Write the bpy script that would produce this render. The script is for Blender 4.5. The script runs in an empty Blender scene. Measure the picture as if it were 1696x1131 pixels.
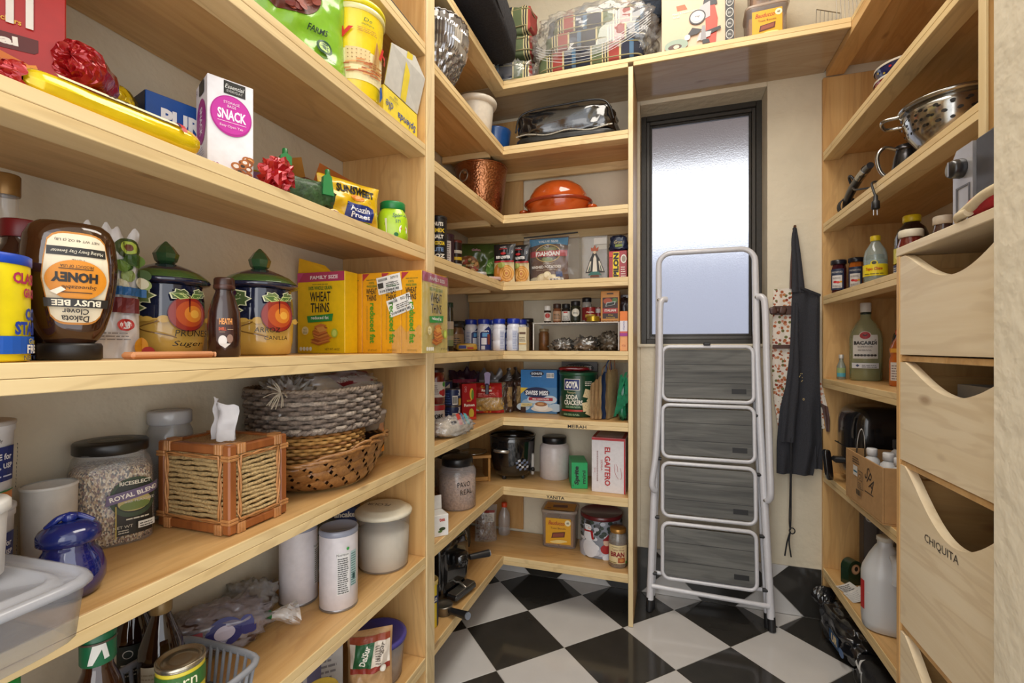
import bpy, bmesh, math, random
from mathutils import Vector, Matrix, noise
C = bpy.context.scene.collection
scene = bpy.context.scene
PI = math.pi
sin, cos = math.sin, math.cos
random.seed(7)

# ------------------------------------------------------------------ camera, world, lamps, exposure
cam_d = bpy.data.cameras.new('camera')
cam_d.sensor_width = 36.0
cam_d.lens = 36.0 * 782.9 / 1696.0
cam_d.shift_y = 8.8 / 1696.0
cam_d.clip_start = 0.02
cam = bpy.data.objects.new('camera', cam_d)
cam.location = (0, 0, 1.2263)
cam.rotation_euler = (PI / 2, 0, 0.3156)
C.objects.link(cam)
scene.camera = cam

world = bpy.data.worlds.new('world')
scene.world = world
world.use_nodes = True
wn = world.node_tree.nodes
wn['Background'].inputs[0].default_value = (0.95, 0.97, 1.0, 1)
wn['Background'].inputs[1].default_value = 1.9

def area_lamp(name, loc, rot, size, power, col, size_y=None, spread=PI):
    l = bpy.data.lights.new(name, 'AREA')
    l.energy = power
    l.color = col
    l.size = size
    if size_y:
        l.shape = 'RECTANGLE'
        l.size_y = size_y
    l.spread = spread
    o = bpy.data.objects.new(name, l)
    o.location = loc
    o.rotation_euler = rot
    C.objects.link(o)
    return o
area_lamp('ceiling_lamp', (-0.02, 1.2, 3.2), (0, 0, 0), 0.75, 31, (1.0, 0.93, 0.83), 1.5)
area_lamp('doorway_fill', (0.05, -1.25, 1.55), (PI / 2, 0, 0.12), 1.5, 18, (1.0, 0.96, 0.91), 2.2)  # unseen area lamp added behind the camera as fill through the doorway

vs = scene.view_settings
vs.view_transform = 'Standard'
vs.look = 'None'
vs.exposure = 0.0
vs.gamma = 1.0
vs.use_curve_mapping = False
cy = scene.cycles
cy.use_denoising = True
cy.max_bounces = 10
cy.diffuse_bounces = 5
cy.transparent_max_bounces = 24
cy.sample_clamp_indirect = 4.0
cy.caustics_reflective = False
cy.caustics_refractive = False

# ------------------------------------------------------------------ materials
MATS = {}
def lin(h):
    h = h.lstrip('#')
    v = [int(h[i:i + 2], 16) / 255 for i in (0, 2, 4)]
    return tuple(x / 12.92 if x <= .04045 else ((x + .055) / 1.055) ** 2.4 for x in v) + (1,)

def new_mat(key):
    m = bpy.data.materials.new(key)
    m.use_nodes = True
    MATS[key] = m
    return m, m.node_tree, m.node_tree.nodes['Principled BSDF']

def col(h, rough=.45, metal=0., bump=0., scale=60., coat=0., vary=.05):
    """plain material with a little procedural variation of its tone"""
    key = f'{h}_{rough}_{metal}_{bump}_{scale}_{coat}_{vary}'
    if key in MATS:
        return MATS[key]
    m, nt, b = new_mat(key)
    b.inputs['Roughness'].default_value = rough
    b.inputs['Metallic'].default_value = metal
    b.inputs['Coat Weight'].default_value = coat
    n = nt.nodes.new('ShaderNodeTexNoise')
    n.inputs['Scale'].default_value = scale
    n.inputs['Detail'].default_value = 4
    tc = nt.nodes.new('ShaderNodeTexCoord')
    nt.links.new(tc.outputs['Object'], n.inputs['Vector'])
    r = nt.nodes.new('ShaderNodeValToRGB')
    c = lin(h)
    r.color_ramp.elements[0].position = .3
    r.color_ramp.elements[1].position = .7
    r.color_ramp.elements[0].color = tuple(x * (1 - vary) for x in c[:3]) + (1,)
    r.color_ramp.elements[1].color = tuple(min(1, x * (1 + vary)) for x in c[:3]) + (1,)
    nt.links.new(n.outputs['Fac'], r.inputs[0])
    nt.links.new(r.outputs[0], b.inputs['Base Color'])
    if bump:
        bp = nt.nodes.new('ShaderNodeBump')
        bp.inputs['Strength'].default_value = bump
        bp.inputs['Distance'].default_value = .004
        nt.links.new(n.outputs['Fac'], bp.inputs['Height'])
        nt.links.new(bp.outputs[0], b.inputs['Normal'])
    return m

def film(h='FFFFFF', clear=.75, rough=.12, gloss=.5, key=''):
    """thin clear plastic or glass: see-through with a glossy skin"""
    key = f'film_{h}_{clear}_{rough}_{gloss}'
    if key in MATS:
        return MATS[key]
    m, nt, b = new_mat(key)
    b.inputs['Base Color'].default_value = lin(h)
    b.inputs['Roughness'].default_value = rough
    b.inputs['Specular IOR Level'].default_value = gloss
    N, L = nt.nodes.new, nt.links.new
    t = N('ShaderNodeBsdfTransparent')
    t.inputs[0].default_value = tuple(.45 + .55 * x for x in lin(h)[:3]) + (1,)
    n = N('ShaderNodeTexNoise'); n.inputs['Scale'].default_value = 40
    tc = N('ShaderNodeTexCoord'); L(tc.outputs['Object'], n.inputs['Vector'])
    bp = N('ShaderNodeBump'); bp.inputs['Strength'].default_value = .08; bp.inputs['Distance'].default_value = .004
    L(n.outputs['Fac'], bp.inputs['Height']); L(bp.outputs[0], b.inputs['Normal'])
    m1 = N('ShaderNodeMixShader'); m1.inputs[0].default_value = 1 - clear
    L(t.outputs[0], m1.inputs[1]); L(b.outputs[0], m1.inputs[2])
    g = N('ShaderNodeBsdfGlossy'); g.inputs['Roughness'].default_value = rough
    L(bp.outputs[0], g.inputs['Normal'])
    lw = N('ShaderNodeLayerWeight'); lw.inputs[0].default_value = .25
    mp = N('ShaderNodeMapRange'); mp.inputs[3].default_value = .06 * gloss; mp.inputs[4].default_value = .5 * gloss
    L(lw.outputs['Fresnel'], mp.inputs[0])
    m2 = N('ShaderNodeMixShader')
    L(mp.outputs[0], m2.inputs[0]); L(m1.outputs[0], m2.inputs[1]); L(g.outputs[0], m2.inputs[2])
    L(m2.outputs[0], nt.nodes['Material Output'].inputs[0])
    return m

def tinted(h, rough=.05, alpha=.85):
    """coloured glass or syrup seen as a deep glossy body"""
    return film(h, 1 - alpha, rough, .6)

def wood(axis, a='D9B57E', b='C09458', key=None, rough=.42, scale=1.0, dark='8A5F33'):
    key = f'wood_{axis}_{a}_{b}_{rough}_{scale}'
    if key in MATS:
        return MATS[key]
    m, nt, bs = new_mat(key)
    N, L = nt.nodes.new, nt.links.new
    tc = N('ShaderNodeTexCoord')
    oi = N('ShaderNodeObjectInfo')
    add = N('ShaderNodeVectorMath'); add.operation = 'ADD'
    mul = N('ShaderNodeVectorMath'); mul.operation = 'SCALE'
    mul.inputs[3].default_value = 7.0
    comb = N('ShaderNodeCombineXYZ')
    for i in range(3):
        L(oi.outputs['Random'], comb.inputs[i])
    L(comb.outputs[0], mul.inputs[0])
    L(tc.outputs['Object'], add.inputs[0]); L(mul.outputs[0], add.inputs[1])
    def mapped(long, across):
        mp = N('ShaderNodeMapping')
        s = [across * scale] * 3
        s['XYZ'.index(axis)] = long * scale
        mp.inputs['Scale'].default_value = s
        L(add.outputs[0], mp.inputs[0])
        return mp
    fine = N('ShaderNodeTexNoise'); fine.inputs['Scale'].default_value = 1
    fine.inputs['Detail'].default_value = 6; fine.inputs['Roughness'].default_value = .65
    L(mapped(2.5, 55).outputs[0], fine.inputs['Vector'])
    broad = N('ShaderNodeTexNoise'); broad.inputs['Scale'].default_value = 1
    broad.inputs['Detail'].default_value = 3; broad.inputs['Distortion'].default_value = 1.2
    L(mapped(1.2, 7).outputs[0], broad.inputs['Vector'])
    # cathedral lines: bands of a distorted noise
    ring = N('ShaderNodeMath'); ring.operation = 'MULTIPLY'; ring.inputs[1].default_value = 38
    L(broad.outputs['Fac'], ring.inputs[0])
    sn = N('ShaderNodeMath'); sn.operation = 'SINE'
    L(ring.outputs[0], sn.inputs[0])
    mr = N('ShaderNodeMapRange'); mr.inputs[1].default_value = .55; mr.inputs[2].default_value = 1
    L(sn.outputs[0], mr.inputs[0])
    r = N('ShaderNodeValToRGB')
    r.color_ramp.elements[0].position = .32; r.color_ramp.elements[0].color = lin(b)
    r.color_ramp.elements[1].position = .62; r.color_ramp.elements[1].color = lin(a)
    mixf = N('ShaderNodeMix'); mixf.inputs[0].default_value = .45
    L(broad.outputs['Fac'], mixf.inputs[2]); L(fine.outputs['Fac'], mixf.inputs[3])
    L(mixf.outputs[0], r.inputs[0])
    mc = N('ShaderNodeMix'); mc.data_type = 'RGBA'
    sc = N('ShaderNodeMath'); sc.operation = 'MULTIPLY'; sc.inputs[1].default_value = .17
    L(mr.outputs[0], sc.inputs[0]); L(sc.outputs[0], mc.inputs[0])
    L(r.outputs[0], mc.inputs[6]); mc.inputs[7].default_value = lin(dark)
    # small knots
    vo = N('ShaderNodeTexVoronoi'); vo.inputs['Scale'].default_value = 1
    L(mapped(3.2, 8).outputs[0], vo.inputs['Vector'])
    kr = N('ShaderNodeMapRange'); kr.inputs[1].default_value = .03; kr.inputs[2].default_value = .10
    kr.inputs[3].default_value = .55; kr.inputs[4].default_value = 0
    L(vo.outputs['Distance'], kr.inputs[0])
    mk = N('ShaderNodeMix'); mk.data_type = 'RGBA'
    L(kr.outputs[0], mk.inputs[0]); L(mc.outputs[2], mk.inputs[6]); mk.inputs[7].default_value = lin('7A4E28')
    L(mk.outputs[2], bs.inputs['Base Color'])
    bs.inputs['Roughness'].default_value = rough
    bp = N('ShaderNodeBump'); bp.inputs['Strength'].default_value = .06; bp.inputs['Distance'].default_value = .002
    L(fine.outputs['Fac'], bp.inputs['Height']); L(bp.outputs[0], bs.inputs['Normal'])
    return m

def plaster(key, h, bump=.35):
    if key in MATS:
        return MATS[key]
    m, nt, b = new_mat(key)
    N, L = nt.nodes.new, nt.links.new
    tc = N('ShaderNodeTexCoord')
    n = N('ShaderNodeTexNoise'); n.inputs['Scale'].default_value = 5; n.inputs['Detail'].default_value = 7
    n.inputs['Distortion'].default_value = .6
    L(tc.outputs['Object'], n.inputs['Vector'])
    n2 = N('ShaderNodeTexNoise'); n2.inputs['Scale'].default_value = 28; n2.inputs['Detail'].default_value = 3
    L(tc.outputs['Object'], n2.inputs['Vector'])
    r = N('ShaderNodeValToRGB')
    c = lin(h)
    r.color_ramp.elements[0].position = .3; r.color_ramp.elements[0].color = tuple(x * .9 for x in c[:3]) + (1,)
    r.color_ramp.elements[1].position = .7; r.color_ramp.elements[1].color = c
    L(n.outputs['Fac'], r.inputs[0]); L(r.outputs[0], b.inputs['Base Color'])
    b.inputs['Roughness'].default_value = .85
    ad = N('ShaderNodeMath'); ad.operation = 'ADD'
    L(n.outputs['Fac'], ad.inputs[0]); L(n2.outputs['Fac'], ad.inputs[1])
    bp = N('ShaderNodeBump'); bp.inputs['Strength'].default_value = bump; bp.inputs['Distance'].default_value = .012
    L(ad.outputs[0], bp.inputs['Height']); L(bp.outputs[0], b.inputs['Normal'])
    return m

# ------------------------------------------------------------------ mesh helpers
class MB:
    def __init__(self):
        self.v, self.f, self.m, self.s, self.mats = [], [], [], [], []
    def mi(self, mat):
        if mat not in self.mats:
            self.mats.append(mat)
        return self.mats.index(mat)
    def add(self, vs_, fs_, mat, smooth=False):
        o = len(self.v)
        self.v += [tuple(p) for p in vs_]
        k = self.mi(mat)
        for f in fs_:
            self.f.append(tuple(i + o for i in f)); self.m.append(k); self.s.append(smooth)
    def xform(self, M, start=0):
        for i in range(start, len(self.v)):
            self.v[i] = tuple(M @ Vector(self.v[i]))
        return self

def ob(name, mb, parent=None, label=None, kind=None):
    me = bpy.data.meshes.new(name)
    me.from_pydata(mb.v, [], mb.f)
    for m in mb.mats:
        me.materials.append(m)
    me.polygons.foreach_set('material_index', mb.m)
    me.polygons.foreach_set('use_smooth', mb.s)
    me.update()
    bm_fix(me)
    o = bpy.data.objects.new(name, me)
    C.objects.link(o)
    if parent:
        o.parent = parent
    if label:
        o['label'] = label
    if kind:
        o['kind'] = kind
    return o

def bm_fix(me):
    bm = bmesh.new(); bm.from_mesh(me)
    bmesh.ops.recalc_face_normals(bm, faces=bm.faces)
    bm.to_mesh(me); bm.free()

def T(name, label, cat, loc, rz=0, group=None, rx=0, ry=0):
    o = bpy.data.objects.new(name, None)
    o.empty_display_size = .02
    C.objects.link(o)
    o.location = loc
    o.rotation_euler = (rx, ry, rz)
    o['label'] = label; o['category'] = cat
    if group:
        o['group'] = group
    return o

def dup(root, loc, label, rz=None, group=None):
    r = root.copy(); C.objects.link(r); r.location = loc
    if rz is not None:
        r.rotation_euler = (0, 0, rz)
    r['label'] = label
    if group:
        r['group'] = group
    for ch in list(root.children):
        c = ch.copy(); C.objects.link(c); c.parent = r
        for g in list(ch.children):
            d = g.copy(); C.objects.link(d); d.parent = c
    return r

def FC(x, y, extra=0.):
    """turn a thing so that its front (-Y) looks into the aisle towards the door"""
    return math.atan2(-x, y) + extra

def box(mb, x0, y0, z0, x1, y1, z1, mat, b=.0015):
    b = min(b, (x1 - x0) * .49, (y1 - y0) * .49, (z1 - z0) * .49)
    vs_, idx = [], {}
    for i, x in enumerate((x0, x1)):
        for j, y in enumerate((y0, y1)):
            for k, z in enumerate((z0, z1)):
                sx, sy, sz = (1, -1)[i], (1, -1)[j], (1, -1)[k]
                for a, p in enumerate(((x, y + sy * b, z + sz * b), (x + sx * b, y, z + sz * b), (x + sx * b, y + sy * b, z))):
                    idx[i, j, k, a] = len(vs_); vs_.append(p)
    I = lambda *q: idx[q]
    fs_ = []
    for i in (0, 1):
        fs_.append((I(i, 0, 0, 0), I(i, 1, 0, 0), I(i, 1, 1, 0), I(i, 0, 1, 0)))
        fs_.append((I(0, i, 0, 1), I(1, i, 0, 1), I(1, i, 1, 1), I(0, i, 1, 1)))
        fs_.append((I(0, 0, i, 2), I(1, 0, i, 2), I(1, 1, i, 2), I(0, 1, i, 2)))
        for j in (0, 1):
            fs_.append((I(i, j, 0, 0), I(i, j, 1, 0), I(i, j, 1, 1), I(i, j, 0, 1)))
            fs_.append((I(i, 0, j, 0), I(i, 1, j, 0), I(i, 1, j, 2), I(i, 0, j, 2)))
            fs_.append((I(0, i, j, 1), I(1, i, j, 1), I(1, i, j, 2), I(0, i, j, 2)))
            for k in (0, 1):
                fs_.append((I(i, j, k, 0), I(i, j, k, 1), I(i, j, k, 2)))
    mb.add(vs_, fs_, mat)
    return mb

def BX(x0, y0, z0, x1, y1, z1, mat, b=.0015):
    return box(MB(), x0, y0, z0, x1, y1, z1, mat, b)

def lathe(mb, prof, mat, n=32, cx=0, cy=0, z=0, sx=1, sy=1, e=2.0, caps=True, smooth=True, wob=None):
    """turned profile [(r, z)]; e > 2 squares the section off"""
    vs_, fs_ = [], []
    for (r, h) in prof:
        for i in range(n):
            a = 2 * PI * i / n
            ca, sa = cos(a), sin(a)
            if e != 2.0:
                k = (abs(ca) ** e + abs(sa) ** e) ** (-1 / e)
            else:
                k = 1
            if wob:
                k *= wob(a, h)
            vs_.append((cx + r * k * ca * sx, cy + r * k * sa * sy, z + h))
    for j in range(len(prof) - 1):
        for i in range(n):
            fs_.append((j * n + i, j * n + (i + 1) % n, (j + 1) * n + (i + 1) % n, (j + 1) * n + i))
    mb.add(vs_, fs_, mat, smooth)
    if caps:
        for j in (0, len(prof) - 1):
            if prof[j][0] > 1e-5:
                mb.add(vs_[j * n:(j + 1) * n], [tuple(range(n))], mat, False)
    return mb

def prism(mb, pts, d0, d1, mat, plane='XZ', smooth=False):
    """extruded outline; plane XZ extrudes along Y, XY along Z, YZ along X"""
    def P(p, d):
        return {'XZ': (p[0], d, p[1]), 'XY': (p[0], p[1], d), 'YZ': (d, p[0], p[1])}[plane]
    n = len(pts)
    vs_ = [P(p, d0) for p in pts] + [P(p, d1) for p in pts]
    mb.add(vs_, [tuple(range(n)), tuple(range(n, 2 * n))], mat)
    mb.add(vs_, [(i, (i + 1) % n, n + (i + 1) % n, n + i) for i in range(n)], mat, smooth)
    return mb

def tube(mb, pts, r, mat, n=8, closed=False, caps=True, rf=None, smooth=True):
    pts = [Vector(p) for p in pts]
    m = len(pts)
    vs_, fs_ = [], []
    up = None
    for i, p in enumerate(pts):
        if closed:
            t = pts[(i + 1) % m] - pts[i - 1]
        else:
            t = pts[min(i + 1, m - 1)] - pts[max(i - 1, 0)]
        t.normalize()
        if up is None:
            up = Vector((0, 0, 1)) if abs(t.z) < .9 else Vector((1, 0, 0))
        s_ = t.cross(up)
        if s_.length < 1e-6:
            s_ = t.cross(Vector((0, 1, 0)))
        s_.normalize()
        up = s_.cross(t).normalized()
        rr = r * (rf(i / (m - 1)) if rf else 1)
        for k in range(n):
            a = 2 * PI * k / n
            vs_.append(p + s_ * (rr * cos(a)) + up * (rr * sin(a)))
    for i in range(m if closed else m - 1):
        for k in range(n):
            j = (i + 1) % m
            fs_.append((i * n + k, i * n + (k + 1) % n, j * n + (k + 1) % n, j * n + k))
    mb.add(vs_, fs_, mat, smooth)
    if caps and not closed:
        mb.add(vs_[:n], [tuple(range(n))], mat)
        mb.add(vs_[-n:], [tuple(range(n))], mat)
    return mb

def smooth_path(pts, k=6):
    """Catmull-Rom through the points"""
    P = [Vector(p) for p in pts]
    out = []
    for i in range(len(P) - 1):
        a, b, c, d = P[max(i - 1, 0)], P[i], P[i + 1], P[min(i + 2, len(P) - 1)]
        for j in range(k):
            t = j / k
            out.append(.5 * ((2 * b) + (c - a) * t + (2 * a - 5 * b + 4 * c - d) * t * t + (3 * b - a - 3 * c + d) * t ** 3))
    out.append(P[-1])
    return out

def grid(mb, fn, nu, nv, mat, smooth=True, wrap=False):
    vs_, fs_ = [], []
    for j in range(nv + 1):
        for i in range(nu + 1):
            vs_.append(fn(i / nu, j / nv))
    for j in range(nv):
        for i in range(nu):
            a = j * (nu + 1) + i
            fs_.append((a, a + 1, a + nu + 2, a + nu + 1))
    mb.add(vs_, fs_, mat, smooth)
    return mb

def nz(x, y, z=0., s=1.):
    return noise.noise(Vector((x * s, y * s, z * s)))

def softbox(mb, w, d, h, mat, e=4., amp=.01, freq=14., seed=0, nu=28, nv=18, z0=0, taper=0.):
    """stuffed, lumpy block standing on z0"""
    vs_, fs_ = [], []
    for j in range(nv + 1):
        ph = -PI / 2 + PI * j / nv
        for i in range(nu):
            th = 2 * PI * i / nu
            def sp(c, p):
                return math.copysign(abs(c) ** p, c)
            q = 2 / e
            x = sp(cos(ph), q) * sp(cos(th), q); y = sp(cos(ph), q) * sp(sin(th), q); z = sp(sin(ph), q)
            k = 1 + amp / max(w, d, h) * 2 * (nz(x * 1.3 + seed, y * 1.3, z * 1.3, freq * .12) + .6 * nz(x + seed, y, z, freq * .35))
            tp = 1 - taper * (z + 1) / 2
            vs_.append((x * k * w / 2 * tp, y * k * d / 2 * tp, z0 + max(0, (z * k + 1) * h / 2)))
    for j in range(nv):
        for i in range(nu):
            fs_.append((j * nu + i, j * nu + (i + 1) % nu, (j + 1) * nu + (i + 1) % nu, (j + 1) * nu + i))
    mb.add(vs_, fs_, mat, True)
    return mb

# ---- flat print (labels, lettering, pictures) laid a hair proud of a surface
TXT = {}
def text_geo(s, bold=0., shear=0.):
    key = (s, bold, shear)
    if key not in TXT:
        cu = bpy.data.curves.new('t', 'FONT')
        cu.body = s; cu.size = 1; cu.offset = bold; cu.shear = shear
        cu.resolution_u = 2; cu.fill_mode = 'FRONT'
        o = bpy.data.objects.new('t', cu)
        me = bpy.data.meshes.new_from_object(o)
        V = [(v.co.x, v.co.y) for v in me.vertices]
        F = [tuple(p.vertices) for p in me.polygons]
        bpy.data.objects.remove(o); bpy.data.curves.remove(cu); bpy.data.meshes.remove(me)
        if V:
            x0, x1 = min(v[0] for v in V), max(v[0] for v in V)
            y0, y1 = min(v[1] for v in V), max(v[1] for v in V)
            V = [(x - (x0 + x1) / 2, y - (y0 + y1) / 2) for x, y in V]
            TXT[key] = (V, F, max(1e-6, x1 - x0), max(1e-6, y1 - y0))
        else:
            TXT[key] = ([], [], 1, 1)
    return TXT[key]

def refine(V, F, mx):
    """cut print faces small enough to follow a curved surface"""
    if not V:
        return V, F
    bm = bmesh.new()
    vs_ = [bm.verts.new((x, y, 0)) for x, y in V]
    for f in F:
        try:
            bm.faces.new([vs_[i] for i in f])
        except ValueError:
            pass
    big = [f for f in bm.faces if len(f.verts) > 4]
    if big:
        bmesh.ops.triangulate(bm, faces=big)
    for _ in range(4):
        es = [e for e in bm.edges if e.calc_length() > mx]
        if not es:
            break
        bmesh.ops.subdivide_edges(bm, edges=es, cuts=1, use_grid_fill=True)
    bm.verts.index_update()
    V2 = [(v.co.x, v.co.y) for v in bm.verts]
    F2 = [tuple(v.index for v in f.verts) for f in bm.faces]
    bm.free()
    return V2, F2

class Print:
    """collects print on one surface; fn(u, v, lift) -> point"""
    def __init__(self, fn, curved=False, step=.0004, rough=.45, mb=None):
        self.fn, self.cur, self.st, self.rough = fn, curved, step, rough
        self.mb = mb or MB(); self.k = 1
    def lift(self):
        self.k += 1 if self.k < 14 else .1
        return self.k * self.st
    def put(self, V, F, c, l=None):
        l = self.lift() if l is None else l
        m = c if not isinstance(c, str) else col(c, self.rough, vary=.02)
        if self.cur:
            V, F = refine(V, F, self.cur if self.cur is not True else .0065)
        self.mb.add([self.fn(u, v, l) for u, v in V], F, m, False)
    def rect(self, u0, v0, u1, v1, c, nu=None, nv=1):
        nu = nu or 1
        V = [(u0 + (u1 - u0) * i / nu, v0 + (v1 - v0) * j / nv) for j in range(nv + 1) for i in range(nu + 1)]
        F = [(j * (nu + 1) + i, j * (nu + 1) + i + 1, (j + 1) * (nu + 1) + i + 1, (j + 1) * (nu + 1) + i) for j in range(nv) for i in range(nu)]
        self.put(V, F, c)
    def ell(self, u, v, ru, rv, c, n=14, top=PI, e=2.):
        V, F = [], []
        for i in range(n + 1):
            a = PI * i / n
            x = -cos(a); y = (max(0, 1 - abs(x) ** e)) ** (1 / e)
            for t in (-1, -.33, .33, 1):
                V.append((u + ru * x, v + rv * y * t))
        for i in range(n):
            for j in range(3):
                F.append((4 * i + j, 4 * i + 4 + j, 4 * i + 5 + j, 4 * i + 1 + j))
        self.put(V, F, c)
    def poly(self, pts, c):
        self.put(pts, [tuple(range(len(pts)))], c)
    def text(self, s, u, v, h, c, w=None, rot=0., bold=.0, shear=0., wmax=None):
        V, F, tw, th = text_geo(s, bold, shear)
        ky = h / th
        kx = w / tw if w else ky * .9
        if wmax and kx * tw > wmax:
            kx = wmax / tw
        cr, sr = cos(rot), sin(rot)
        P = [(u + x * kx * cr - y * ky * sr, v + x * kx * sr + y * ky * cr) for x, y in V]
        self.put(P, F, c)
    def lines(self, u0, v0, u1, v1, n, c, fill=.4, jag=.25, seed=1):
        """rows of print too small to read"""
        rnd = random.Random(seed)
        V, F = [], []
        dv = (v1 - v0) / n
        for i in range(n):
            b = u1 - (u1 - u0) * rnd.random() * jag
            a0 = v0 + i * dv
            x = u0
            while x < b:
                w = min((u1 - u0) * (.08 + .22 * rnd.random()), b - x)
                k = len(V)
                V += [(x, a0), (x + w, a0), (x + w, a0 + dv * fill), (x, a0 + dv * fill)]
                F.append((k, k + 1, k + 2, k + 3))
                x += w + (u1 - u0) * .035
        self.put(V, F, c)
    def bars(self, u0, v0, u1, v1, n=18, c='151515', bg='F4F4F0'):
        self.rect(u0, v0, u1, v1, bg, nu=1 if not self.cur else 6)
        V, F = [], []
        rnd = random.Random(n)
        w = (u1 - u0) * .9 / n
        for i in range(n):
            x = u0 + (u1 - u0) * .05 + i * w
            k = len(V); ww = w * (.3 + .5 * rnd.random())
            V += [(x, v0 + (v1 - v0) * .12), (x + ww, v0 + (v1 - v0) * .12), (x + ww, v1 - (v1 - v0) * .12), (x, v1 - (v1 - v0) * .12)]
            F.append((k, k + 1, k + 2, k + 3))
        self.put(V, F, c)
    def done(self, parent, name='printed_label', label=None):
        return ob(name, self.mb, parent, label)

def flat(o, U, V, N):
    o, U, V, N = Vector(o), Vector(U), Vector(V), Vector(N)
    return lambda u, v, l: o + U * u + V * v + N * l
def front(y, x=0, z=0):       # on a face at -Y
    return flat((x, y, z), (1, 0, 0), (0, 0, 1), (0, -1, 0))
def rightf(x, y=0, z=0):      # on a face at +X; u runs along +Y
    return flat((x, y, z), (0, 1, 0), (0, 0, 1), (1, 0, 0))
def leftf(x, y=0, z=0):       # on a face at -X; u runs along -Y
    return flat((x, y, z), (0, -1, 0), (0, 0, 1), (-1, 0, 0))
def topf(z, x=0, y=0):
    return flat((x, y, z), (1, 0, 0), (0, 1, 0), (0, 0, 1))
def around(r, z=0, a0=0., sx=1, sy=1):
    """wrapped on a turned body: u is arc length from the front, v height; r may be a function of v"""
    def fn(u, v, l):
        rr = r(v) if callable(r) else r
        r0 = r(.0) if callable(r) else r
        a = -PI / 2 + a0 + u / max(r0, 1e-4)
        return Vector(((rr + l + .0004) * cos(a) * sx, (rr + l + .0004) * sin(a) * sy, z + v))
    return fn

# ---- recurring kinds of things
def carton(name, label, cat, loc, size, rz, c, rough=.4, b=.0012, group=None, part='carton_body', rx=0):
    w, d, h = size
    t = T(name, label, cat, loc, rz, group, rx=rx)
    ob(part, BX(-w / 2, -d / 2, 0, w / 2, d / 2, h, c if not isinstance(c, str) else col(c, rough), b), t)
    return t

def tin(name, label, cat, loc, r, h, body, rz=None, lid=None, lid_h=.008, lid_r=1.02, group=None, rim=None, n=36, e=2., sx=1, sy=1, rough=.35, metal=0.):
    """straight-sided can or canister"""
    t = T(name, label, cat, loc, FC(loc[0], loc[1]) if rz is None else rz, group)
    mb = MB()
    bm_ = body if not isinstance(body, str) else col(body, rough, metal)
    lathe(mb, [(r * .9, 0.0), (r * .985, .001), (r, .003), (r, h - .003), (r * .985, h - .001), (r * .9, h)], bm_, n, e=e, sx=sx, sy=sy)
    ob('can_body', mb, t)
    if rim:
        for z in (.002, h - .002):
            m2 = MB()
            tube(m2, [(r * cos(a) * sx, r * sin(a) * sy, z) for a in [2 * PI * i / n for i in range(n)]], .0013, col(rim, .25, .9), 6, closed=True)
            ob('rim', m2, t)
    if lid:
        m3 = MB()
        lr = r * lid_r
        lathe(m3, [(lr * .985, h - lid_h * .5), (lr, h - lid_h * .45), (lr, h + lid_h * .4), (lr * .96, h + lid_h * .5), (lr * .93, h + lid_h * .3), (0.0001, h + lid_h * .3)],
              lid if not isinstance(lid, str) else col(lid, .35), n, e=e, sx=sx, sy=sy)
        ob('lid', m3, t)
    return t

def turned(parent, name, prof, mat, n=32, **k):
    return ob(name, lathe(MB(), prof, mat, n, **k), parent)

def pouch(w, h, t, seed=0, crimp=.06, lump=.5, bend=0., top_open=False, side=.06, sag=0.):
    """bag outline: returns fn(u in -w/2..w/2, v in 0..h, side) -> y offset of front (-1) / back (+1)"""
    def bulge(u, v):
        a = max(0, 1 - abs(2 * u / w) ** 3.2)
        k = v / h
        q = max(0, 1 - abs(2 * (k - (.5 - sag)) / (1 + 2 * abs(sag))) ** 3.5) if k < 1 else 0
        q = max(q, 0)
        s = (a * q) ** .75
        s *= 1 + lump * (nz(u / w * 3 + seed, k * 3, 0, 1.6)) + .35 * lump * nz(u / w * 9 + seed, k * 9, 3, 1.5)
        return t / 2 * s
    def edge(u, v):
        return .006 * nz(u * 14 + seed, v * 14, 5) + bend * (u / w * 2) ** 2
    return bulge, edge

def bag(parent, w, h, t, mat, seed=0, lump=.5, name='bag_body', nu=26, nv=26, bend=0., sag=.05, ragged=0., wrink=.0):
    bulge, edge = pouch(w, h, t, seed, lump=lump, bend=bend, sag=sag)
    mb = MB()
    def P(sd):
        def fn(a, b):
            u = (a - .5) * w; v = b * h
            k = 1 - .06 * sin(PI * b) + .02 * nz(b * 5, seed)
            vv = v + (ragged * nz(a * 6 + seed, 2) if b > .9 else 0) * (b - .9) * 10
            y = edge(u, v) + sd * bulge(u, v) + wrink * nz(a * 22 + seed, b * 22, sd) * (b * (1 - b) * 4) ** .5
            return (u * k, y, vv)
        return fn
    grid(mb, P(-1), nu, nv, mat); grid(mb, P(1), nu, nv, mat)
    o = ob(name, mb, parent)
    def fn(u, v, l):
        b = v / h; k = 1 - .06 * sin(PI * b) + .02 * nz(b * 5, seed)
        return Vector((u * k, edge(u, v) - bulge(u, v) - l - .0008 - wrink * .5, v))
    return fn
# ================================================================== the room
XL, XR, YB, XF, YF = -1.06, 1.0, 2.46, -.739, 2.128
W_X = wood('X', 'D6AF76', 'BC8D52'); W_Y = wood('Y', 'D6AF76', 'BC8D52'); W_Z = wood('Z', 'D6AF76', 'BC8D52')
E_X = wood('X', 'E3CA98', 'D4B67F', rough=.5); E_Y = wood('Y', 'E3CA98', 'D4B67F', rough=.5); E_Z = wood('Z', 'E4CFA4', 'D8BF8C', rough=.5)
PLB = plaster('plaster', 'DDD3BC')

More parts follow.
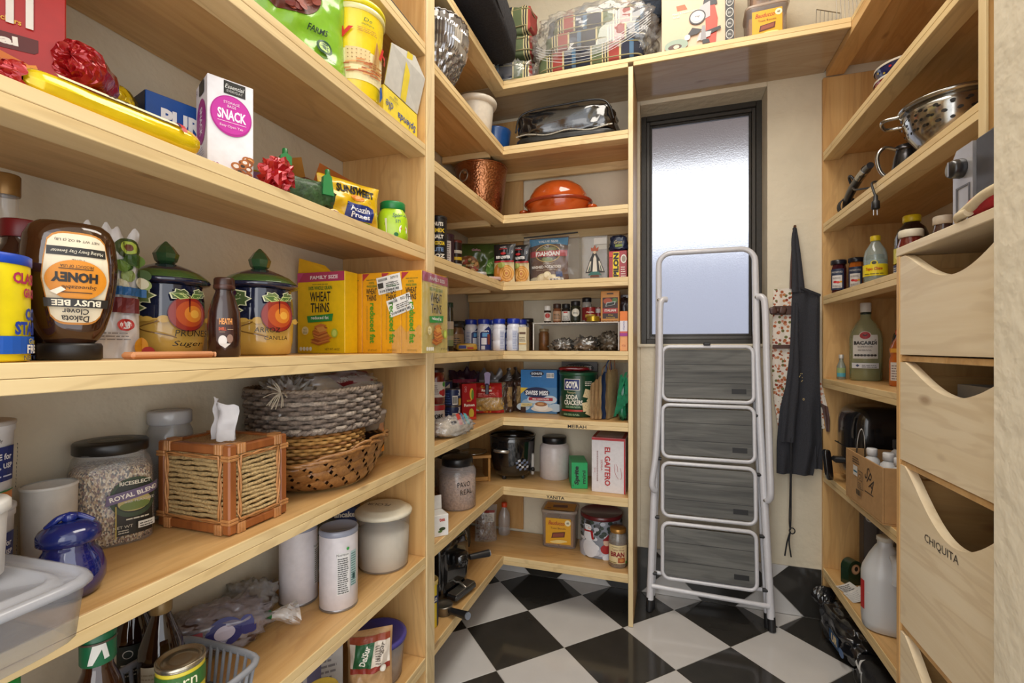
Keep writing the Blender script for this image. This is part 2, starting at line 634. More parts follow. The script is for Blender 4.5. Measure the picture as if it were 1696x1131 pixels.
def struct(name, mb):
    return ob(name, mb, None, None, 'structure')
grout = col('A8A49B', .8)
fl = struct('floor', BX(XL - .1, -.7, -.06, XR + .3, YB + .1, -.002, grout))
black_t = col('383633', .10, bump=.02, scale=9, vary=.12); white_t = col('CFCDCB', .08, bump=.02, scale=9, vary=.03)
def clip(poly, x0, x1, y0, y1):
    for ax, lim, sg in ((0, x0, 1), (0, x1, -1), (1, y0, 1), (1, y1, -1)):
        out = []
        for i, p in enumerate(poly):
            q = poly[(i + 1) % len(poly)]
            a, b = (p[ax] - lim) * sg, (q[ax] - lim) * sg
            if a >= 0:
                out.append(p)
            if a * b < 0:
                t = a / (a - b)
                out.append((p[0] + (q[0] - p[0]) * t, p[1] + (q[1] - p[1]) * t))
        poly = out
        if not poly:
            break
    return poly
HD = .3048 * 2 ** .5 / 2
def tile_slab(poly, z0, z1, mat, plane='XY'):
    mb = MB()
    cx = sum(p[0] for p in poly) / len(poly); cy_ = sum(p[1] for p in poly) / len(poly)
    n = len(poly)
    def ins(p, d):
        L = math.hypot(p[0] - cx, p[1] - cy_) or 1
        return (p[0] - (p[0] - cx) / L * d, p[1] - (p[1] - cy_) / L * d)
    def P(p, z):
        return (p[0], p[1], z) if plane == 'XY' else ((p[0], z, p[1]) if plane == 'XZ' else (z, p[0], p[1]))
    zb = z1 - (z1 - z0) * .3
    rings = [[P(p, z0) for p in poly], [P(p, zb) for p in poly], [P(ins(p, .0012), z1) for p in poly]]
    vs_ = sum(rings, [])
    fs_ = [tuple(range(2 * n, 3 * n)), tuple(range(n))]
    for j in (0, 1):
        for i in range(n):
            fs_.append((j * n + i, j * n + (i + 1) % n, (j + 1) * n + (i + 1) % n, (j + 1) * n + i))
    mb.add(vs_, fs_, mat)
    return mb
g = .0012
for i in range(-6, 12):
    for j in range(-14, 6):
        if (i + j) % 2 == 0:
            continue
        cx, cyy = -.6117 + i * HD, 2.1152 + j * HD
        r = HD - g * 1.414
        poly = clip([(cx - r, cyy), (cx, cyy - r), (cx + r, cyy), (cx, cyy + r)], XL + .001, XR - .001, -.6, YB - .009)
        if len(poly) < 3:
            continue
        ob('tile', tile_slab(poly, -.004, 0, white_t if i % 2 else black_t), fl)

def wall_with_hole(x0, x1, z0, z1, hx0, hx1, hz0, hz1, y0, y1, mat):
    mb = MB()
    box(mb, x0, y0, z0, hx0, y1, z1, mat, .0005); box(mb, hx1, y0, z0, x1, y1, z1, mat, .0005)
    box(mb, hx0, y0, z0, hx1, y1, hz0, mat, .003); box(mb, hx0, y0, hz1, hx1, y1, z1, mat, .003)
    return mb
WX0, WX1, WZ0, WZ1 = -.126, .447, 1.239, 2.44
struct('wall_back', wall_with_hole(XL - .1, XR + .3, -.05, 3.35, WX0, WX1, WZ0, WZ1, YB, YB + .22, PLB))
struct('wall_left', BX(XL - .1, -.7, -.05, XL, YB, 3.35, PLB))
struct('wall_right', BX(XR, .88, -.05, XR + .1, YB, 3.35, PLB))
struct('wall_entry', BX(.45, .3, -.05, XR + .1, .8775, 3.35, PLB, .012))
struct('ceiling', BX(XL - .1, -.7, 3.35, XR + .3, YB + .22, 3.45, col('DDD6C6', .9)))
# tiled skirting on the back and left walls, the same diamonds folded up
bb = struct('baseboard_back', BX(XL, YB - .004, 0, .664, YB - .0005, .2225, grout, .0002))
for i in range(-5, 5):
    for j in (-1, 0, 1):
        cx, cz = .2375 + i * HD, .142 + j * HD
        if (i + j) % 2:
            continue
        r = HD - g * 1.414
        poly = clip([(cx - r, cz), (cx, cz - r), (cx + r, cz), (cx, cz + r)], XL + .011, .663, .001, .222)
        if len(poly) >= 3:
            ob('tile', tile_slab(poly, YB - .004, YB - .008, black_t if j == 0 else white_t, 'XZ'), bb)
bl = struct('baseboard_left', BX(XL + .0005, 0, 0, XL + .004, YB - .01, .2225, grout, .0002))
for i in range(-12, 3):
    for j in (-1, 0, 1):
        cx, cz = 2.40 + i * HD, .142 + j * HD
        if (i + j) % 2:
            continue
        r = HD - g * 1.414
        poly = clip([(cx - r, cz), (cx, cz - r), (cx + r, cz), (cx, cz + r)], 0, YB - .01, .001, .222)
        if len(poly) >= 3:
            ob('tile', tile_slab(poly, XL + .004, XL + .008, black_t if j == 0 else white_t, 'YZ'), bl)

# ---- window: dark metal frame with stepped profile, obscured glass
FY = YB + .15
bronze = col('3A3733', .38, .35, vary=.1); bronze2 = col('4A4743', .35, .4)
win = struct('window_1', MB())
def frame(x0, z0, x1, z1, w, y0, y1, mat):
    mb = MB()
    box(mb, x0, y0, z0, x0 + w, y1, z1, mat, .002); box(mb, x1 - w, y0, z0, x1, y1, z1, mat, .002)
    box(mb, x0 + w, y0, z1 - w, x1 - w, y1, z1, mat, .002); box(mb, x0 + w, y0, z0, x1 - w, y1, z0 + w, mat, .002)
    return mb
ob('window_frame', frame(WX0, WZ0, WX1, WZ1, .026, FY - .022, FY + .03, bronze), win)
ob('window_sash', frame(WX0 + .026, WZ0 + .026, WX1 - .026, WZ1 - .026, .017, FY - .006, FY + .028, bronze2), win)
ob('glazing_bead', frame(WX0 + .043, WZ0 + .043, WX1 - .043, WZ1 - .043, .011, FY + .006, FY + .026, bronze), win)
gm, gnt, gb = new_mat('obscured_glass')
gb.inputs['Base Color'].default_value = (.93, .95, 1, 1)
gb.inputs['Transmission Weight'].default_value = 1
gb.inputs['Roughness'].default_value = .36
gb.inputs['IOR'].default_value = 1.25
gn = gnt.nodes.new('ShaderNodeTexNoise'); gn.inputs['Scale'].default_value = 170; gn.inputs['Detail'].default_value = 2
gt = gnt.nodes.new('ShaderNodeTexCoord'); gnt.links.new(gt.outputs['Object'], gn.inputs['Vector'])
gbp = gnt.nodes.new('ShaderNodeBump'); gbp.inputs['Strength'].default_value = .7; gbp.inputs['Distance'].default_value = .002
gnt.links.new(gn.outputs['Fac'], gbp.inputs['Height']); gnt.links.new(gbp.outputs[0], gb.inputs['Normal'])
ob('pane', BX(WX0 + .05, FY + .012, WZ0 + .05, WX1 - .05, FY + .017, WZ1 - .05, gm, .0003), win)
sl = MB()
box(sl, WX0 - .012, YB - .012, WZ0 - .014, WX1 + .012, FY - .02, WZ0 + .001, col('D6CDB8', .6), .003)
ob('window_sill', sl, win)
# outside the window: paved side yard, garden wall and the roof overhang
og = struct('ground', BX(-3, YB + .24, -.1, 3.5, 7, -.02, col('B9B4AF', .8)))
struct('wall_garden', BX(-3, 5.2, -.02, 3.5, 5.35, 2.3, col('BCC0D0', .8)))
struct('roof_overhang', BX(-3, YB + .24, 2.72, 3.5, YB + 1.7, 2.86, col('8E7F78', .8)))

# ---- shelving
TH = .019
def shelf(parent, x0, y0, x1, y1, zt, ax, fronts, edge=True):
    """board with a second strip under its front edge; fronts: which side(s) carry the strip"""
    mw, me_ = (W_X, E_X) if ax == 'X' else (W_Y, E_Y)
    s_ = ob('shelf', BX(x0, y0, zt - TH, x1, y1, zt, mw), parent)
    return s_
def strip(parent, x0, y0, x1, y1, z1, ax, name='front_strip', h=TH):
    return ob(name, BX(x0, y0, z1 - h, x1, y1, z1, E_X if ax == 'X' else E_Y, .001), parent)
def edging(parent, x0, y0, x1, y1, z1, ax):
    return ob('edge_band', BX(x0, y0, z1 - TH, x1, y1, z1, E_X if ax == 'X' else E_Y, .001), parent)

lu = T('shelving_unit', 'long birch shelving along the left wall, nearest the door', 'shelves', (0, 0, 0))
for zt in (.222, .549, .868, 1.207, 1.545, 1.880, 2.205):
    s_ = shelf(lu, XL + .001, .12, XF - .004, 1.364, zt, 'Y', 'R')
    edging(s_, XF - .004, .12, XF, 1.364, zt, 'Y')
    strip(s_, XF - .062, .12, XF, 1.364, zt - TH - .0006, 'Y')
ob('side_panel', BX(XL + .001, 1.365, .002, XF - .002, 1.391, 2.99, W_Z), lu)
ob('side_panel', BX(XL + .001, .098, .002, XF, .119, 2.99, W_Z), lu)

CZ = (.228, .561, .892, 1.207, 1.534, 1.8525, 2.180)
cu_ = T('corner_shelving_unit', 'birch corner shelves wrapping the far left corner beside the window', 'shelves', (0, 0, 0))
ob('side_panel', BX(XL + .001, 1.3925, .002, XF - .002, 1.419, 2.99, W_Z), cu_)
ob('face_strip', BX(XF - .0015, 1.366, .002, XF + .004, 1.419, 2.99, E_Z, .001), cu_)
ob('end_panel', BX(-.1585, YF + .004, .002, -.1385, YB - .009, 2.452, W_Z), cu_)
ob('face_strip', BX(-.1585, YF - .003, .002, -.1385, YF + .0035, 2.452, E_Z, .001), cu_)
ob('back_panel', BX(XL + .009, YB - .016, .24, -.734, YB - .0085, 2.452, wood('Z', 'C79E66', 'AD7F48')), cu_)
for zt in CZ:
    mb = MB()
    # L-shaped shelf from two boards meeting on a seam
    s_ = ob('shelf', BX(XL + .009, 1.42, zt - TH, XF - .004, YF + .003, zt, W_Y), cu_)
    s2 = ob('shelf', BX(XL + .009, YF + .004, zt - TH, -.159, YB - .017, zt, W_X), cu_)
    edging(s_, XF - .004, 1.42, XF, YF, zt, 'Y')
    edging(s2, XF + .0005, YF, -.159, YF + .0035, zt, 'X')
    strip(s_, XF - .062, 1.42, XF, YF - .0005, zt - TH - .0006, 'Y')
    strip(s2, XF - .062, YF, -.159, YF + .062, zt - TH - .0006, 'X')
    strip(s_, XL + .009, YF - .02, XF - .063, YF - .001, zt - TH - .0006, 'X', 'cross_cleat', .03)
    strip(s2, XL + .009, YB - .036, -.159, YB - .0175, zt - TH - .0006, 'X', 'wall_cleat', .04)
for txt, zt, x in (('MEIRAH', .892, -.385), ('YANITA', .561, -.485)):
    p = Print(front(YF, x, zt), step=.0004)
    p.text(txt, 0, -.0275, .0145, '141210', w=.085, bold=.018)
    p.done(cu_, 'shelf_lettering')

# top shelf running round the room above the window
TZ = 2.4925
ts = T('top_shelf', 'high birch shelf running round the room above the window', 'shelf', (0, 0, 0))
UW = wood('X', 'C2AF92', 'AE977A', rough=.13)
a_ = ob('shelf', BX(XL + .001, 1.42, TZ - TH, XF - .004, YF + .003, TZ, W_Y), ts)
edging(a_, XF - .004, 1.42, XF, YF, TZ, 'Y'); strip(a_, XF - .062, 1.42, XF, YF - .0005, TZ - TH - .0006, 'Y')
b_ = ob('shelf', BX(XL + .001, YF + .004, TZ - TH, .675, YB - .001, TZ, UW), ts)
edging(b_, XF + .0005, YF, .675, YF + .0035, TZ, 'X'); strip(b_, XF - .062, YF, -.16, YF + .062, TZ - TH - .0006, 'X')
ob('back_board', BX(-.137, YF + .01, TZ - TH - .014, .675, YB - .001, TZ - TH - .001, UW, .001), ts)
ob('front_strip', BX(-.137, YF, TZ - .038, .675, YF + .0095, TZ - TH - .0006, E_X, .001), ts)
c_ = ob('shelf', BX(.68, 1.262, TZ - TH, XR - .001, YB - .001, TZ, W_Y), ts)
edging(c_, .676, 1.262, .6799, YB - .001, TZ, 'Y')
ob('front_strip', BX(.676, 1.262, TZ - .062, .745, YB - .024, TZ - TH - .0006, W_Y, .001), ts)

# right-hand shelving
ru = T('right_shelving_unit', 'birch shelving on the right wall between the window wall and the scooped bins', 'shelves', (0, 0, 0))
RX = .666
ob('side_panel', BX(RX, YB - .02, .002, XR - .001, YB - .0005, TZ - .064, W_Z), ru)
ob('side_panel', BX(RX + .004, 1.31, .002, XR - .001, 1.328, TZ - .064, W_Z), ru)
ob('face_strip', BX(RX - .003, 1.303, 1.46, RX + .003, 1.329, TZ - .064, E_Z, .001), ru)
for zt in (.240, .665, 1.085, 1.4535, 1.776, 2.094):
    s_ = shelf(ru, RX + .004, 1.329, XR - .001, YB - .021, zt, 'Y', 'L')
    edging(s_, RX, 1.329, RX + .0038, YB - .021, zt, 'Y')
    strip(s_, RX, 1.329, RX + .062, YB - .021, zt - TH - .0006, 'Y')

# bins with scooped fronts
bc = T('bin_cabinet', 'tall pale plywood cabinet of scooped pull-out bins by the door', 'cabinet', (0, 0, 0))
PALE = wood('Y', 'E8D9BC', 'DAC6A2', rough=.38, dark='A5814F'); PALE_E = wood('Z', 'E2D2A8', 'CDB685', rough=.5)
CX0, CY0, CY1 = .5, .885, 1.285
ob('top_board', BX(CX0, CY0 - .006, 1.432, XR - .001, CY1 + .017, 1.451, PALE), bc)
ob('side_panel', BX(CX0, CY1 + .001, .002, XR - .001, CY1 + .016, 1.431, W_Z), bc)
ob('side_panel', BX(CX0 + .004, CY0 - .006, .002, XR - .001, CY0 - .001, 1.431, W_Z), bc)
ob('back_board', BX(XR - .02, CY0, .01, XR - .002, CY1, 1.43, col('6B5A45', .7)), bc)
bins = [(1.209, 1.428, .068), (.974, 1.192, .060), (.607, .962, .105), (.235, .588, .10)]
for k, (z0, z1, dp) in enumerate(bins):
    dr = MB()
    pts = [(CY0, z0), (CY1 - .001, z0), (CY1 - .001, z1)]
    N_ = 26
    for q in range(N_ + 1):
        t = q / N_
        yy = CY1 - .022 - t * (CY1 - .022 - CY0 - .012)
        pts.append((yy, z1 - dp * sin(PI * t) ** 1.15))
    pts.append((CY0, z1))
    prism(dr, pts, CX0 + .001, CX0 + .019, PALE, 'YZ')
    d_ = ob('drawer', dr, bc)
    bx_ = MB()
    for (x0, x1, y0, y1, zz0, zz1) in ((CX0 + .02, .96, CY0 + .004, CY1 - .004, z0 + .004, z0 + .012),
                                     (CX0 + .02, .96, CY1 - .014, CY1 - .004, z0 + .012, z1 - .03),
                                     (CX0 + .02, .96, CY0 + .004, CY0 + .014, z0 + .012, z1 - .03),
                                     (.95, .96, CY0 + .015, CY1 - .015, z0 + .012, z1 - .03)):
        box(bx_, x0, y0, zz0, x1, y1, zz1, W_X)
    ob('drawer_box', bx_, d_)
    if k < 3:
        ob('divider', BX(CX0 + .004, CY0, z0 - .015, XR - .021, CY1, z0 - .003, W_X), bc)
for (x, y, z0, w, d, h, c_, lb) in ((.60, 1.12, .9868, .09, .12, .165, '8E8A84', 'grey plastic container inside the second bin'), (.62, .965, .6198, .12, .08, .26, '9A8A70', 'crumpled paper sack inside the third bin')):
    t = T('storage_box' if z0 > .9 else 'paper_sack', lb, 'container' if z0 > .9 else 'bag', (x, y, z0))
    m = MB()
    if z0 > .9:
        for q in ((-w / 2, -d / 2, 0, w / 2, d / 2, .004), (-w / 2, -d / 2, .0045, -w / 2 + .004, d / 2, h), (w / 2 - .004, -d / 2, .0045, w / 2, d / 2, h), (-w / 2 + .0045, -d / 2, .0045, w / 2 - .0045, -d / 2 + .004, h), (-w / 2 + .0045, d / 2 - .004, .0045, w / 2 - .0045, d / 2, h)):
            ob('side_wall', BX(*q, col(c_, .5)), t)
    else:
        softbox(m, w, d, h, col(c_, .8, bump=.4), 4, .02, 14, 3); ob('sack_body', m, t)
        ob('rolled_top', BX(-.045, -.02, h - .012, .045, .015, h + .012, col('8A7A60', .8), .006), t)
p = Print(flat((CX0 + .001, 1.118, .838), (0, -.9578, -.2876), (0, -.2876, .9578), (-1, 0, 0)))
p.text('CHIQUITA', 0, 0, .0185, '2A231B', w=.118, rot=.30)
p.done(bc, 'bin_lettering')
# ================================================================== things on the left-hand shelves
Z0, Z1, Z2, Z3, Z4, Z5, Z6 = 2.2055, 1.8805, 1.5455, 1.2075, .8685, .5495, .2225
CLR = film('FFFFFF', .86, .06); BAGC = film('FFFFFF', .80, .1, .8); FROST = film('E9ECEC', .35, .35)

# -- highest shelf: two serving boards
t = T('serving_board', 'dark slate serving board lying at the front of the highest left shelf', 'board', (-.80, 1.14, Z0))
ob('board', BX(-.045, -.25, 0, .045, .215, .028, col('34343A', .5, bump=.2), .004), t)
ob('handle', BX(-.02, .215, .002, .02, .222, .024, col('34343A', .5), .004), t)
t = T('serving_board', 'walnut serving board leaning above the slate board at the end of the highest shelf', 'board', (-.925, 1.14, Z0 + .006), 0, ry=.32)
ob('board', BX(-.012, -.25, .0, .012, .212, .27, wood('Y', '8B5A30', '5C3517', rough=.35, dark='3A1F0C'), .004), t)
ob('bark_edge', BX(-.013, -.25, .268, .013, .212, .278, col('4A2E18', .7, bump=.5), .004), t)

# -- second shelf: green bag, yellow tub, opened sweetener carton
t = T('snack_bag', 'glossy lime green bag with a pie and whipped cream picture beside the yellow tub', 'bag', (-.850, .915, Z1 + .001), 1.05)
fn = bag(t, .26, .262, .075, col('7DB32B', .22, coat=.4), 3, .4, sag=.1)
p = Print(fn, True, .0005)
p.ell(-.03, .18, .085, .062, '5A2A1E', 18); p.ell(-.03, .19, .078, .05, '7E3B2A', 18)
rnd = random.Random(4)
for k in range(26):
    a = rnd.random() * 6.28; q = .75 + .3 * rnd.random()
    p.ell(-.03 + .074 * q * cos(a), .183 + .052 * q * sin(a), .011, .009, rnd.choice(['6B2018', '8A3A24', '4E1A12']), 6)
for r_, c_ in ((.052, 'DAD8D2'), (.042, 'EDEBE5'), (.031, 'D2CFC8'), (.02, 'F2F0EA'), (.009, 'C9C6BE')):
    p.ell(-.028 + .06 * (.052 - r_), .19 + .5 * (.052 - r_), r_, r_ * .75, c_, 14)
p.text('FARMS', .045, .102, .014, '143018', shear=.25, bold=.02)
p.ell(.062, .068, .021, .018, '1E4A28'); p.ell(.062, .068, .015, .0125, 'B9D67A'); p.ell(.062, .068, .008, .007, '1E4A28')
p.lines(.035, .036, .09, .043, 2, '1E4A28')
p.done(t)

t = T('cracker_tub', 'tall yellow tub of crackers with a snap-on yellow lid on the upper left shelf', 'tub', (-.800, 1.088, Z1), FC(-.84, 1.157, .12))
t.scale = (.92, .92, .77)
R = lambda v: .066 + .012 * v / .29
turned(t, 'tub_body', [(.055, 0), (.064, .002), (.066, .006), (.0775, .278), (.079, .284)], col('EFD21C', .3, coat=.3), 40)
turned(t, 'clear_rim', [(.080, .280), (.0825, .283), (.083, .296), (.080, .299)], film('FFF6B0', .3, .15), 40)
turned(t, 'lid', [(.081, .300), (.0835, .301), (.084, .315), (.082, .319), (.075, .319), (.072, .316), (.0001, .315)], col('E5D512', .3, coat=.3), 40)
p = Print(around(lambda v: .0664 + .0118 * v / .28), True)
p.rect(-.075, .05, .085, .15, 'EBDCA8'); p.rect(-.035, .10, .028, .155, 'D9C08A')
for a in range(6):
    for b in range(4):
        p.ell(-.028 + a * .0105, .107 + b * .0125, .0016, .0016, '8E6B3A', 5)
rnd = random.Random(2)
for k in range(34):
    x = -.05 + .1 * rnd.random(); y = .06 + .06 * rnd.random() * (1 - abs(x) * 4)
    p.poly([(x, y), (x + .02, y + .003), (x + .021, y + .007), (x + .001, y + .005)], rnd.choice(['B4672E', 'C98344', 'A4552A', 'D9A05E']))
for k in range(7):
    x = .03 + k * .004
    p.poly([(x, .09), (x + .002, .09), (x + .002 + .012 - k * .003, .19 - k * .004), (x + .012 - k * .003, .192 - k * .004)], rnd.choice(['B78A4A', '9E6E34']))
p.text('y', -.036, .19, .05, 'C8231E', shear=.3, bold=.03); p.text('H', .074, .165, .045, 'C8231E', shear=.3, bold=.04)
p.text('De', .018, .247, .013, '2B5A2A', shear=.2); p.text('siempre', .018, .231, .009, '2B5A2A'); p.lines(-.005, .205, .045, .222, 3, 'B07A2A')
p.poly([(-.072, .03), (-.055, .05), (-.062, .068), (-.074, .06)], '1E5AA8'); p.poly([(.062, .0), (.08, .03), (.07, .06), (.06, .05)], '1E5AA8')
p.done(t)

t = T('sweetener_carton', 'opened yellow sweetener carton standing upside down with its end flap up', 'carton', (-.84, 1.262, Z1))
YEL = col('EBD545', .45)
ob('carton_body', BX(-.06, -.095, 0, .075, .095, .095, YEL), t)
m = MB(); m.add([(.076, -.094, .096), (.076, .094, .096), (.104, .094, .205), (.102, .035, .245), (.094, -.085, .215)], [(0, 1, 2, 3, 4)], col('C9C7BF', .8))
m.add([(.074, -.094, .096), (.074, .094, .096), (.102, .094, .205), (.100, .035, .245), (.092, -.085, .215)], [(0, 1, 2, 3, 4)], YEL)
f_ = ob('end_flap', m, t)
m = MB(); m.add([(.0768, -.01, .097), (.0768, .02, .097), (.1032, .02, .238), (.102, -.01, .234)], [(0, 1, 2, 3)], YEL)
ob('glue_strip', m, f_)
p = Print(rightf(.075), step=.0005)
p.rect(-.09, .002, .09, .012, 'C9A820'); p.text('Splenda', .03, .042, .030, '2A4A9E', w=.105, rot=PI, shear=.2, bold=.01)
p.text('dle', -.068, .046, .026, '2A4A9E', rot=PI, shear=.2); p.text('1000', -.035, .082, .008, '22306A', rot=PI); p.lines(-.07, .068, -.02, .075, 2, '6A6A50')
p.done(t)

# -- third shelf
t = T('cracker_box', 'red cracker box with orange cracker picture at the far left of the third shelf', 'box', (-.944, .40, Z2), 1.09)
ob('carton_body', BX(-.1, -.03, 0, .1, .03, .30, col('B3261E', .35)), t)
p = Print(front(-.03, .062))
p.poly([(-.16, .096), (.004, .112), (.008, .116), (.008, .134), (-.16, .126)], '5E1F17')
p.text('Original', -.060, .117, .017, 'F4EDE0', bold=.05, w=.095, rot=.08)
p.text('crackers', -.026, .152, .008, 'E9B53A', rot=-.06, bold=.02)
for x in (-.10, -.075, -.021, -.001):
    p.rect(x - .004, .146, x + .004, .26, 'EDE6DA')
for (x, y, s_, a, c_) in ((-.030, .085, .034, .2, 'D9741A'), (-.004, .080, .024, -.5, 'E6922A'), (-.012, .062, .022, .1, 'EDA63A'), (-.045, .058, .02, .3, 'CE6A16'), (-.008, .046, .010, .5, 'F0B94A')):
    p.poly([(x + s_ * 1.05 * cos(a + k * PI / 2) * .8, y + s_ * .62 * sin(a + k * PI / 2 + .2)) for k in range(4)], c_)
    for k in range(8):
        p.ell(x + s_ * .6 * (random.random() - .5), y + s_ * .4 * (random.random() - .5), .0028, .002, 'C05F12', 6)
p.done(t)

yfoil = col('E4C513', .16, .25, bump=.3, scale=40, coat=.5); rfoil = col('A8161C', .16, .35, bump=.6, scale=60, coat=.6)
def roll(label, loc, L, r, rz, c_, end, tilt=0., txt=None, seed=1):
    t = T('cookie_roll', label, 'package', loc, rz, 'foil cookie rolls on the third shelf')
    m = MB()
    def fn(a, b):
        th = 2 * PI * a
        k = r * (1 + .07 * nz(cos(th) * 2 + seed, sin(th) * 2, b * 6) + .04 * sin(th * 9 + 5 * b))
        tp = max(0, 1 - ((b - .86) / .14) ** 2) ** .5 if b > .86 else min(1, b * 8 + .55)
        return (k * cos(th) * tp, (b - .5) * L, r + k * sin(th) * tp * .96 + tilt * b)
    grid(m, fn, 26, 22, c_)
    ob('wrapper', m, t)
    m = MB()
    def fe(a, b):
        th = 2 * PI * a
        k = r * (1 - b) ** .6 * (1 + .16 * sin(th * 8 + seed) * b + .1 * nz(th * 3, b * 6, seed))
        return (k * cos(th), -L / 2 - .022 * sin(PI / 2 * b) - .01 * nz(a * 12, b * 9, seed), r + k * sin(th))
    grid(m, fe, 34, 8, end, smooth=False)
    ob('twisted_end', m, t)
    if txt:
        p = Print(lambda u, v, l: Vector(((r * 1.07 + l) * sin(v / r), u, r + (r * 1.07 + l) * cos(v / r))), True, .0006)
        p.rect(-L * .36, r * .2, L * .3, r * .9, 'EFE6C0'); p.text(txt, -L * .05, r * .55, r * .5, '2A1A14', bold=.03, wmax=L * .55)
        p.rect(L * .31, r * .1, L * .345, r * 1.3, 'B01E1E')
        p.done(t)
    return t
roll('long yellow foil cookie roll lying along the front edge of the third shelf', (-.770, .49, Z2), .23, .021, -.09, yfoil, rfoil, txt='Maria', seed=2)
roll('yellow cookie roll underneath the pile behind the long yellow roll', (-.880, .585, Z2 + .002), .12, .038, .75, yfoil, yfoil, txt='Rich', seed=5)
roll('red foil cookie roll at the bottom of the pile', (-.975, .558, Z2 + .002), .12, .038, .75, rfoil, rfoil, seed=7)
roll('red foil roll with crumpled end on top of the pile beside the red cracker box', (-.892, .515, Z2 + .085), .08, .034, .75, rfoil, rfoil, seed=9)
roll('yellow cookie roll with crumpled open end on top of the pile', (-.985, .612, Z2 + .085), .08, .038, .75, yfoil, yfoil, txt='Tom', seed=11)
t = T('foil_ball', 'crumpled red foil package end beside the white snack bag box', 'package', (-.762, .775, Z2))
m = MB(); softbox(m, .060, .058, .068, rfoil, 2, .016, 20, 4, nu=26, nv=18)
for q in range(len(m.s)): m.s[q] = False
ob('foil_wrap', m, t)

t = carton('protein_bar_box', 'blue protein bar box with white letters behind the white snack bag box', 'box', (-.978, .728, Z2), (.15, .108, .174), 1.297, '1B4F9C')
p = Print(front(-.054)); p.rect(-.075, 0, .075, .05, '1C6CC0'); p.text('PURE', -.005, .132, .034, 'F1F0EE', bold=.05, w=.09); p.text('PROTEIN', -.012, .092, .032, 'F1F0EE', bold=.05, w=.125)
p.ell(-.02, .045, .021, .024, '6B1F2C'); p.text('21', -.02, .052, .012, 'F0E8E8'); p.text('GRAMS', -.02, .036, .006, 'F0E8E8'); p.done(t)
p = Print(leftf(-.075)); p.rect(-.053, .001, .053, .173, '17233F'); p.text('PURE', .0, .11, .024, 'E6E2DC', bold=.04); p.text('PROTEIN', .0, .08, .021, 'E6E2DC', bold=.04, wmax=.095); p.rect(-.05, .155, -.03, .168, '2FA7A0'); p.done(t, 'side_print')

t = carton('snack_bag_box', 'white box of snack bags with a magenta oval and a pretzel picture', 'box', (-.846, .726, Z2), (.080, .085, .20), 1.113, 'E9E7EA')
p = Print(front(-.0425))
p.rect(-.013, .172, .025, .197, '2A2927'); p.text('Essential', .006, .187, .008, 'E8E8E4', shear=.3, wmax=.034); p.text('EVERYDAY', .006, .178, .0045, 'C8C8C4', wmax=.03)
p.ell(0, .130, .036, .039, 'B0178A', 22); p.ell(0, .131, .034, .036, 'C22B9C', 22)
p.text('SNACK', .001, .131, .020, 'F6F1F5', bold=.03, w=.05); p.rect(-.024, .1165, .026, .1174, 'F0DCEB'); p.text('Easy Open Tab', .0, .108, .006, 'F0DCEB', w=.04); p.text('STORAGE', 0, .154, .005, 'F0DCEB'); p.text('BAGS', 0, .147, .005, 'F0DCEB')
p.text('50', -.028, .028, .011, 'A2187E', bold=.02); p.lines(-.036, .016, -.018, .019, 1, 'A2187E')
rnd = random.Random(6)
for k in range(16):
    x = .036 - .032 * rnd.random() * (.4 + .6 * (k % 4) / 3); y = .012 + .062 * rnd.random() * (.3 + x * 18)
    r_ = .0065 + .003 * rnd.random()
    p.ell(x if x + r_ < .039 else .032, y, r_, r_ * .8, rnd.choice(['8A4A1C', 'A9622A']), 10); p.ell(x if x + r_ < .039 else .032, y, r_ * .55, r_ * .42, rnd.choice(['E3D9D0', 'D8A25A', '3C2A20']), 8)
p.rect(-.01, .0, .0395, .006, '2E2A28')
p.done(t)
p = Print(leftf(-.040)); p.ell(0, .12, .034, .044, 'A3167F', 20); p.text('SNACK', 0, .12, .018, 'F0E4EC', rot=-PI / 2, bold=.03, w=.055); p.rect(-.012, .172, .022, .197, '2A2927'); p.text('50', -.028, .185, .009, '8A6A7E'); p.lines(-.03, .05, .03, .07, 4, 'B8AFAF'); p.done(t, 'side_print')

def pouch_thing(name, label, loc, w, h, tk, rz, c_, seed, rx=0., cat='bag', lump=.45, group=None, **k):
    t = T(name, label, cat, loc, rz, group, rx=rx)
    fn = bag(t, w, h, tk, c_ if not isinstance(c_, str) else col(c_, .25, coat=.4), seed, lump, **k)
    return t, Print(fn, True, .0005)
t, p = pouch_thing('prune_bag', 'violet and yellow dried prune bag behind the green clips', (-.93, .985, Z2), .19, .118, .045, 1.12, 'A8882E', 21)
p.rect(-.09, .045, -.03, .112, '8B5A86'); p.rect(-.03, .05, .085, .11, 'C9A83A'); p.text('SUNSWEET', .02, .063, .018, '1E1A18', bold=.04, w=.085); p.ell(.02, .09, .02, .012, 'E0792A'); p.done(t)
t, p = pouch_thing('prune_bag', 'yellow dried prune bag with a navy panel standing at the shelf front', (-.815, 1.078, Z2), .185, .128, .055, 1.18, 'DDB316', 22)
p.text('SUNSWEET', .008, .098, .021, '1E1A18', bold=.05, w=.118); p.ell(.01, .079, .022, .008, 'E0872A', 10)
p.poly([(-.03, .016), (.055, .020), (.062, .060), (-.024, .064)], '1D2F78'); p.text('Amazin', .014, .049, .015, 'F2F2F4', bold=.02, w=.062); p.text('Prunes', .016, .032, .014, 'F2F2F4', bold=.02, w=.058)
p.poly([(-.02, .008), (.05, .010), (.05, .017), (-.02, .015)], '5FA033'); p.ell(-.06, .02, .018, .012, '6A2030'); p.done(t)
t = T('clipped_bag', 'dark green bag of dried herbs closed with two green bag clips', 'bag', (-.79, .872, Z2), 1.05)
m = MB(); softbox(m, .15, .055, .062, col('2E4A26', .45, bump=.8, scale=70, vary=.5), 3, .014, 22, 5); ob('bag_body', m, t)
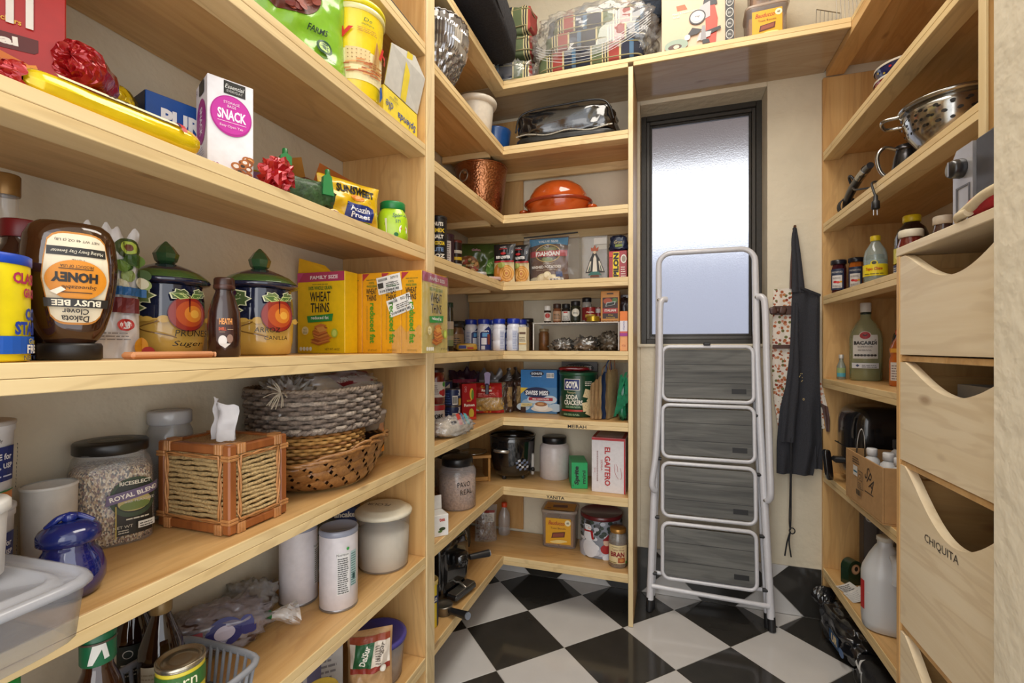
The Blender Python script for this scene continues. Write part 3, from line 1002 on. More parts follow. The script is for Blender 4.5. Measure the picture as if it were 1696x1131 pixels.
for k, (x, h_, rz_) in enumerate(((-.04, .095, .1), (.052, .072, -.35))):
    m = MB(); prism(m, [(x - .013, .03), (x + .013, .03), (x + .011 + rz_ * .01, h_), (x, h_ + .008), (x - .011, h_)], -.030, -.016, col('1F7A3E', .3, coat=.4), 'XZ')
    c_ = ob('bag_clip', m, t)
    ob('clip_jaw', lathe(MB(), [(.004, -.02), (.006, -.018), (.006, .018), (.004, .02)], col('17662F', .3), 10, cx=x, cy=-.023, z=h_ - .002).xform(Matrix.Rotation(0, 4, 'Z')), c_)
t = T('open_carton', 'opened brown carton with raised orange flaps at the back of the third shelf', 'carton', (-.985, 1.17, Z2))
m = MB(); box(m, -.06, -.13, 0, .06, .11, .14, col('6E3A22', .5)); ob('carton_body', m, t)
for k, (a, b, d_, c_) in enumerate((((-.055, -.12, .141), (.05, -.12, .141), .05, 'C98A3A'), ((.06, -.1, .141), (.06, .1, .141), .045, 'B5652A'))):
    m = MB(); dz = Vector((.012 if k == 0 else .02, -.03 if k == 0 else .0, d_))
    P0, P1 = Vector(a), Vector(b)
    m.add([P0, P1, P1 + dz * .9, P0 + dz], [(0, 1, 2, 3)], col(c_, .6)); ob('flap', m, t)
t = carton('small_cream_carton', 'small cream carton behind the lime sweetener jar', 'carton', (-.93, 1.325, Z2), (.05, .06, .11), .9, 'D9D2BC')
p = Print(front(-.03)); p.text('Dom', .004, .07, .02, '8A2A20', bold=.03); p.lines(-.02, .03, .02, .05, 3, '8A7A60'); p.rect(-.024, .002, .024, .02, 'C9962A'); p.done(t)
t = T('sweetener_jar', 'lime green plastic sweetener jar with a dark green lid at the shelf end', 'jar', (-.80, 1.268, Z2), FC(-.8, 1.268, -.1))
turned(t, 'jar_body', [(.040, 0), (.044, .003), (.046, .02), (.045, .07), (.040, .086), (.035, .093), (.034, .096)], col('A9CE1E', .28, coat=.3), 36, e=3)
turned(t, 'lid', [(.036, .096), (.038, .098), (.038, .117), (.036, .120), (.0001, .120)], col('177A3C', .35), 36)
p = Print(around(.0462, sx=1.0), True, .0006)
p.rect(-.045, .018, -.012, .064, 'E6E9C8'); p.lines(-.042, .02, -.015, .062, 9, '4A4A3A'); p.text('Splenda', .026, .072, .015, '1A3E7A', shear=.2, w=.044); p.text('STEVIA', .03, .056, .009, '1A3E7A'); p.ell(.036, .032, .014, .016, 'F1EFE6'); p.ell(.036, .035, .010, .005, 'C98F4A'); p.ell(.014, .016, .006, .006, '1A6A34'); p.done(t)

# -- fourth shelf (eye level)
t = tin('starch_can', 'yellow starch can with a blue lid at the left end of the middle shelf', 'can', (-.812, .352, Z3), .046, .128, 'E8D319', rz=FC(-.8, .36, .2), lid='1F49B5', lid_h=.013, lid_r=1.03)
p = Print(around(.046, 0, .62), True)
p.text('CLASSIC', .018, .105, .014, 'B22A5A', bold=.04, w=.05); p.text('GROUND', .026, .087, .012, 'B22A5A', bold=.04, w=.04); p.text('CORN', .028, .060, .016, '1E3E9E', bold=.05, w=.04); p.text('STARCH', .022, .042, .017, '1E3E9E', bold=.05, w=.056)
p.rect(-.07, .010, .07, .032, '1B55B0'); p.text('Gluten', .024, .026, .007, 'E8D319'); p.text('FREE', .022, .016, .011, 'F2F2EE', bold=.03); p.text('NET WT', .018, .005, .006, '1E3E6E')
for k in range(9):
    p.ell(-.034, .02 + k * .011, .012, .005, 'DFA51A', 8)
p.done(t)

t = T('glass_bottle', 'clear glass bottle with a gold cap behind the starch can at the wall', 'bottle', (-.972, .452, Z3))
turned(t, 'bottle_glass', [(.03, 0), (.033, .004), (.033, .15), (.028, .18), (.0155, .205), (.014, .25), (.015, .252)], CLR, 28)
turned(t, 'liquid', [(.03, .003), (.0315, .006), (.0315, .14), (.0001, .141)], tinted('B9A987', alpha=.5), 28)
turned(t, 'cap', [(.0165, .252), (.0172, .254), (.0172, .283), (.016, .285), (.0001, .285)], col('8E6A3A', .35, .5), 24)
t = T('sauce_jar', 'dark brown syrup jar with a dark red cap behind the starch can', 'jar', (-.905, .440, Z3))
turned(t, 'jar_glass', [(.032, 0), (.035, .004), (.035, .13), (.030, .155), (.022, .168), (.021, .18)], tinted('3A2018', alpha=.94), 30)
turned(t, 'cap', [(.0235, .178), (.0242, .18), (.0242, .202), (.023, .204), (.0001, .204)], col('6B1518', .4), 26)

t = T('honey_bottle', 'big squeeze bottle of honey standing upside down on its black cap', 'bottle', (-.825, .455, Z3), FC(-.82, .452, .05))
prof = [(.026, .024), (.032, .03), (.039, .045), (.047, .075), (.052, .11), (.053, .14), (.050, .175), (.044, .189), (.036, .196), (.0001, .198)]
turned(t, 'bottle_body', prof, tinted('3E2210', .06, .9), 44, e=2.4, sy=.72)
turned(t, 'cap', [(.034, 0), (.036, .002), (.036, .020), (.034, .024), (.0001, .024)], col('1E1A17', .4), 36, sy=.85)
def oval(prof, sy, e=2.4):
    def fn(u, v, l):
        r = prof[-1][0]
        for (r0, h0), (r1, h1) in zip(prof, prof[1:]):
            if h0 <= v <= h1:
                r = r0 + (r1 - r0) * (v - h0) / max(1e-6, h1 - h0); break
        a = -PI / 2 + u / .05
        k = (abs(cos(a)) ** e + abs(sin(a)) ** e) ** (-1 / e)
        return Vector((r * k * cos(a) * 1.0 + l * cos(a), (r * k * sin(a)) * sy + (l + .0006) * sin(a), v))
    return fn
p = Print(oval(prof, .72), True, .0006)
def rrect(p, u0, v0, u1, v1, c_, k=.2):
    w, h = u1 - u0, v1 - v0
    V, F = [], []
    N_ = 14
    for i in range(N_ + 1):
        x = -1 + 2 * i / N_
        y = (1 - abs(x) ** 4) ** .25 * (1 - .16 * x * 0)
        for q in range(9):
            V.append((u0 + w * (x + 1) / 2 * 1.0, v0 + h * (.5 + .5 * y * (-1 + q / 4))))
    for i in range(N_):
        for q in range(8):
            F.append((i * 9 + q, i * 9 + 9 + q, i * 9 + 10 + q, i * 9 + q + 1))
    p.put(V, F, c_)
rrect(p, -.030, .050, .040, .180, 'C98432'); rrect(p, -.0285, .053, .0385, .177, 'EBDDBE')
R_ = PI
p.text('NET WT 48 OZ (3 LB)', .005, .168, .0045, '40342A', rot=R_, w=.044); p.rect(-.024, .146, .033, .158, '2A2622'); p.text('Making Every Day Sweeter', .005, .152, .006, 'E9DFC6', rot=R_, w=.05, shear=.2)
p.text('PURE', .005, .139, .004, '40342A', rot=R_)
p.ell(.004, .112, .029, .028, 'DB8A1C', 22)
p.text('PRODUCT OF USA', .004, .131, .004, '2A2018', rot=R_, w=.03); p.text('HONEY', .002, .1155, .014, '1E1814', rot=R_, bold=.05, w=.042); p.text('Squeezable', .006, .102, .007, '1E1814', rot=R_, shear=.2, w=.032); p.rect(-.012, .094, .018, .0952, '2A2018'); p.rect(-.012, .1265, .018, .1277, '2A2018')
p.poly([(-.020, .095), (-.010, .102), (-.006, .098), (-.014, .091)], 'EFE7D2')
p.rect(-.026, .074, .035, .086, '2A2622'); p.text('BUSY BEE', .004, .080, .0085, 'E9DFC6', rot=R_, bold=.03, w=.046)
p.text('Dakota', .003, .058, .009, '2A2018', rot=R_, bold=.02, w=.028); p.text('Clover', .003, .068, .008, '2A2018', rot=R_, bold=.02, w=.026)
p.done(t)

t, p = pouch_thing('produce_bag', 'white plastic bag printed with avocado and salad pictures behind the honey bottle', (-.880, .542, Z3), .080, .215, .045, 1.35, 'D8D4D2', 31, lump=.7, ragged=.03)
p.ell(.02, .185, .022, .017, '3E4A22'); p.ell(.02, .186, .014, .011, 'A9B84A'); p.ell(.02, .186, .006, .006, '6B3A22')
for k in range(10):
    p.ell(.025 + .022 * cos(k), .143 + .024 * sin(k * 1.7), .013, .010, ['35501E', '5C7A2E', '8A9A5A', 'C9C2A8'][k % 4], 8)
p.rect(-.01, .104, .05, .118, '2A5E92'); p.rect(-.01, .075, .035, .100, '6E2A2A'); p.ell(.01, .055, .012, .010, 'B5322A'); p.ell(.01, .055, .008, .0065, 'E2DDD8'); p.ell(.038, .02, .012, .015, 'C98A1E'); p.ell(.05, .01, .010, .009, '9E2A2A'); p.lines(-.03, .03, .02, .045, 3, '8A8686'); p.done(t)

def canister(label, loc, s_, rz, words, lean):
    t = T('ceramic_canister', label, 'canister', loc, rz, 'painted fruit canisters on the eye level shelf')
    prof = [(.052, 0), (.060, .004), (.064, .03), (.066, .07), (.065, .11), (.061, .135), (.062, .138)]
    P_ = [(r * s_, h * s_) for r, h in prof]
    navy, ylw = col('1B2038', .12, coat=.8, vary=.25, scale=30), col('C9A24C', .16, coat=.6, vary=.12, scale=20)
    m = MB()
    lathe(m, P_[:4], ylw, 44, caps=True); lathe(m, P_[3:], navy, 44, caps=False)
    ob('canister_body', m, t)
    lid = ob('lid', lathe(MB(), [(r * s_, h * s_) for r, h in ((.062, .139), (.074, .143), (.076, .147), (.072, .152), (.050, .170), (.024, .181), (.014, .184), (.0001, .184))], navy, 44), t)
    ob('lid_band', lathe(MB(), [(r * s_, h * s_) for r, h in ((.0745, .1505), (.0738, .1525), (.058, .166), (.057, .1665))], col('3E5A2A', .14, coat=.8), 44, caps=False), lid)
    ob('knob', lathe(MB(), [(r * s_, h * s_) for r, h in ((.012, .183), (.018, .188), (.020, .194), (.022, .203), (.012, .218), (.002, .228), (.0001, .228))], col('2C4A2C', .15, coat=.8), 8, smooth=False), lid)
    p = Print(around(lambda v: .0645 * s_ + .0022 * s_ * sin(PI * min(1, v / (.14 * s_)))), True, .0007, rough=.15)
    S = lambda *a: [(x * s_, y * s_) for x, y in a]
    for k in range(14):   # uneven edge of the yellow glaze
        p.ell((-.075 + k * .012) * s_, .071 * s_, .009 * s_, (.004 + .003 * sin(k * 2.3)) * s_, 'C9A24C', 8)
    for cx_, cy_, r_, a_ in ((-.052, .088, .030, .5), (-.038, .112, .026, -.3), (-.06, .06, .026, .9), (.022, .118, .018, 2.6), (.048, .12, .014, .4)):
        lp = []
        for k in range(16):
            q = 2 * PI * k / 16
            rr = r_ * (1 if k % 2 else .72) * (abs(cos(q / 2 - .5)) * .5 + .55)
            lp.append(((cx_ + rr * cos(q + a_)) * s_, (cy_ + rr * .8 * sin(q + a_)) * s_))
        p.poly(lp, 'D9D8AE'); p.poly([(cx_ * s_ + (x - cx_ * s_) * .88, cy_ * s_ + (y - cy_ * s_) * .88) for x, y in lp], random.choice(['5A6A3E', '47592F', '6B7A4A']))
        p.poly(S((cx_ - .012, cy_ - .004), (cx_ + .012, cy_ + .003), (cx_ - .011, cy_ - .001)), 'C9CC9A')
    for k in range(5):
        p.ell((-.066 + .011 * (k % 3)) * s_, (.118 + .010 * (k // 2)) * s_ * .98, .0075 * s_, .0075 * s_, '3A1C2E', 10)
    cx_ = .030
    for r_, c_, dx in ((.030, '5E1420', 0), (.0285, '8E2A1E', 0), (.022, 'B04A22', .003), (.014, 'CC7A2A', .007), (.007, 'DDA040', .009)):
        p.ell((cx_ + dx) * s_, .082 * s_, r_ * s_ * .95, r_ * 1.12 * s_, c_, 18)
    p.poly(S((cx_, .112), (cx_ + .003, .112), (cx_ + .002, .085), (cx_ + .001, .085)), '4E1018')
    for a_, q in ((2.6, .03), (.6, .026)):
        p.poly([((cx_ + .002 + q * cos(a_) * f + q * .33 * g_ * -sin(a_)) * s_, (.112 + q * .55 * sin(a_) * f + q * .33 * g_ * cos(a_)) * s_) for f, g_ in ((0, 0), (.4, .8), (1, .15), (.5, -.6))], 'B9C47A')
        p.poly([((cx_ + .002 + q * cos(a_) * f + q * .25 * g_ * -sin(a_)) * s_, (.112 + q * .55 * sin(a_) * f + q * .25 * g_ * cos(a_)) * s_) for f, g_ in ((.1, 0), (.4, .8), (.9, .1), (.5, -.6))], '4E6A34')
    V = [(-.028 + .018 * cos(k * .5) + k * .002, .07 - k * .0028) for k in range(13)]
    for (x0, y0), (x1, y1) in zip(V, V[1:]):
        p.poly(S((x0, y0 - .0012), (x1, y1 - .0012), (x1, y1 + .0012), (x0, y0 + .0012)), '6B4A1E')
    for (w_, u, v, h, ww, sh) in words:
        p.text(w_, u * s_, v * s_, h * s_, '1E1812', w=ww * s_, shear=sh)
    p.done(t, 'painted_fruit')
    return t
canister('navy and yellow peach canister with PRUNES handwritten beside the honey bottle', (-.925, .665, Z3), .98, FC(-.92, .66, .0), [('PRUNES', .036, .045, .012, .05, .1), ('Suger', .030, .024, .013, .045, .3)], 0)
canister('navy and yellow peach canister with ARROZ handwritten next to the tall cracker box', (-.880, .845, Z3), 1.06, FC(-.87, .845, .0), [('ARROZ', .012, .052, .010, .04, .1), ('CANILLA', .026, .036, .008, .038, .1)], 0)
t = T('wooden_slat', 'thin reddish wooden slat lying on the shelf edge before the canisters', 'board', (-.772, .565, Z3), .03)
ob('board', BX(-.015, -.07, 0, .012, .07, .011, wood('Y', 'C98A5A', 'B5734A', rough=.5), .004), t)
ob('worn_end', BX(-.0145, .0702, .001, .0115, .074, .010, wood('Y', 'D9A67A', 'C08A5E', rough=.6), .003), t)
t = T('topping_bottle', 'small dark chocolate topping bottle between the two fruit canisters', 'bottle', (-.796, .682, Z3), FC(-.8, .687, .05))
prof = [(.024, 0), (.027, .003), (.0275, .06), (.026, .085), (.018, .112), (.0145, .122), (.0145, .126)]
turned(t, 'bottle_body', prof, col('2E150E', .22, coat=.5), 32, sy=.8)
turned(t, 'cap', [(.0165, .126), (.0175, .128), (.0175, .146), (.015, .149), (.0001, .149)], col('33180F', .3), 28)
ob('ribbed_cap_ring', lathe(MB(), [(.0178, .128), (.0183, .129), (.0183, .134), (.0178, .135)], col('44241A', .3), 28, caps=False), t)
p = Print(oval([(r, h) for r, h in prof], .8, 2.0), True, .0006)
p.poly([(-.024, .07), (.024, .07), (.026, .03), (.0, .012), (-.025, .03)], '4A2418'); p.poly([(-.022, .068), (.022, .068), (.024, .032), (.0, .015), (-.023, .032)], '3A1A12')
p.text('HEATH', .002, .066, .0115, 'D8914A', bold=.04, w=.036); p.text('SHELL', -.007, .052, .006, 'C9521E', bold=.04, w=.020); p.rect(.006, .051, .022, .0515, 'D8B48A'); p.rect(-.015, .046, .0, .0465, 'D8B48A')
p.ell(-.006, .03, .011, .010, 'D9D2CC'); p.ell(.012, .034, .008, .008, '8A6A5A'); p.poly([(-.016, .025), (.014, .025), (.0, .016)], 'CFC6BE'); p.done(t)

WT = 'E8BE14'
def wheat(p, w, h, back=False):
    p.rect(-w / 2 + .001, h - .028, w / 2 - .001, h - .001, 'B03A5E'); 
    p.text('FAMILY SIZE', .012, h - .016, .0105, 'F3E4E6', bold=.03, w=w * .58); p.poly([(-w / 2 + .001, h - .001), (-w / 2 + .024, h - .001), (-w / 2 + .001, h - .034)], 'C24A80')
    p.lines(-.028, h - .037, .03, h - .034, 1, '3A5A2A'); p.text('100% WHOLE GRAIN', 0, h - .047, .011, '3E7A2E', bold=.02, w=.082)
    p.text('WHEAT', .0, h - .072, .028, '2A2622', w=.072, bold=.015); p.text('THiNS', .0, h - .104, .028, '2A2622', w=.066, bold=.015)
    p.poly([(-.046, h - .128), (.046, h - .122), (.042, h - .143), (-.042, h - .147)], '2E8A3E'); p.text('reduced fat', 0, h - .133, .0095, 'F0EFE6', w=.062, bold=.02)
    rnd = random.Random(8)
    for k in range(12):
        x = .006 + .012 * (rnd.random() - .5); y = h - .205 + k * .0042
        a = .3 * (rnd.random() - .5)
        s_ = .036 - k * .0012
        p.poly([(x - s_, y), (x - s_ * .2, y - .008), (x + s_, y + .002 + a * .01), (x + s_ * .1, y + .009)], ['B5652A', 'D08A3E', 'A4552A', 'C9783A'][k % 4])
    p.poly([(-.012, h - .162), (.014, h - .158), (.026, h - .170), (.0, h - .176)], 'D99A4A')
    p.ell(.052, h - .178, .011, .013, 'A9BE3E'); p.ell(.052, h - .178, .007, .009, 'C9D66A'); p.ell(-.05, h - .17, .012, .012, 'E9D9A0'); p.text('NO', -.05, h - .167, .006, '2A2622'); p.lines(-.058, h - .178, -.042, h - .171, 2, '2A2622')
    for k in range(4):
        p.ell(-w / 2 + .018 + k * .0115, .013, .005, .006, 'F0EEE2', 8)
    p.text('NET WT 14 OZ', .045, .012, .0065, '3A3222', w=.05)
t = T('cracker_carton', 'upright yellow cracker carton with pink top band and an opened top flap', 'carton', (-.952, 1.159, Z3), 0, 'yellow cracker cartons on the eye level shelf')
ob('carton_body', BX(-.083, -.029, 0, .083, .03, .236, col(WT, .35)), t)
m = MB(); m.add([(-.06, -.02, .2365), (-.082, -.028, .2365), (-.058, -.05, .275), (.02, -.035, .252), (.03, -.02, .2365)], [(0, 1, 2, 3, 4)], col('D9A81A', .45)); ob('open_flap', m, t)
p = Print(front(-.029)); wheat(p, .166, .236); p.done(t)
for k in range(4):
    names = ['orange sided cracker carton nearest the wall in the shrink-wrapped row', 'second orange sided cracker carton from the wall in the shrink-wrapped row', 'third orange sided cracker carton, under the white stickers', 'outermost cracker carton of the row, its yellow front facing the aisle']
    x0 = -.921 + k * .0657
    t = T('cracker_carton', names[k], 'carton', (x0 + .0325, 1.276, Z3), 0, 'yellow cracker cartons on the eye level shelf')
    ob('carton_body', BX(-.0323, -.083, 0, .0323, .083, .236, col('DB9A18' if k < 4 else WT, .35)), t)
    p = Print(front(-.083))
    p.poly([(-.031, .233), (-.008, .233), (-.031, .212)], 'A8323A'); p.lines(-.018, .214, .024, .218, 1, '3A5A2A'); p.text('100%', 0, .206, .007, '3E7A2E', w=.018); p.text('WHOLE GRAIN', 0, .196, .007, '3E7A2E', w=.034, bold=.02)
    p.text('WHEAT', 0, .181, .017, '2A2622', w=.036, bold=.015); p.text('THiNS', 0, .162, .017, '2A2622', w=.034, bold=.015)
    p.text('reduced fat', .004, .088, .018, '4A8A1E', rot=-PI / 2, w=.118, bold=.03); p.lines(-.016, .04, -.012, .14, 20, 'B58A2A', fill=.8); p.text('NET WT 14 OZ', .004, .009, .005, '5A4A22', w=.03)
    p.done(t)
    if k == 3:
        ob('front_face', BX(.0324, -.0825, .0005, .0329, .0825, .2355, col('E6CF6A', .35), .0001), t)
        p = Print(rightf(.0330), step=.0005); wheat(p, .165, .236); p.done(t, 'front_print')
    if k == 2:
        st = MB()
        p = Print(flat((-.004, -.0836, .176), (.985, 0, .17), (-.17, 0, .985), (0, -1, 0)), step=.0005)
        p.rect(-.038, .0, .042, .05, 'E4E0D8'); p.bars(-.034, .036, .0, .046, 16, bg='E4E0D8'); p.text('00910', .022, .041, .008, '222222'); p.lines(-.008, .016, .038, .032, 3, '444444'); p.bars(-.034, .003, .038, .012, 26, bg='E4E0D8'); p.rect(-.034, .017, -.016, .032, '3A3834')
        p.done(t, 'price_sticker', 'white shipping sticker with a barcode')
        p = Print(flat((.034, -.0836, .114), (.95, 0, .31), (-.31, 0, .95), (0, -1, 0)), step=.0005); p.k = 3
        p.rect(-.036, .0, .044, .05, 'E4E0D8'); p.bars(-.032, .036, .002, .046, 16, bg='E4E0D8'); p.text('00218', .024, .041, .008, '222222'); p.lines(-.008, .016, .04, .032, 3, '444444'); p.bars(-.032, .003, .04, .012, 26, bg='E4E0D8')
        p.done(t, 'price_sticker', 'tilted white shipping sticker with a barcode')
t = T('shrink_wrap', 'crinkled clear shrink wrap around the outermost cracker cartons', 'wrap', (-.724, 1.276, Z3))
m = MB(); WR = film('FFFFFF', .93, .08, .9)
def fw(a, b):
    n_ = .004 * nz(a * 9, b * 9, 1)
    return (.068 + abs(n_) * 1.3, -.084 + a * .168, b * .236)
grid(m, fw, 20, 20, WR)
grid(m, lambda a, b: (-.03 + a * .098, -.0852 - .002 * abs(nz(a * 9, b * 9, 4)), .236 * b * (.30 + .12 * nz(a * 5, 2))), 16, 10, WR)
grid(m, lambda a, b: (.012 + a * .058 + .003 * nz(a * 9, b * 8), -.084 + b * .168, .2375 + .002 * abs(nz(a * 9, b * 12, 7))), 12, 16, WR)
ob('film_sheet', m, t)
# -- fifth shelf (tissue box, baskets)
def tub_stack(label, loc, lid):
    t = T('powder_tub', label, 'tub', loc, FC(-.9, .42, .35), 'white powder tubs')
    turned(t, 'tub_body', [(.044, 0), (.046, .002), (.0495, .108), (.0515, .110), (.0515, .118)], col('D9D9DC', .4), 36)
    turned(t, 'lid', [(.0520, .1182), (.0525, .119), (.0525, .124), (.049, .125), (.0001, .124)], col(lid, .45), 36)
    p = Print(around(lambda v: .0463 + .0034 * v / .108), True)
    p.rect(-.07, .038, .046, .088, '1F2F70'); p.rect(-.07, .010, .046, .022, 'C9782A'); p.rect(-.07, .0225, .046, .0245, '2E7A4A'); p.text('Rx Only', .012, .097, .006, '2A2A30', w=.02)
    p.text('TYRAMINE for', .006, .074, .009, 'E6E6EA', bold=.03, w=.06); p.text('SUSPENSION, USP', .004, .060, .009, 'E6E6EA', bold=.03, w=.066); p.lines(-.03, .045, .04, .05, 1, 'C8CCE0'); p.lines(-.04, .013, .04, .018, 2, '5A3A10'); p.lines(.05, .02, .066, .09, 12, '6A6A70')
    p.done(t)
    return t
tub_stack('white powder tub with navy label, lower of the stacked pair at the left edge', (-.952, .398, Z4), 'C9C9CC')
tub_stack('white powder tub with navy label, upper of the stacked pair at the left edge', (-.952, .398, Z4 + .1255), 'B9B4AE')
t = T('white_beaker', 'plain white beaker standing behind the cobalt blue jar', 'cup', (-.968, .505, Z4))
turned(t, 'beaker_body', [(.030, 0), (.033, .003), (.035, .127), (.0355, .13), (.033, .1295), (.031, .01), (.0001, .006)], col('CFCCC6', .4), 34)
turned(t, 'rim', [(.0355, .1265), (.0362, .128), (.0362, .131), (.034, .132)], col('D8D6D0', .35), 34, caps=False)
t = T('small_bottle', 'small white bottle with a green cap half hidden behind the rice jar', 'bottle', (-1.038, .535, Z4))
turned(t, 'bottle_body', [(.014, 0), (.016, .002), (.016, .05), (.010, .06), (.009, .066)], col('CFCFCB', .4), 22)
turned(t, 'cap', [(.011, .0665), (.012, .068), (.012, .082), (.0001, .083)], col('2F8A2E', .35), 22)

t = T('cobalt_jar', 'cobalt blue glass jar with a domed rooster lid at the shelf front', 'jar', (-.822, .452, Z4), FC(-.83, .452))
cob = film('141C66', .12, .04, .8)
turned(t, 'jar_glass', [(.026, 0), (.034, .003), (.041, .02), (.0415, .035), (.036, .055), (.028, .068), (.028, .076)], cob, 40)
turned(t, 'glass_core', [(.024, .002), (.038, .02), (.0385, .034), (.033, .054), (.0001, .06)], col('15195A', .1), 30)
lid = turned(t, 'lid', [(.033, .0765), (.036, .079), (.036, .090), (.033, .096), (.020, .105), (.0001, .108)], col('14205E', .12, coat=.6), 40)
m = MB(); lathe(m, [(.004, .104), (.010, .109), (.009, .116), (.0001, .119)], col('1A2A78', .12, coat=.6), 18); tube(m, smooth_path([(-.024, 0, .1), (-.012, -.004, .112), (0, 0, .114), (.012, .003, .110), (.026, 0, .1)]), .0045, col('1A2A78', .12, coat=.6), 8)
ob('knob', m, lid)

t = T('rice_jar', 'big square plastic jar of mixed wild rice with a black screw lid', 'jar', (-.990, .610, Z4), FC(-1., .62, .1))
rp = [(.058, 0), (.061, .003), (.062, .05), (.0605, .13), (.056, .150), (.050, .158), (.049, .165)]
gm_, gnt_, gb_ = new_mat('wild_rice')
gv = gnt_.nodes.new('ShaderNodeTexVoronoi'); gv.inputs['Scale'].default_value = 1
gmap = gnt_.nodes.new('ShaderNodeMapping'); gmap.inputs['Scale'].default_value = (420, 420, 240); gmap.inputs['Rotation'].default_value = (.5, .6, .3)
gtc = gnt_.nodes.new('ShaderNodeTexCoord'); gnt_.links.new(gtc.outputs['Object'], gmap.inputs[0]); gnt_.links.new(gmap.outputs[0], gv.inputs['Vector'])
gr = gnt_.nodes.new('ShaderNodeValToRGB'); gr.color_ramp.interpolation = 'CONSTANT'
for q, (pos, c_) in enumerate(((0, '2B1B14'), (.2, 'A98A5E'), (.42, 'C9B08A'), (.6, '7A4A34'), (.72, 'D6C6A6'), (.88, '5E3A22'))):
    e_ = gr.color_ramp.elements[q] if q < 2 else gr.color_ramp.elements.new(pos)
    e_.position = pos; e_.color = lin(c_)
gsep = gnt_.nodes.new('ShaderNodeSeparateColor'); gnt_.links.new(gv.outputs['Color'], gsep.inputs[0]); gnt_.links.new(gsep.outputs[0], gr.inputs[0]); gnt_.links.new(gr.outputs[0], gb_.inputs['Base Color'])
gbp = gnt_.nodes.new('ShaderNodeBump'); gbp.inputs['Strength'].default_value = .6; gbp.inputs['Distance'].default_value = .002; gnt_.links.new(gv.outputs['Distance'], gbp.inputs['Height']); gnt_.links.new(gbp.outputs[0], gb_.inputs['Normal'])
ri = lathe(MB(), [(r * .97, h) for r, h in ((.058, .003), (.0605, .006), (.0612, .05), (.0602, .128), (.054, .138), (.0001, .142))], gm_, 44, e=3.4)
ob('rice_fill', ri, t, kind='stuff')
turned(t, 'jar_body', rp, CLR, 44, e=3.4)
turned(t, 'lid', [(.054, .162), (.056, .164), (.056, .180), (.054, .183), (.0001, .183)], col('1C1A18', .35), 44)
p = Print(topf(.183)); p.ell(0, 0, .034, .034, '5A5440'); p.ell(0, 0, .030, .030, '2A2824'); p.lines(-.016, -.008, .016, .008, 3, '8A8468'); p.done(t, 'lid_print')
def sq(r, e=3.4):
    def fn(u, v, l):
        a = -PI / 2 + u / r
        k = (abs(cos(a)) ** e + abs(sin(a)) ** e) ** (-1 / e)
        return Vector(((r * k + l + .0006) * cos(a), (r * k + l + .0006) * sin(a), v))
    return fn
p = Print(sq(.0622), True, .0006)
p.rect(.0, .018, .052, .072, '2A2620'); p.ell(.024, .085, .033, .036, '3B4A34', 20); p.ell(.024, .087, .028, .030, '2A2E26', 20); p.ell(.024, .076, .022, .016, 'B9A86A', 16); p.ell(.024, .070, .02, .008, '6B7A3E', 12)
p.poly([(-.014, .076), (.064, .090), (.062, .106), (-.012, .094)], '6A5A78'); p.text('ROYAL BLEND', .024, .0915, .0085, 'E9E2D6', rot=.17, bold=.03, w=.066); p.text('RICESELECT', .024, .112, .007, 'D9D4C0', bold=.03, w=.04); p.text('with FLAXSEED', .03, .079, .0045, 'C9C0B8', w=.04)
p.lines(.012, .046, .042, .052, 1, 'CFC8B4'); p.text('NET WT', .008, .035, .005, 'CFC8B4'); p.lines(.002, .024, .016, .032, 2, 'CFC8B4'); p.rect(.026, .028, .048, .040, 'D9D6CC'); p.lines(.028, .030, .046, .039, 2, '2A2620')
p.rect(-.0015, .016, .0, .074, 'B9A24A'); p.done(t)
t = T('clear_jar', 'empty clear plastic jar with a clear lid between rice jar and tissue box', 'jar', (-1.0145, .738, Z4))
turned(t, 'jar_body', [(.040, 0), (.043, .003), (.044, .14), (.041, .178), (.036, .190), (.035, .196)], film('DCDCDC', .72, .1), 36)
turned(t, 'lid', [(.038, .194), (.040, .196), (.040, .219), (.038, .222), (.0001, .222)], film('CFCFD0', .35, .2), 36)

# wicker tissue cover
t = T('tissue_box', 'wicker and brown wood tissue box cover with bound corners', 'tissue box', (-.873, .7495, Z4 + .001))
BW, BD, BH = .187, .143, .170
bw = wood('Z', '9E5E30', '7A4220', rough=.3, scale=1.5, dark='4A2410'); 
hw, hd = BW / 2, BD / 2
fr = .018
def bar(x0, y0, z0, x1, y1, z1, name='frame_bar', mat=bw):
    ob(name, BX(x0, y0, z0, x1, y1, z1, mat, .003), t)
for sx in (-1, 1):
    for sy in (-1, 1):
        bar(sx * hw - (fr if sx > 0 else 0), sy * hd - (fr if sy > 0 else 0), .0, sx * hw + (fr if sx < 0 else 0), sy * hd + (fr if sy < 0 else 0), BH, 'corner_post')
for z0 in (0.001, BH - fr - .001):
    for s_ in (-1, 1):
        y0 = -hd - .0008 if s_ < 0 else hd - fr + .0008
        bar(-hw + fr, y0, z0, hw - fr, y0 + fr, z0 + fr)
        x0 = -hw - .0008 if s_ < 0 else hw - fr + .0008
        bar(x0, -hd + fr, z0, x0 + fr, hd - fr, z0 + fr)
cane = col('B07A48', .4, vary=.2, scale=60)
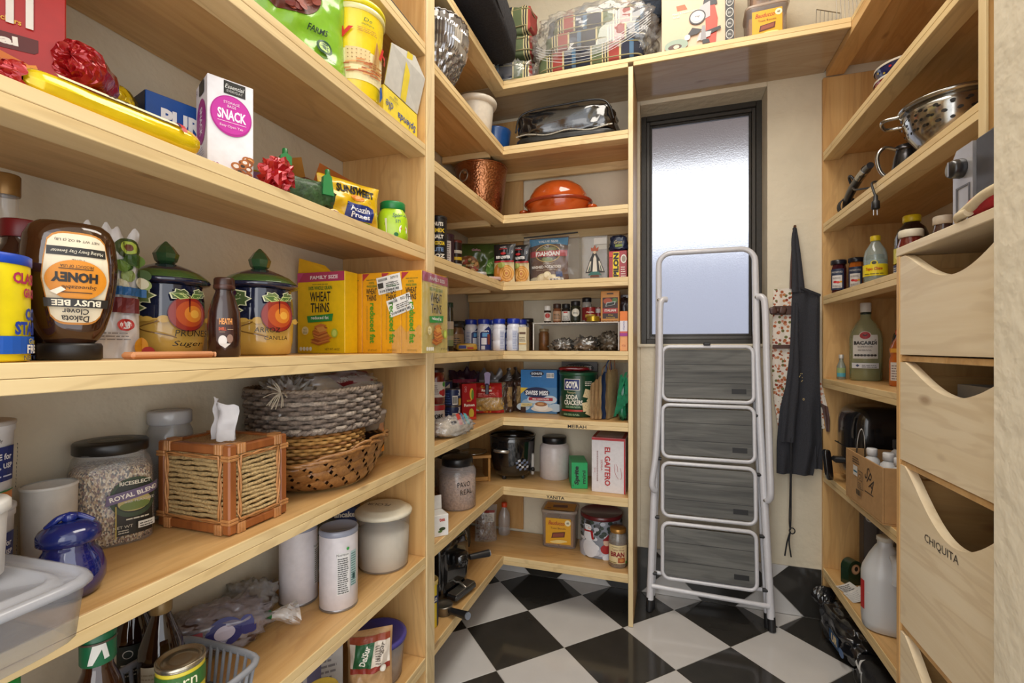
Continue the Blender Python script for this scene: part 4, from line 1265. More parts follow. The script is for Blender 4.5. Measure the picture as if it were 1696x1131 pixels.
for sx in (-1, 1):      # cane binding round the corner joints
    for sy in (-1, 1):
        for z0 in (.0, BH - fr):
            m = MB()
            for k in range(3):
                a = .0035 + k * .0068
                xc, yc = sx * (hw - fr - a * .9), sy * (hd - fr / 2)
                box(m, xc - .003, yc - fr / 2 - .0025, z0 - .0005, xc + .003, yc + fr / 2 + .0025, z0 + fr + .0015, cane, .001)
                xc, yc = sx * (hw - fr / 2), sy * (hd - fr - a * .9)
                box(m, xc - fr / 2 - .0025, yc - .003, z0 - .0005, xc + fr / 2 + .0025, yc + .003, z0 + fr + .0015, cane, .001)
                zc = z0 + fr + .004 + k * .0058 if z0 < .05 else z0 - .004 - k * .0058
                if k < 2:
                    box(m, sx * (hw - fr / 2) - fr / 2 - .002, sy * (hd - fr / 2) - fr / 2 - .002, zc - .0026, sx * (hw - fr / 2) + fr / 2 + .002, sy * (hd - fr / 2) + fr / 2 + .002, zc + .0026, cane, .001)
            ob('cane_binding', m, t)
rope = col('B59A6A', .7, bump=.6, scale=220, vary=.35)
rope2 = col('8E6A40', .7, bump=.5, scale=200, vary=.35)
def twist_rows(m, o, U, V, N, w, h, n, mat, r=.0042, tw=26):
    """rows of twisted sea-grass cord"""
    o, U, V, N = Vector(o), Vector(U), Vector(V), Vector(N)
    for k in range(n):
        z = h * (k + .5) / n
        def fn(a, b):
            th = 2 * PI * b
            ph = a * w * tw * 8 + k * 1.3
            rr = r * (1 + .22 * cos(th * 2 + ph))
            return tuple(o + U * (a * w) + V * (z + rr * sin(th) + .0012 * sin(ph * .25 + k)) + N * (rr * cos(th) * .9))
        grid(m, fn, 34, 6, mat)
iw, id_, ih = BW - 2 * fr, BD - 2 * fr, BH - 2 * fr
for nm, o_, U, N, w in (('woven_panel', (-hw + fr, -hd + .006, fr), (1, 0, 0), (0, -1, 0), iw), ('woven_panel', (hw - .006, -hd + fr, fr), (0, 1, 0), (1, 0, 0), id_),
                        ('woven_panel', (-hw + .006, -hd + fr, fr), (0, 1, 0), (-1, 0, 0), id_), ('woven_panel', (-hw + fr, hd - .006, fr), (1, 0, 0), (0, 1, 0), iw)):
    m = MB(); twist_rows(m, o_, U, (0, 0, 1), N, w, ih, 15, rope)
    pn = ob(nm, m, t, kind='stuff')
    m = MB()
    O, U_, N_ = Vector(o_), Vector(U), Vector(N)
    for q in (0, 1):      # twisted cane edging inside the frame
        pts = []
        for (a, b, c, d) in ((.006, .006, w - .006, .006), (w - .006, .006, w - .006, ih - .006), (w - .006, ih - .006, .006, ih - .006), (.006, ih - .006, .006, .006)):
            for k in range(8):
                f = k / 8
                x, z = a + (c - a) * f, b + (d - b) * f
                ph = len(pts) * .95 + q * PI
                pts.append(O + U_ * (x + .003 * sin(ph)) + Vector((0, 0, z + .003 * cos(ph))) + N_ * (.005 + .002 * cos(ph)))
        tube(m, pts, .0022, cane, 6, closed=True)
    ob('cane_edging', m, pn)
m = MB(); twist_rows(m, (-hw + .006, -hd + .006, BH - .008), (1, 0, 0), (0, 1, 0), (0, 0, 1), BW - .012, BD - .012, 18, rope2, .0038)
ob('woven_top', m, t, kind='stuff')
m = MB()
def tis(a, b):
    x = (a - .5) * (.055 + .012 * b); y = .012 * sin(a * 7 + b) * (1 - .3 * b) + .008 * nz(a * 3, b * 3)
    return (x + .008 * b + .006 * nz(b * 4, a * 2, 3), y - .012, BH - .012 + b * (.086 + .018 * (.5 - a)) + .004 * nz(a * 5, b * 2, 8))
grid(m, tis, 22, 18, col('E6E3E4', .8), smooth=True)
grid(m, lambda a, b: (tis(a, b)[0] * .85 - .004, tis(a, b)[1] + .012 - .01 * b, tis(a, b)[2] - .012 * b * a), 22, 18, col('D9D6D8', .8))
ob('tissue', m, t)

# three baskets stacked behind the tissue box
def basket(parent, name, rx, ry, z0, h, rows, spokes, mat, amp, flare=.0, e=2.3, row_r=None, thick=.006, dark=None):
    m = MB()
    for k in range(rows):
        zc = z0 + h * (k + .5) / rows
        fl_ = 1 + flare * (k + .5) / rows
        def fn(a, b, k=k, zc=zc, fl_=fl_):
            th = 2 * PI * a
            kk = (abs(cos(th)) ** e + abs(sin(th)) ** e) ** (-1 / e)
            off = amp * cos(th * spokes / 2 + PI * k)
            pr = h / rows * .56
            q = 2 * PI * b
            rr = off + pr * .8 * cos(q)
            return ((rx * fl_ * kk + rr) * cos(th), (ry * fl_ * kk + rr) * sin(th), zc + pr * sin(q))
        grid(m, fn, spokes * 3, 6, mat if not dark or k % 3 else dark)
    o = ob(name, m, parent, kind='stuff')
    return o
def hoop(parent, name, rx, ry, z, r, mat, e=2.3, tw=40, n=140, wave=None):
    m = MB()
    for q in (0, PI):
        pts = []
        for i in range(n):
            th = 2 * PI * i / n
            kk = (abs(cos(th)) ** e + abs(sin(th)) ** e) ** (-1 / e)
            pts.append(((rx * kk + r * .7 * cos(th * tw + q)) * cos(th), (ry * kk + r * .7 * cos(th * tw + q)) * sin(th), z + r * .7 * sin(th * tw + q) + (wave(th) if wave else 0)))
        tube(m, pts, r, mat, 6, closed=True)
    return ob(name, m, parent)
straw = wood('X', 'A0713F', '6E4420', rough=.3, scale=3, dark='3E2410')
t = T('flat_basket', 'shallow brown bowl basket of braided wide strips at the shelf front', 'basket', (-.886, 1.052, Z4))
def fb(th, v, off=0.):     # bowl wall: v 0 at foot, 1 at rim
    rx_, ry_ = .112 + .045 * v ** .7, .118 + .072 * v ** .7
    return Vector(((rx_ + off) * cos(th), (ry_ + off) * sin(th), .004 + v * (.085 + .022 * max(0, cos(th - 1.15)) + .016 * cos(2 * th))))
m = MB(); grid(m, lambda a, b: tuple(fb(2 * PI * a, b, -.006)), 60, 6, col('3A2210', .7)); ob('basket_lining', m, t)
ns = 46
for lay, (dirn, nrow) in enumerate(((1, 3), (-1, 3))):
    for i in range(ns):
        for k in range(nrow):
            if lay == 1 and (i % 2):
                continue
            th0 = 2 * PI * (i + .5 * (k % 2)) / ns
            v0 = .02 + k * .30
            def fs_(a, b, th0=th0, v0=v0, dirn=dirn, k=k):
                v = v0 + .37 * a
                th = th0 + dirn * .17 * (a - .5) + (b - .5) * .115 * (2 if dirn < 0 else 1) * .8
                return tuple(fb(th, min(1, v + (b - .5) * .04), .0015 + .0065 * sin(PI * a) + .0015 * (dirn < 0)))
            m = MB(); grid(m, fs_, 4, 2, straw)
            ob('wicker_strip', m, t)
for q in range(4):
    m = MB()
    pts = [fb(2 * PI * i / 90, .94 + .03 * q, .003 + .005 * sin(i * .8 + q * 1.7)) + Vector((0, 0, .004 * cos(i * .8 + q * 1.7))) for i in range(90)]
    tube(m, pts, .0042, straw, 6, closed=True)
    ob('rim_braid', m, t)
t = T('round_basket', 'round tan cane basket stacked between the dark basket and the bowl basket', 'basket', (-.892, 1.034, Z4 + .060))
tan = col('B98A4C', .45, bump=.3, scale=120, vary=.2)
basket(t, 'woven_wall', .120, .124, .0, .085, 10, 48, tan, .0046, .02, 2.0, dark=col('8E5F30', .5, vary=.2))
turned(t, 'basket_base', [(.0001, .0), (.119, .002), (.119, .006)], tan, 40)
t = T('dark_basket', 'dark grey-brown rope basket holding bread bags on top of the basket stack', 'basket', (-.897, 1.052, Z4 + .151), -.06)
drk = col('75675C', .75, bump=.7, scale=160, vary=.4); drk2 = col('9C8E80', .75, bump=.7, scale=160, vary=.4)
basket(t, 'woven_wall', .134, .160, .0, .098, 9, 36, drk, .006, .05, 2.6, dark=drk2)
hoop(t, 'foot_braid', .135, .161, .002, .005, drk, 2.6, 30)
hoop(t, 'rim_braid', .142, .168, .099, .0042, col('8A7A6A', .8, vary=.3), 2.6, 44)
turned(t, 'basket_base', [(.0001, .001), (.13, .002), (.132, .005)], drk, 40, sy=1.16)
m = MB()
rnd = random.Random(3)
for k in range(16):
    a = rnd.random() * 6.28
    tube(m, smooth_path([(.06, -.175, .1), (.06 + .02 * cos(a), -.182, .1 + .014 * sin(a)), (.06 + .035 * cos(a), -.186 - .01 * rnd.random(), .094 + .03 * sin(a))], 4), .0012, col('BDB09A', .8), 5)
ob('frayed_knot', m, t)
t = T('bread_bag', 'clear bag of sliced brown bread with a maroon label in the dark basket', 'bag', (-.885, 1.090, Z4 + .178), 1.30)
m = MB(); softbox(m, .22, .12, .10, col('A9814E', .7, bump=.6, scale=50, vary=.3), 4, .01, 20, 3); ob('bread_loaf', m, t)
m = MB(); softbox(m, .265, .14, .112, film('FFFFFF', .72, .1, .9), 3.2, .03, 34, 7, nu=40, nv=26); wr = ob('bag_film', m, t)
p = Print(lambda u, v, l: Vector((u, -.080 + v * .75 - l, .074 + v * .52 - u * u * .8 + l)), True, .0006)
p.poly([(-.02, .0), (.10, .03), (.105, .08), (-.04, .06)], '7A1420'); p.text('Milk Wheat Bread', .04, .045, .012, 'E6DAD2', bold=.03, rot=.2, w=.1); p.text('RICH', -.01, .022, .012, 'E6DAD2', bold=.03, rot=.2); p.done(t)
t = T('bread_bag', 'clear crinkled bag of rolls behind the maroon labelled bread', 'bag', (-.900, .950, Z4 + .170), 1.2)
m = MB(); softbox(m, .085, .09, .088, col('8A6238', .7, bump=.6, scale=50, vary=.4), 3, .012, 24, 13); ob('bread_roll', m, t)
m = MB(); softbox(m, .10, .11, .105, film('FFFFFF', .70, .1, .9), 2.6, .034, 38, 17, nu=36, nv=24); ob('bag_film', m, t)
t = T('storage_tub', 'clear plastic tub with an orange label standing behind the baskets by the panel', 'tub', (-.925, 1.306, Z4))
t.scale = (.95, .95, 1)
turned(t, 'tub_body', [(.042, 0), (.046, .003), (.053, .125), (.055, .127), (.056, .14)], film('E9E9EA', .78, .15), 36, e=5)
turned(t, 'lid', [(.056, .1405), (.058, .142), (.058, .152), (.054, .154), (.0001, .153)], film('DDDDE2', .3, .25), 36, e=5)
p = Print(flat((.0535, .0, .0), (0, 1, 0), (-.05, 0, 1), (1, 0, 0)), step=.0006); p.poly([(-.03, .02), (.03, .02), (.034, .112), (.01, .11), (-.012, .06), (-.03, .055)], 'D88A2A'); p.text('Goldies', .005, .07, .012, '7A2A14', rot=1.2); p.done(t)
# clear food container, left front
t = T('food_container', 'large clear food container with a frosted lid overhanging the shelf front', 'container', (-.776, .298, Z4), .05)
turned(t, 'container_body', [(.094, 0), (.100, .004), (.106, .062), (.107, .066)], film('DDDEE2', .8, .18), 48, e=6, sx=1.03, sy=.93)
turned(t, 'lid', [(.106, .0665), (.1125, .068), (.1135, .073), (.110, .078), (.104, .079), (.101, .075), (.088, .0745), (.086, .078), (.078, .078), (.076, .0745), (.0001, .0745)], film('D9DADF', .6, .25), 48, e=6, sx=1.03, sy=.93)
m = MB()
for k in range(7):
    x, y = (-.07 + .15 * ((k * 37) % 10) / 10), (-.06 + .13 * ((k * 53) % 10) / 10)
    softbox(m, .06, .04, .028, col(['4A4038', '6E5A44', '2F2A2C', '8A7658'][k % 4], .8, bump=.5), 2.5, .008, 25, k)
    for i in range(len(m.v) - 28 * 19, len(m.v)):
        a = m.v[i]; m.v[i] = (a[0] + x, a[1] + y, a[2] + .005 + .012 * (k % 2))
ob('leftovers', m, t)
t = T('white_canister', 'white plastic canister standing on the lid of the clear food container', 'canister', (-.793, .327, Z4 + .0795), 0)
turned(t, 'canister_body', [(.034, 0), (.037, .003), (.040, .075), (.0405, .078)], col('D6D3CE', .45), 36)
turned(t, 'lid', [(.042, .0785), (.0435, .080), (.0435, .090), (.041, .093), (.0001, .092)], col('DAD8D3', .45), 36)

# -- sixth shelf
def white_can(label, loc, rz):
    t = T('white_can', label, 'can', loc, rz, 'white formula cans on the sixth shelf')
    turned(t, 'can_body', [(.046, 0), (.048, .002), (.048, .195), (.047, .197)], col('D5CFD2', .4), 40)
    turned(t, 'base_rim', [(.0484, 0), (.0488, .001), (.0488, .005), (.0483, .006)], col('9A9A9E', .3, .8), 40)
    turned(t, 'lid', [(.0482, .190), (.0492, .191), (.0492, .202), (.047, .205), (.0445, .2045), (.0435, .2005), (.0001, .2005)], film('A9AFC2', .35, .25), 40)
    p = Print(around(.048), True)
    p.rect(-.002, .045, .030, .150, 'DAD8D6'); p.text('Nutrition', .012, .146, .006, '2A2A2A'); p.lines(.0, .048, .028, .14, 17, '3A3A3A', fill=.45); p.rect(.032, .06, .05, .15, 'A9C0BE'); p.lines(.033, .062, .049, .148, 14, '4A6A68')
    p.ell(.024, .16, .0035, .004, '3E9A4A'); p.rect(.036, .078, .044, .092, '2A4A48'); p.done(t)
    return t
w1 = white_can('white formula can with a facts panel, nearer the shelf front', (-.822, 1.044, Z5), FC(-.82, 1.04, -.05))
w2 = dup(w1, (-.940, 1.03, Z5), 'white formula can standing behind, nearer the wall', FC(-.94, 1.03, .9))
t = T('flour_bucket', 'round flour bucket with a cream lid marked in black pen', 'bucket', (-.838, 1.277, Z5), FC(-.84, 1.27))
turned(t, 'flour', [(.068, .004), (.074, .008), (.077, .112), (.05, .118), (.0001, .122)], col('E6DFD2', .9, vary=.04), 44, wob=lambda a, h: 1)
turned(t, 'bucket_body', [(.070, 0), (.075, .003), (.080, .15), (.082, .152), (.082, .158)], film('E8E6E2', .78, .2), 44)
lid = turned(t, 'lid', [(.082, .1585), (.086, .160), (.087, .168), (.083, .173), (.076, .175), (.068, .182), (.060, .183), (.0001, .183)], col('DCD4BE', .4), 48)
p = Print(topf(.183)); p.text('FLOUR', -.015, .01, .02, '1E1A16', rot=2.7, w=.075); p.done(t, 'lid_lettering')
t = carton('pancake_box', 'navy and orange pancake mix box behind the white cans', 'box', (-.995, 1.275, Z5), (.11, .05, .165), .5, '1E2F5E')
p = Print(front(-.025)); p.text('Pancake', .01, .145, .018, 'F0EBDD', bold=.04, w=.075); p.rect(-.053, .09, -.035, .163, 'D9822A'); p.rect(-.03, .05, .05, .12, 'C9A15A'); p.done(t)
t = T('storage_canister', 'pale grey round container behind the white cans', 'container', (-.985, 1.155, Z5))
turned(t, 'container_body', [(.05, 0), (.053, .003), (.056, .13), (.056, .135)], film('D8DAE0', .4, .25), 34)
turned(t, 'lid', [(.057, .1355), (.0585, .137), (.0585, .150), (.055, .152), (.0001, .151)], col('35453A', .4), 34)

t = T('syrup_bottle', 'brown syrup bottle with a printed green cap and green oval label', 'bottle', (-.818, .486, Z5), FC(-.82, .49))
sp = [(.032, 0), (.036, .004), (.037, .10), (.035, .135), (.026, .172), (.0185, .192), (.0175, .205)]
turned(t, 'bottle_body', sp, tinted('33190C', .06, .95), 36)
turned(t, 'cap', [(.021, .203), (.022, .205), (.022, .247), (.020, .251), (.0001, .251)], col('17603C', .4), 30)
p = Print(around(.0222), True, .0005); p.poly([(-.012, .208), (-.006, .208), (-.004, .226), (.004, .228), (.007, .212), (.013, .213), (.008, .238), (-.006, .237)], 'DAD8D0'); p.rect(-.03, .236, .03, .239, '4A3A2E'); p.done(t, 'cap_print')
p = Print(around(lambda v: .0372), True, .0006); p.ell(.004, .085, .03, .05, '1F6B34', 20); p.ell(.004, .085, .027, .046, 'D9C23A', 20); p.ell(.004, .085, .025, .043, '1F6B34', 20); p.text('Log', .004, .11, .016, 'E9E4CC'); p.done(t)
def vinegar(label, loc, rz):
    t = T('vinegar_bottle', label, 'bottle', loc, rz, 'dark vinegar bottles')
    turned(t, 'bottle_body', [(.032, 0), (.035, .003), (.036, .09), (.034, .115), (.020, .155), (.0155, .168), (.015, .176)], tinted('24120B', .05, .96), 36)
    turned(t, 'cap', [(.0172, .174), (.0178, .176), (.0178, .196), (.016, .198), (.0001, .198)], col('8A7046', .4, .3), 28)
    p = Print(around(.0362), True, .0006); p.rect(-.04, .03, -.004, .092, 'C9BFA8'); p.rect(-.004, .03, .04, .098, '2E3634'); p.ell(.014, .082, .008, .008, 'DAD8D0'); p.ell(.014, .082, .0065, .0065, '2E3634'); p.lines(.004, .04, .034, .068, 4, 'C9C6BA'); p.lines(-.036, .034, -.008, .086, 7, 'A89A80'); p.done(t)
    return t
v1 = vinegar('dark vinegar bottle with a tan cap standing in the grey basket', (-.903, .640, Z5 + .006), FC(-.9, .63, .2))
dup(v1, (-1.016, .665, Z5), 'dark vinegar bottle half hidden behind the bottle in the basket', FC(-.98, .64, -.6))
t = T('plastic_basket', 'grey slotted plastic basket on the sixth shelf', 'basket', (-.853, .632, Z5))
gp = col('8E9096', .45)
turned(t, 'basket_base', [(.0001, .0005), (.095, .0005), (.098, .004), (.0001, .004)], gp, 40, e=6, sx=1.02, sy=.86)
for k in range(40):
    a = 2 * PI * (k + .5) / 40
    kk = (abs(cos(a)) ** 6 + abs(sin(a)) ** 6) ** (-1 / 6)
    m = MB()
    P0 = Vector((.0975 * kk * cos(a) * 1.02, .0975 * kk * sin(a) * .86, .004)); P1 = Vector((.107 * kk * cos(a) * 1.02, .107 * kk * sin(a) * .86, .072))
    tube(m, [P0, P1], .0042, gp, 4); ob('slat', m, t)
turned(t, 'rim', [(.105, .066), (.1135, .068), (.1145, .075), (.110, .079), (.105, .077), (.104, .068)], gp, 48, e=6, sx=1.02, sy=.86, caps=False)
t = tin('food_can', 'steel food can with a yellow label standing in the grey basket', 'can', (-.802, .602, Z5 + .006), .036, .128, 'D9C63A', metal=0, rim='B9B4A8')
m = MB(); lathe(m, [(.0362, .124), (.0372, .127), (.0372, .133), (.034, .133), (.033, .1285), (.026, .1285), (.025, .130), (.016, .129), (.0001, .129)], col('B7AE9A', .25, .9), 40); ob('can_lid', m, t)
p = Print(around(.036), True); p.rect(-.05, .09, .05, .118, '3A6A2E'); p.text('corn', 0, .104, .014, 'F0E9C8'); p.done(t)
t = T('green_capped_bottle', 'bottle with a bright green cap at the bottom left corner', 'bottle', (-.80, .365, Z5))
turned(t, 'bottle_body', [(.028, 0), (.031, .003), (.031, .17), (.018, .22), (.016, .232)], tinted('3A3A20', .06, .9), 30)
turned(t, 'cap', [(.019, .231), (.020, .233), (.020, .255), (.018, .257), (.0001, .257)], col('1E8A3A', .35), 26)
t = T('bread_bag', 'dark sliced bread in a printed clear bag behind the grey basket', 'bag', (-.965, .808, Z5), .95)
m = MB(); softbox(m, .17, .10, .082, col('5A4238', .8, bump=.9, scale=60, vary=.4), 3.4, .014, 20, 3); ob('bread_loaf', m, t)
m = MB(); softbox(m, .20, .115, .090, film('E9E4F0', .72, .1, .9), 2.8, .03, 34, 7, nu=40, nv=26); ob('bag_film', m, t)
p = Print(lambda u, v, l: Vector((u, -.0575 - l + .0 * v + .35 * max(0, v - .05), .01 + v)), True, .0006); p.ell(.01, .045, .036, .03, '2A2A6E'); p.ell(.01, .045, .02, .015, 'C9C2D6'); p.rect(-.06, .05, -.03, .06, '8A1E2A'); p.text('a', .055, .05, .04, '2A2A6E', bold=.06); p.done(t)
m = MB()
grid(m, lambda a, b: (.10 + .07 * b, .03 * (b + .15) * cos(2 * PI * a) * (1 + .3 * nz(a * 9, b * 5)), .035 - .015 * b + .024 * (b + .15) * sin(2 * PI * a) * (1 + .4 * nz(a * 11, b * 5, 2))), 24, 8, film('FFFFFF', .6, .1, .9), smooth=False)
ob('gathered_end', m, t)
ob('twist_tie', lathe(MB(), [(.009, -.007), (.011, -.005), (.011, .005), (.009, .007)], col('1E7A3E', .4), 14).xform(Matrix.Translation((.104, 0, .035)) @ Matrix.Rotation(PI / 2, 4, 'Y')), t)
t = T('brown_bag', 'small gathered clear bag of dark crumbs against the wall', 'bag', (-1.0, .932, Z5), .6)
m = MB(); softbox(m, .10, .08, .07, col('4E3E34', .8, bump=.8, scale=70, vary=.4), 2.4, .016, 24, 23); ob('bag_body', m, t)
m = MB(); softbox(m, .115, .09, .082, film('E9E9E9', .7, .12, .9), 2.3, .026, 32, 27); ob('bag_film', m, t)

# -- seventh shelf
t = T('lidded_tub', 'clear tub with a purple lid behind the brown sugar bag near the floor', 'tub', (-.842, 1.248, Z6), FC(-.9, 1.25))
turned(t, 'tub_body', [(.070, 0), (.074, .003), (.082, .10), (.083, .112)], film('D8D4D6', .7, .2), 40)
turned(t, 'lid', [(.084, .1125), (.088, .114), (.089, .122), (.086, .127), (.077, .127), (.074, .123), (.0001, .123)], col('4A4490', .35), 44)
turned(t, 'tub_contents', [(.068, .004), (.072, .006), (.078, .085), (.0001, .09)], col('B59A78', .9), 30)
t = T('sugar_bag', 'leaning bag of raw brown sugar with a green and red label', 'bag', (-.784, 1.130, Z6 + .002), FC(-.8, 1.22, .05), rx=-.17)
fn = bag(t, .125, .20, .06, col('B08A5E', .45, bump=.3, scale=150, coat=.3), 41, .5)
p = Print(fn, True, .0006)
p.rect(-.056, .098, .056, .112, '8E2F22'); p.rect(-.056, .112, .056, .172, 'D9CDBE'); p.rect(-.056, .172, .056, .188, '8E3F28')
p.poly([(-.05, .112), (.0, .112), (.012, .172), (-.04, .172)], '1F5A34'); p.text('DelSur', -.016, .143, .018, 'EDE9DC', rot=1.2, bold=.03, w=.05); p.text('sugar', .032, .146, .014, '3A2A20', rot=1.2, w=.045); p.lines(.014, .118, .03, .165, 8, '6A5A4E'); p.ell(.035, .104, .009, .009, 'E0D8CC'); p.done(t)
for k, (x, y, h_, c_, lb) in enumerate(((-.90, 1.075, .205, 'A9A7A6', 'grey printed carton beside the brown sugar bag near the floor'), (-.990, 1.07, .19, '37342F', 'dark carton behind the grey carton near the floor'))):
    t = carton('printed_carton', lb, 'carton', (x, y, Z6), (.10, .07, h_), .75, c_)
    p = Print(rightf(.05)); p.rect(-.03, .02, .03, h_ - .02, 'BDBBBA' if k == 0 else '4A4640'); p.lines(-.026, .03, .026, h_ - .03, 11, '7A787A' if k == 0 else '8A8478'); p.done(t)
    p = Print(front(-.035)); p.lines(-.04, .05, .04, h_ - .02, 9, '6E6C70' if k == 0 else '8A8478'); p.rect(-.04, .1, -.005, .17, '5A5A78'); p.done(t, 'front_print')
t = tin('gold_can', 'gold can standing at the front of the lowest left shelf', 'can', (-.80, .955, Z6), .037, .165, col('B5983A', .3, .5), lid='C9AE4A', lid_h=.012)
p = Print(around(.037), True); p.rect(-.05, .05, .05, .12, '8A7420'); p.text('coffee', 0, .085, .016, 'F0E9C8'); p.done(t)
# ================================================================== things in the corner shelves
K0, K1, K2, K3, K4, K5, K6, K7 = TZ + .0005, 2.1805, 1.853, 1.5345, 1.2075, .8925, .5615, .2285

# -- top shelf: cushions, bags, boxes
def stripe_mat(axis, key):
    if key in MATS:
        return MATS[key]
    m, nt, b = new_mat(key)
    N, L = nt.nodes.new, nt.links.new
    tc = N('ShaderNodeTexCoord'); sp_ = N('ShaderNodeSeparateXYZ'); L(tc.outputs['Object'], sp_.inputs[0])
    mu = N('ShaderNodeMath'); mu.operation = 'MULTIPLY'; mu.inputs[1].default_value = 3.9
    L(sp_.outputs['XYZ'.index(axis)], mu.inputs[0])
    ad = N('ShaderNodeMath'); ad.operation = 'ADD'; ad.inputs[1].default_value = 10.13; L(mu.outputs[0], ad.inputs[0])
    fr_ = N('ShaderNodeMath'); fr_.operation = 'FRACT'; L(ad.outputs[0], fr_.inputs[0])
    r = N('ShaderNodeValToRGB'); r.color_ramp.interpolation = 'CONSTANT'
    st = [(0, '23283A'), (.16, 'C9BB8A'), (.19, '5F6B4A'), (.36, 'C9BB8A'), (.385, '1E222E'), (.41, 'C9BB8A'), (.43, '1E222E'), (.455, 'B9AE7E'), (.48, '9A4038'), (.66, 'C9BB8A'), (.69, '23283A'), (.83, '4A6A86'), (.9, '1E222E')]
    for q, (pos, c_) in enumerate(st):
        e_ = r.color_ramp.elements[q] if q < 2 else r.color_ramp.elements.new(pos)
        e_.position = pos; e_.color = lin(c_)
    L(fr_.outputs[0], r.inputs[0]); L(r.outputs[0], b.inputs['Base Color'])
    b.inputs['Roughness'].default_value = .85
    n = N('ShaderNodeTexNoise'); n.inputs['Scale'].default_value = 300
    L(tc.outputs['Object'], n.inputs['Vector'])
    bp = N('ShaderNodeBump'); bp.inputs['Strength'].default_value = .25; bp.inputs['Distance'].default_value = .002
    L(n.outputs['Fac'], bp.inputs['Height']); L(bp.outputs[0], b.inputs['Normal'])
    return m
STR = stripe_mat('X', 'striped_cloth'); STRY = stripe_mat('Y', 'striped_cloth_across')
blk = col('26262B', .95, bump=.5, scale=120, vary=.3); navy_c = col('2C3440', .95, bump=.4, scale=120, vary=.3)
def cushion(label, loc, size, rz, mat, seed, parts=True, e=6., group='cushions on the top shelf', rx=0, ry=0, bagged=False, pipe='8E8660'):
    t = T('cushion', label, 'cushion', loc, rz, group, rx=rx, ry=ry)
    w, d, h = size
    m = MB(); softbox(m, w, d, h, mat, e, .012, 16, seed, nu=40, nv=20); ob('cushion_body', m, t)
    m = MB()
    for zz in (h * .22, h * .80):
        pts = []
        for i in range(44):
            th = 2 * PI * i / 44
            q = 2 / e
            pts.append((math.copysign(abs(cos(th)) ** q, cos(th)) * w / 2 * .985, math.copysign(abs(sin(th)) ** q, sin(th)) * d / 2 * .985, zz))
        tube(m, pts, .0032, col(pipe, .8), 6, closed=True)
    ob('piping', m, t)
    return t
cushion('black quilted cushion overhanging the inner edge of the top shelf corner', (-.765, 1.875, K0 + .070), (.24, .52, .15), .10, blk, 3, pipe='2A2A2E', ry=.10)
cushion('black quilted cushion underneath the overhanging black cushion', (-.885, 1.78, K0), (.22, .44, .070), 0, blk, 5, pipe='222226')
cushion('small striped cushion with a wide black stripe, upper one behind the black cushion', (-.720, 2.255, K0 + .255), (.20, .13, .14), -.08, STR, 8)
cushion('red ended striped cushion between the upper striped cushion and the clear bag', (-.722, 2.25, K0 + .150), (.21, .13, .098), .06, STR, 11)
cushion('striped cushion lying at the very bottom of the corner pile', (-.82, 2.395, K0), (.34, .09, .10), 0, STR, 13)
cushion('dark teal flat cushion along the wall above the bagged cushions', (-.30, 2.405, K0 + .30), (.56, .08, .12), .0, navy_c, 15, pipe='2A3038')
t = cushion('end of a striped cushion wrapped in clear plastic at the shelf corner', (-.722, 2.232, K0), (.20, .13, .115), .1, STR, 17)
m = MB(); softbox(m, .235, .15, .128, film('FFFFFF', .84, .07, .9), 2.6, .034, 36, 19, nu=44, nv=26); ob('plastic_wrap', m, t)
for k, (y, z, h) in enumerate(((2.235, 0, .10), (2.25, .105, .085), (2.28, .195, .09))):
    cushion(['striped seat cushion at the bottom inside the big clear bag', 'striped seat cushion in the middle inside the big clear bag', 'striped seat cushion on top inside the big clear bag'][k], (-.335 + .02 * k, y, K0 + z + .004), (.48 - .02 * k, .19, h), .02 * k, STR, 20 + k, group='cushions inside the big clear bag')
t = T('plastic_bag', 'big crinkled clear plastic bag around the stack of striped cushions', 'bag', (-.325, 2.245, K0))
m = MB(); softbox(m, .56, .225, .315, film('FFFFFF', .88, .06, .9), 3.2, .045, 30, 31, nu=90, nv=50); ob('bag_film', m, t)
m = MB()
for k in range(5):
    z = .05 + .012 * k
    tube(m, smooth_path([(-.26, -.085, z + .05), (-.2, -.108, z + .01), (-.1, -.116, z - .018 + .004 * k), (.05, -.117, z - .012), (.2, -.112, z + .05), (.26, -.09, z + .1)], 6), .0011, film('FFFFFF', .2, .1, .9), 4)
ob('bag_folds', m, t)

t = carton('machine_box', 'tan appliance box with a red and black hand mixer picture above the window', 'box', (.130, 2.275, K0), (.29, .24, .40), -.04, 'C9A585')
p = Print(front(-.12), step=.0005)
p.rect(-.144, .002, .142, .39, 'D3B294'); p.rect(-.144, .30, -.09, .39, 'D9A58A'); p.poly([(-.08, .178), (-.04, .178), (-.05, .2), (-.085, .2)], 'D8562A'); p.text('Mixers & Food Grinders', -.05, .166, .009, 'EFE4DA', w=.1); p.text('for all', -.085, .152, .009, 'EFE4DA')
p.poly([(.035, .012), (.072, .012), (.080, .11), (.064, .19), (.03, .19)], 'C2422E'); p.poly([(.02, .17), (.078, .17), (.072, .22), (.03, .22)], '2A282C'); p.poly([(-.012, .105), (.05, .125), (.05, .19), (.012, .175)], 'A9A6A8')
p.ell(.0, .132, .033, .031, '2A282C', 18); p.ell(.0, .132, .028, .026, 'B9B7BA', 18); p.ell(.0, .132, .019, .018, 'D4D2D4'); p.text('wega', 0, .133, .008, '4A484A')
p.poly([(-.045, .055), (-.02, .09), (.02, .075), (.0, .06)], '232125'); p.ell(-.04, .053, .012, .012, 'C5C3C6'); p.poly([(.01, .06), (.09, .075), (.092, .062), (.03, .042)], '232125'); p.poly([(-.004, .028), (.05, .04), (.055, .060), (.01, .062)], 'B5B3B6'); p.poly([(.012, .028), (.035, .028), (.030, .09), (.018, .09)], '8E8C90')
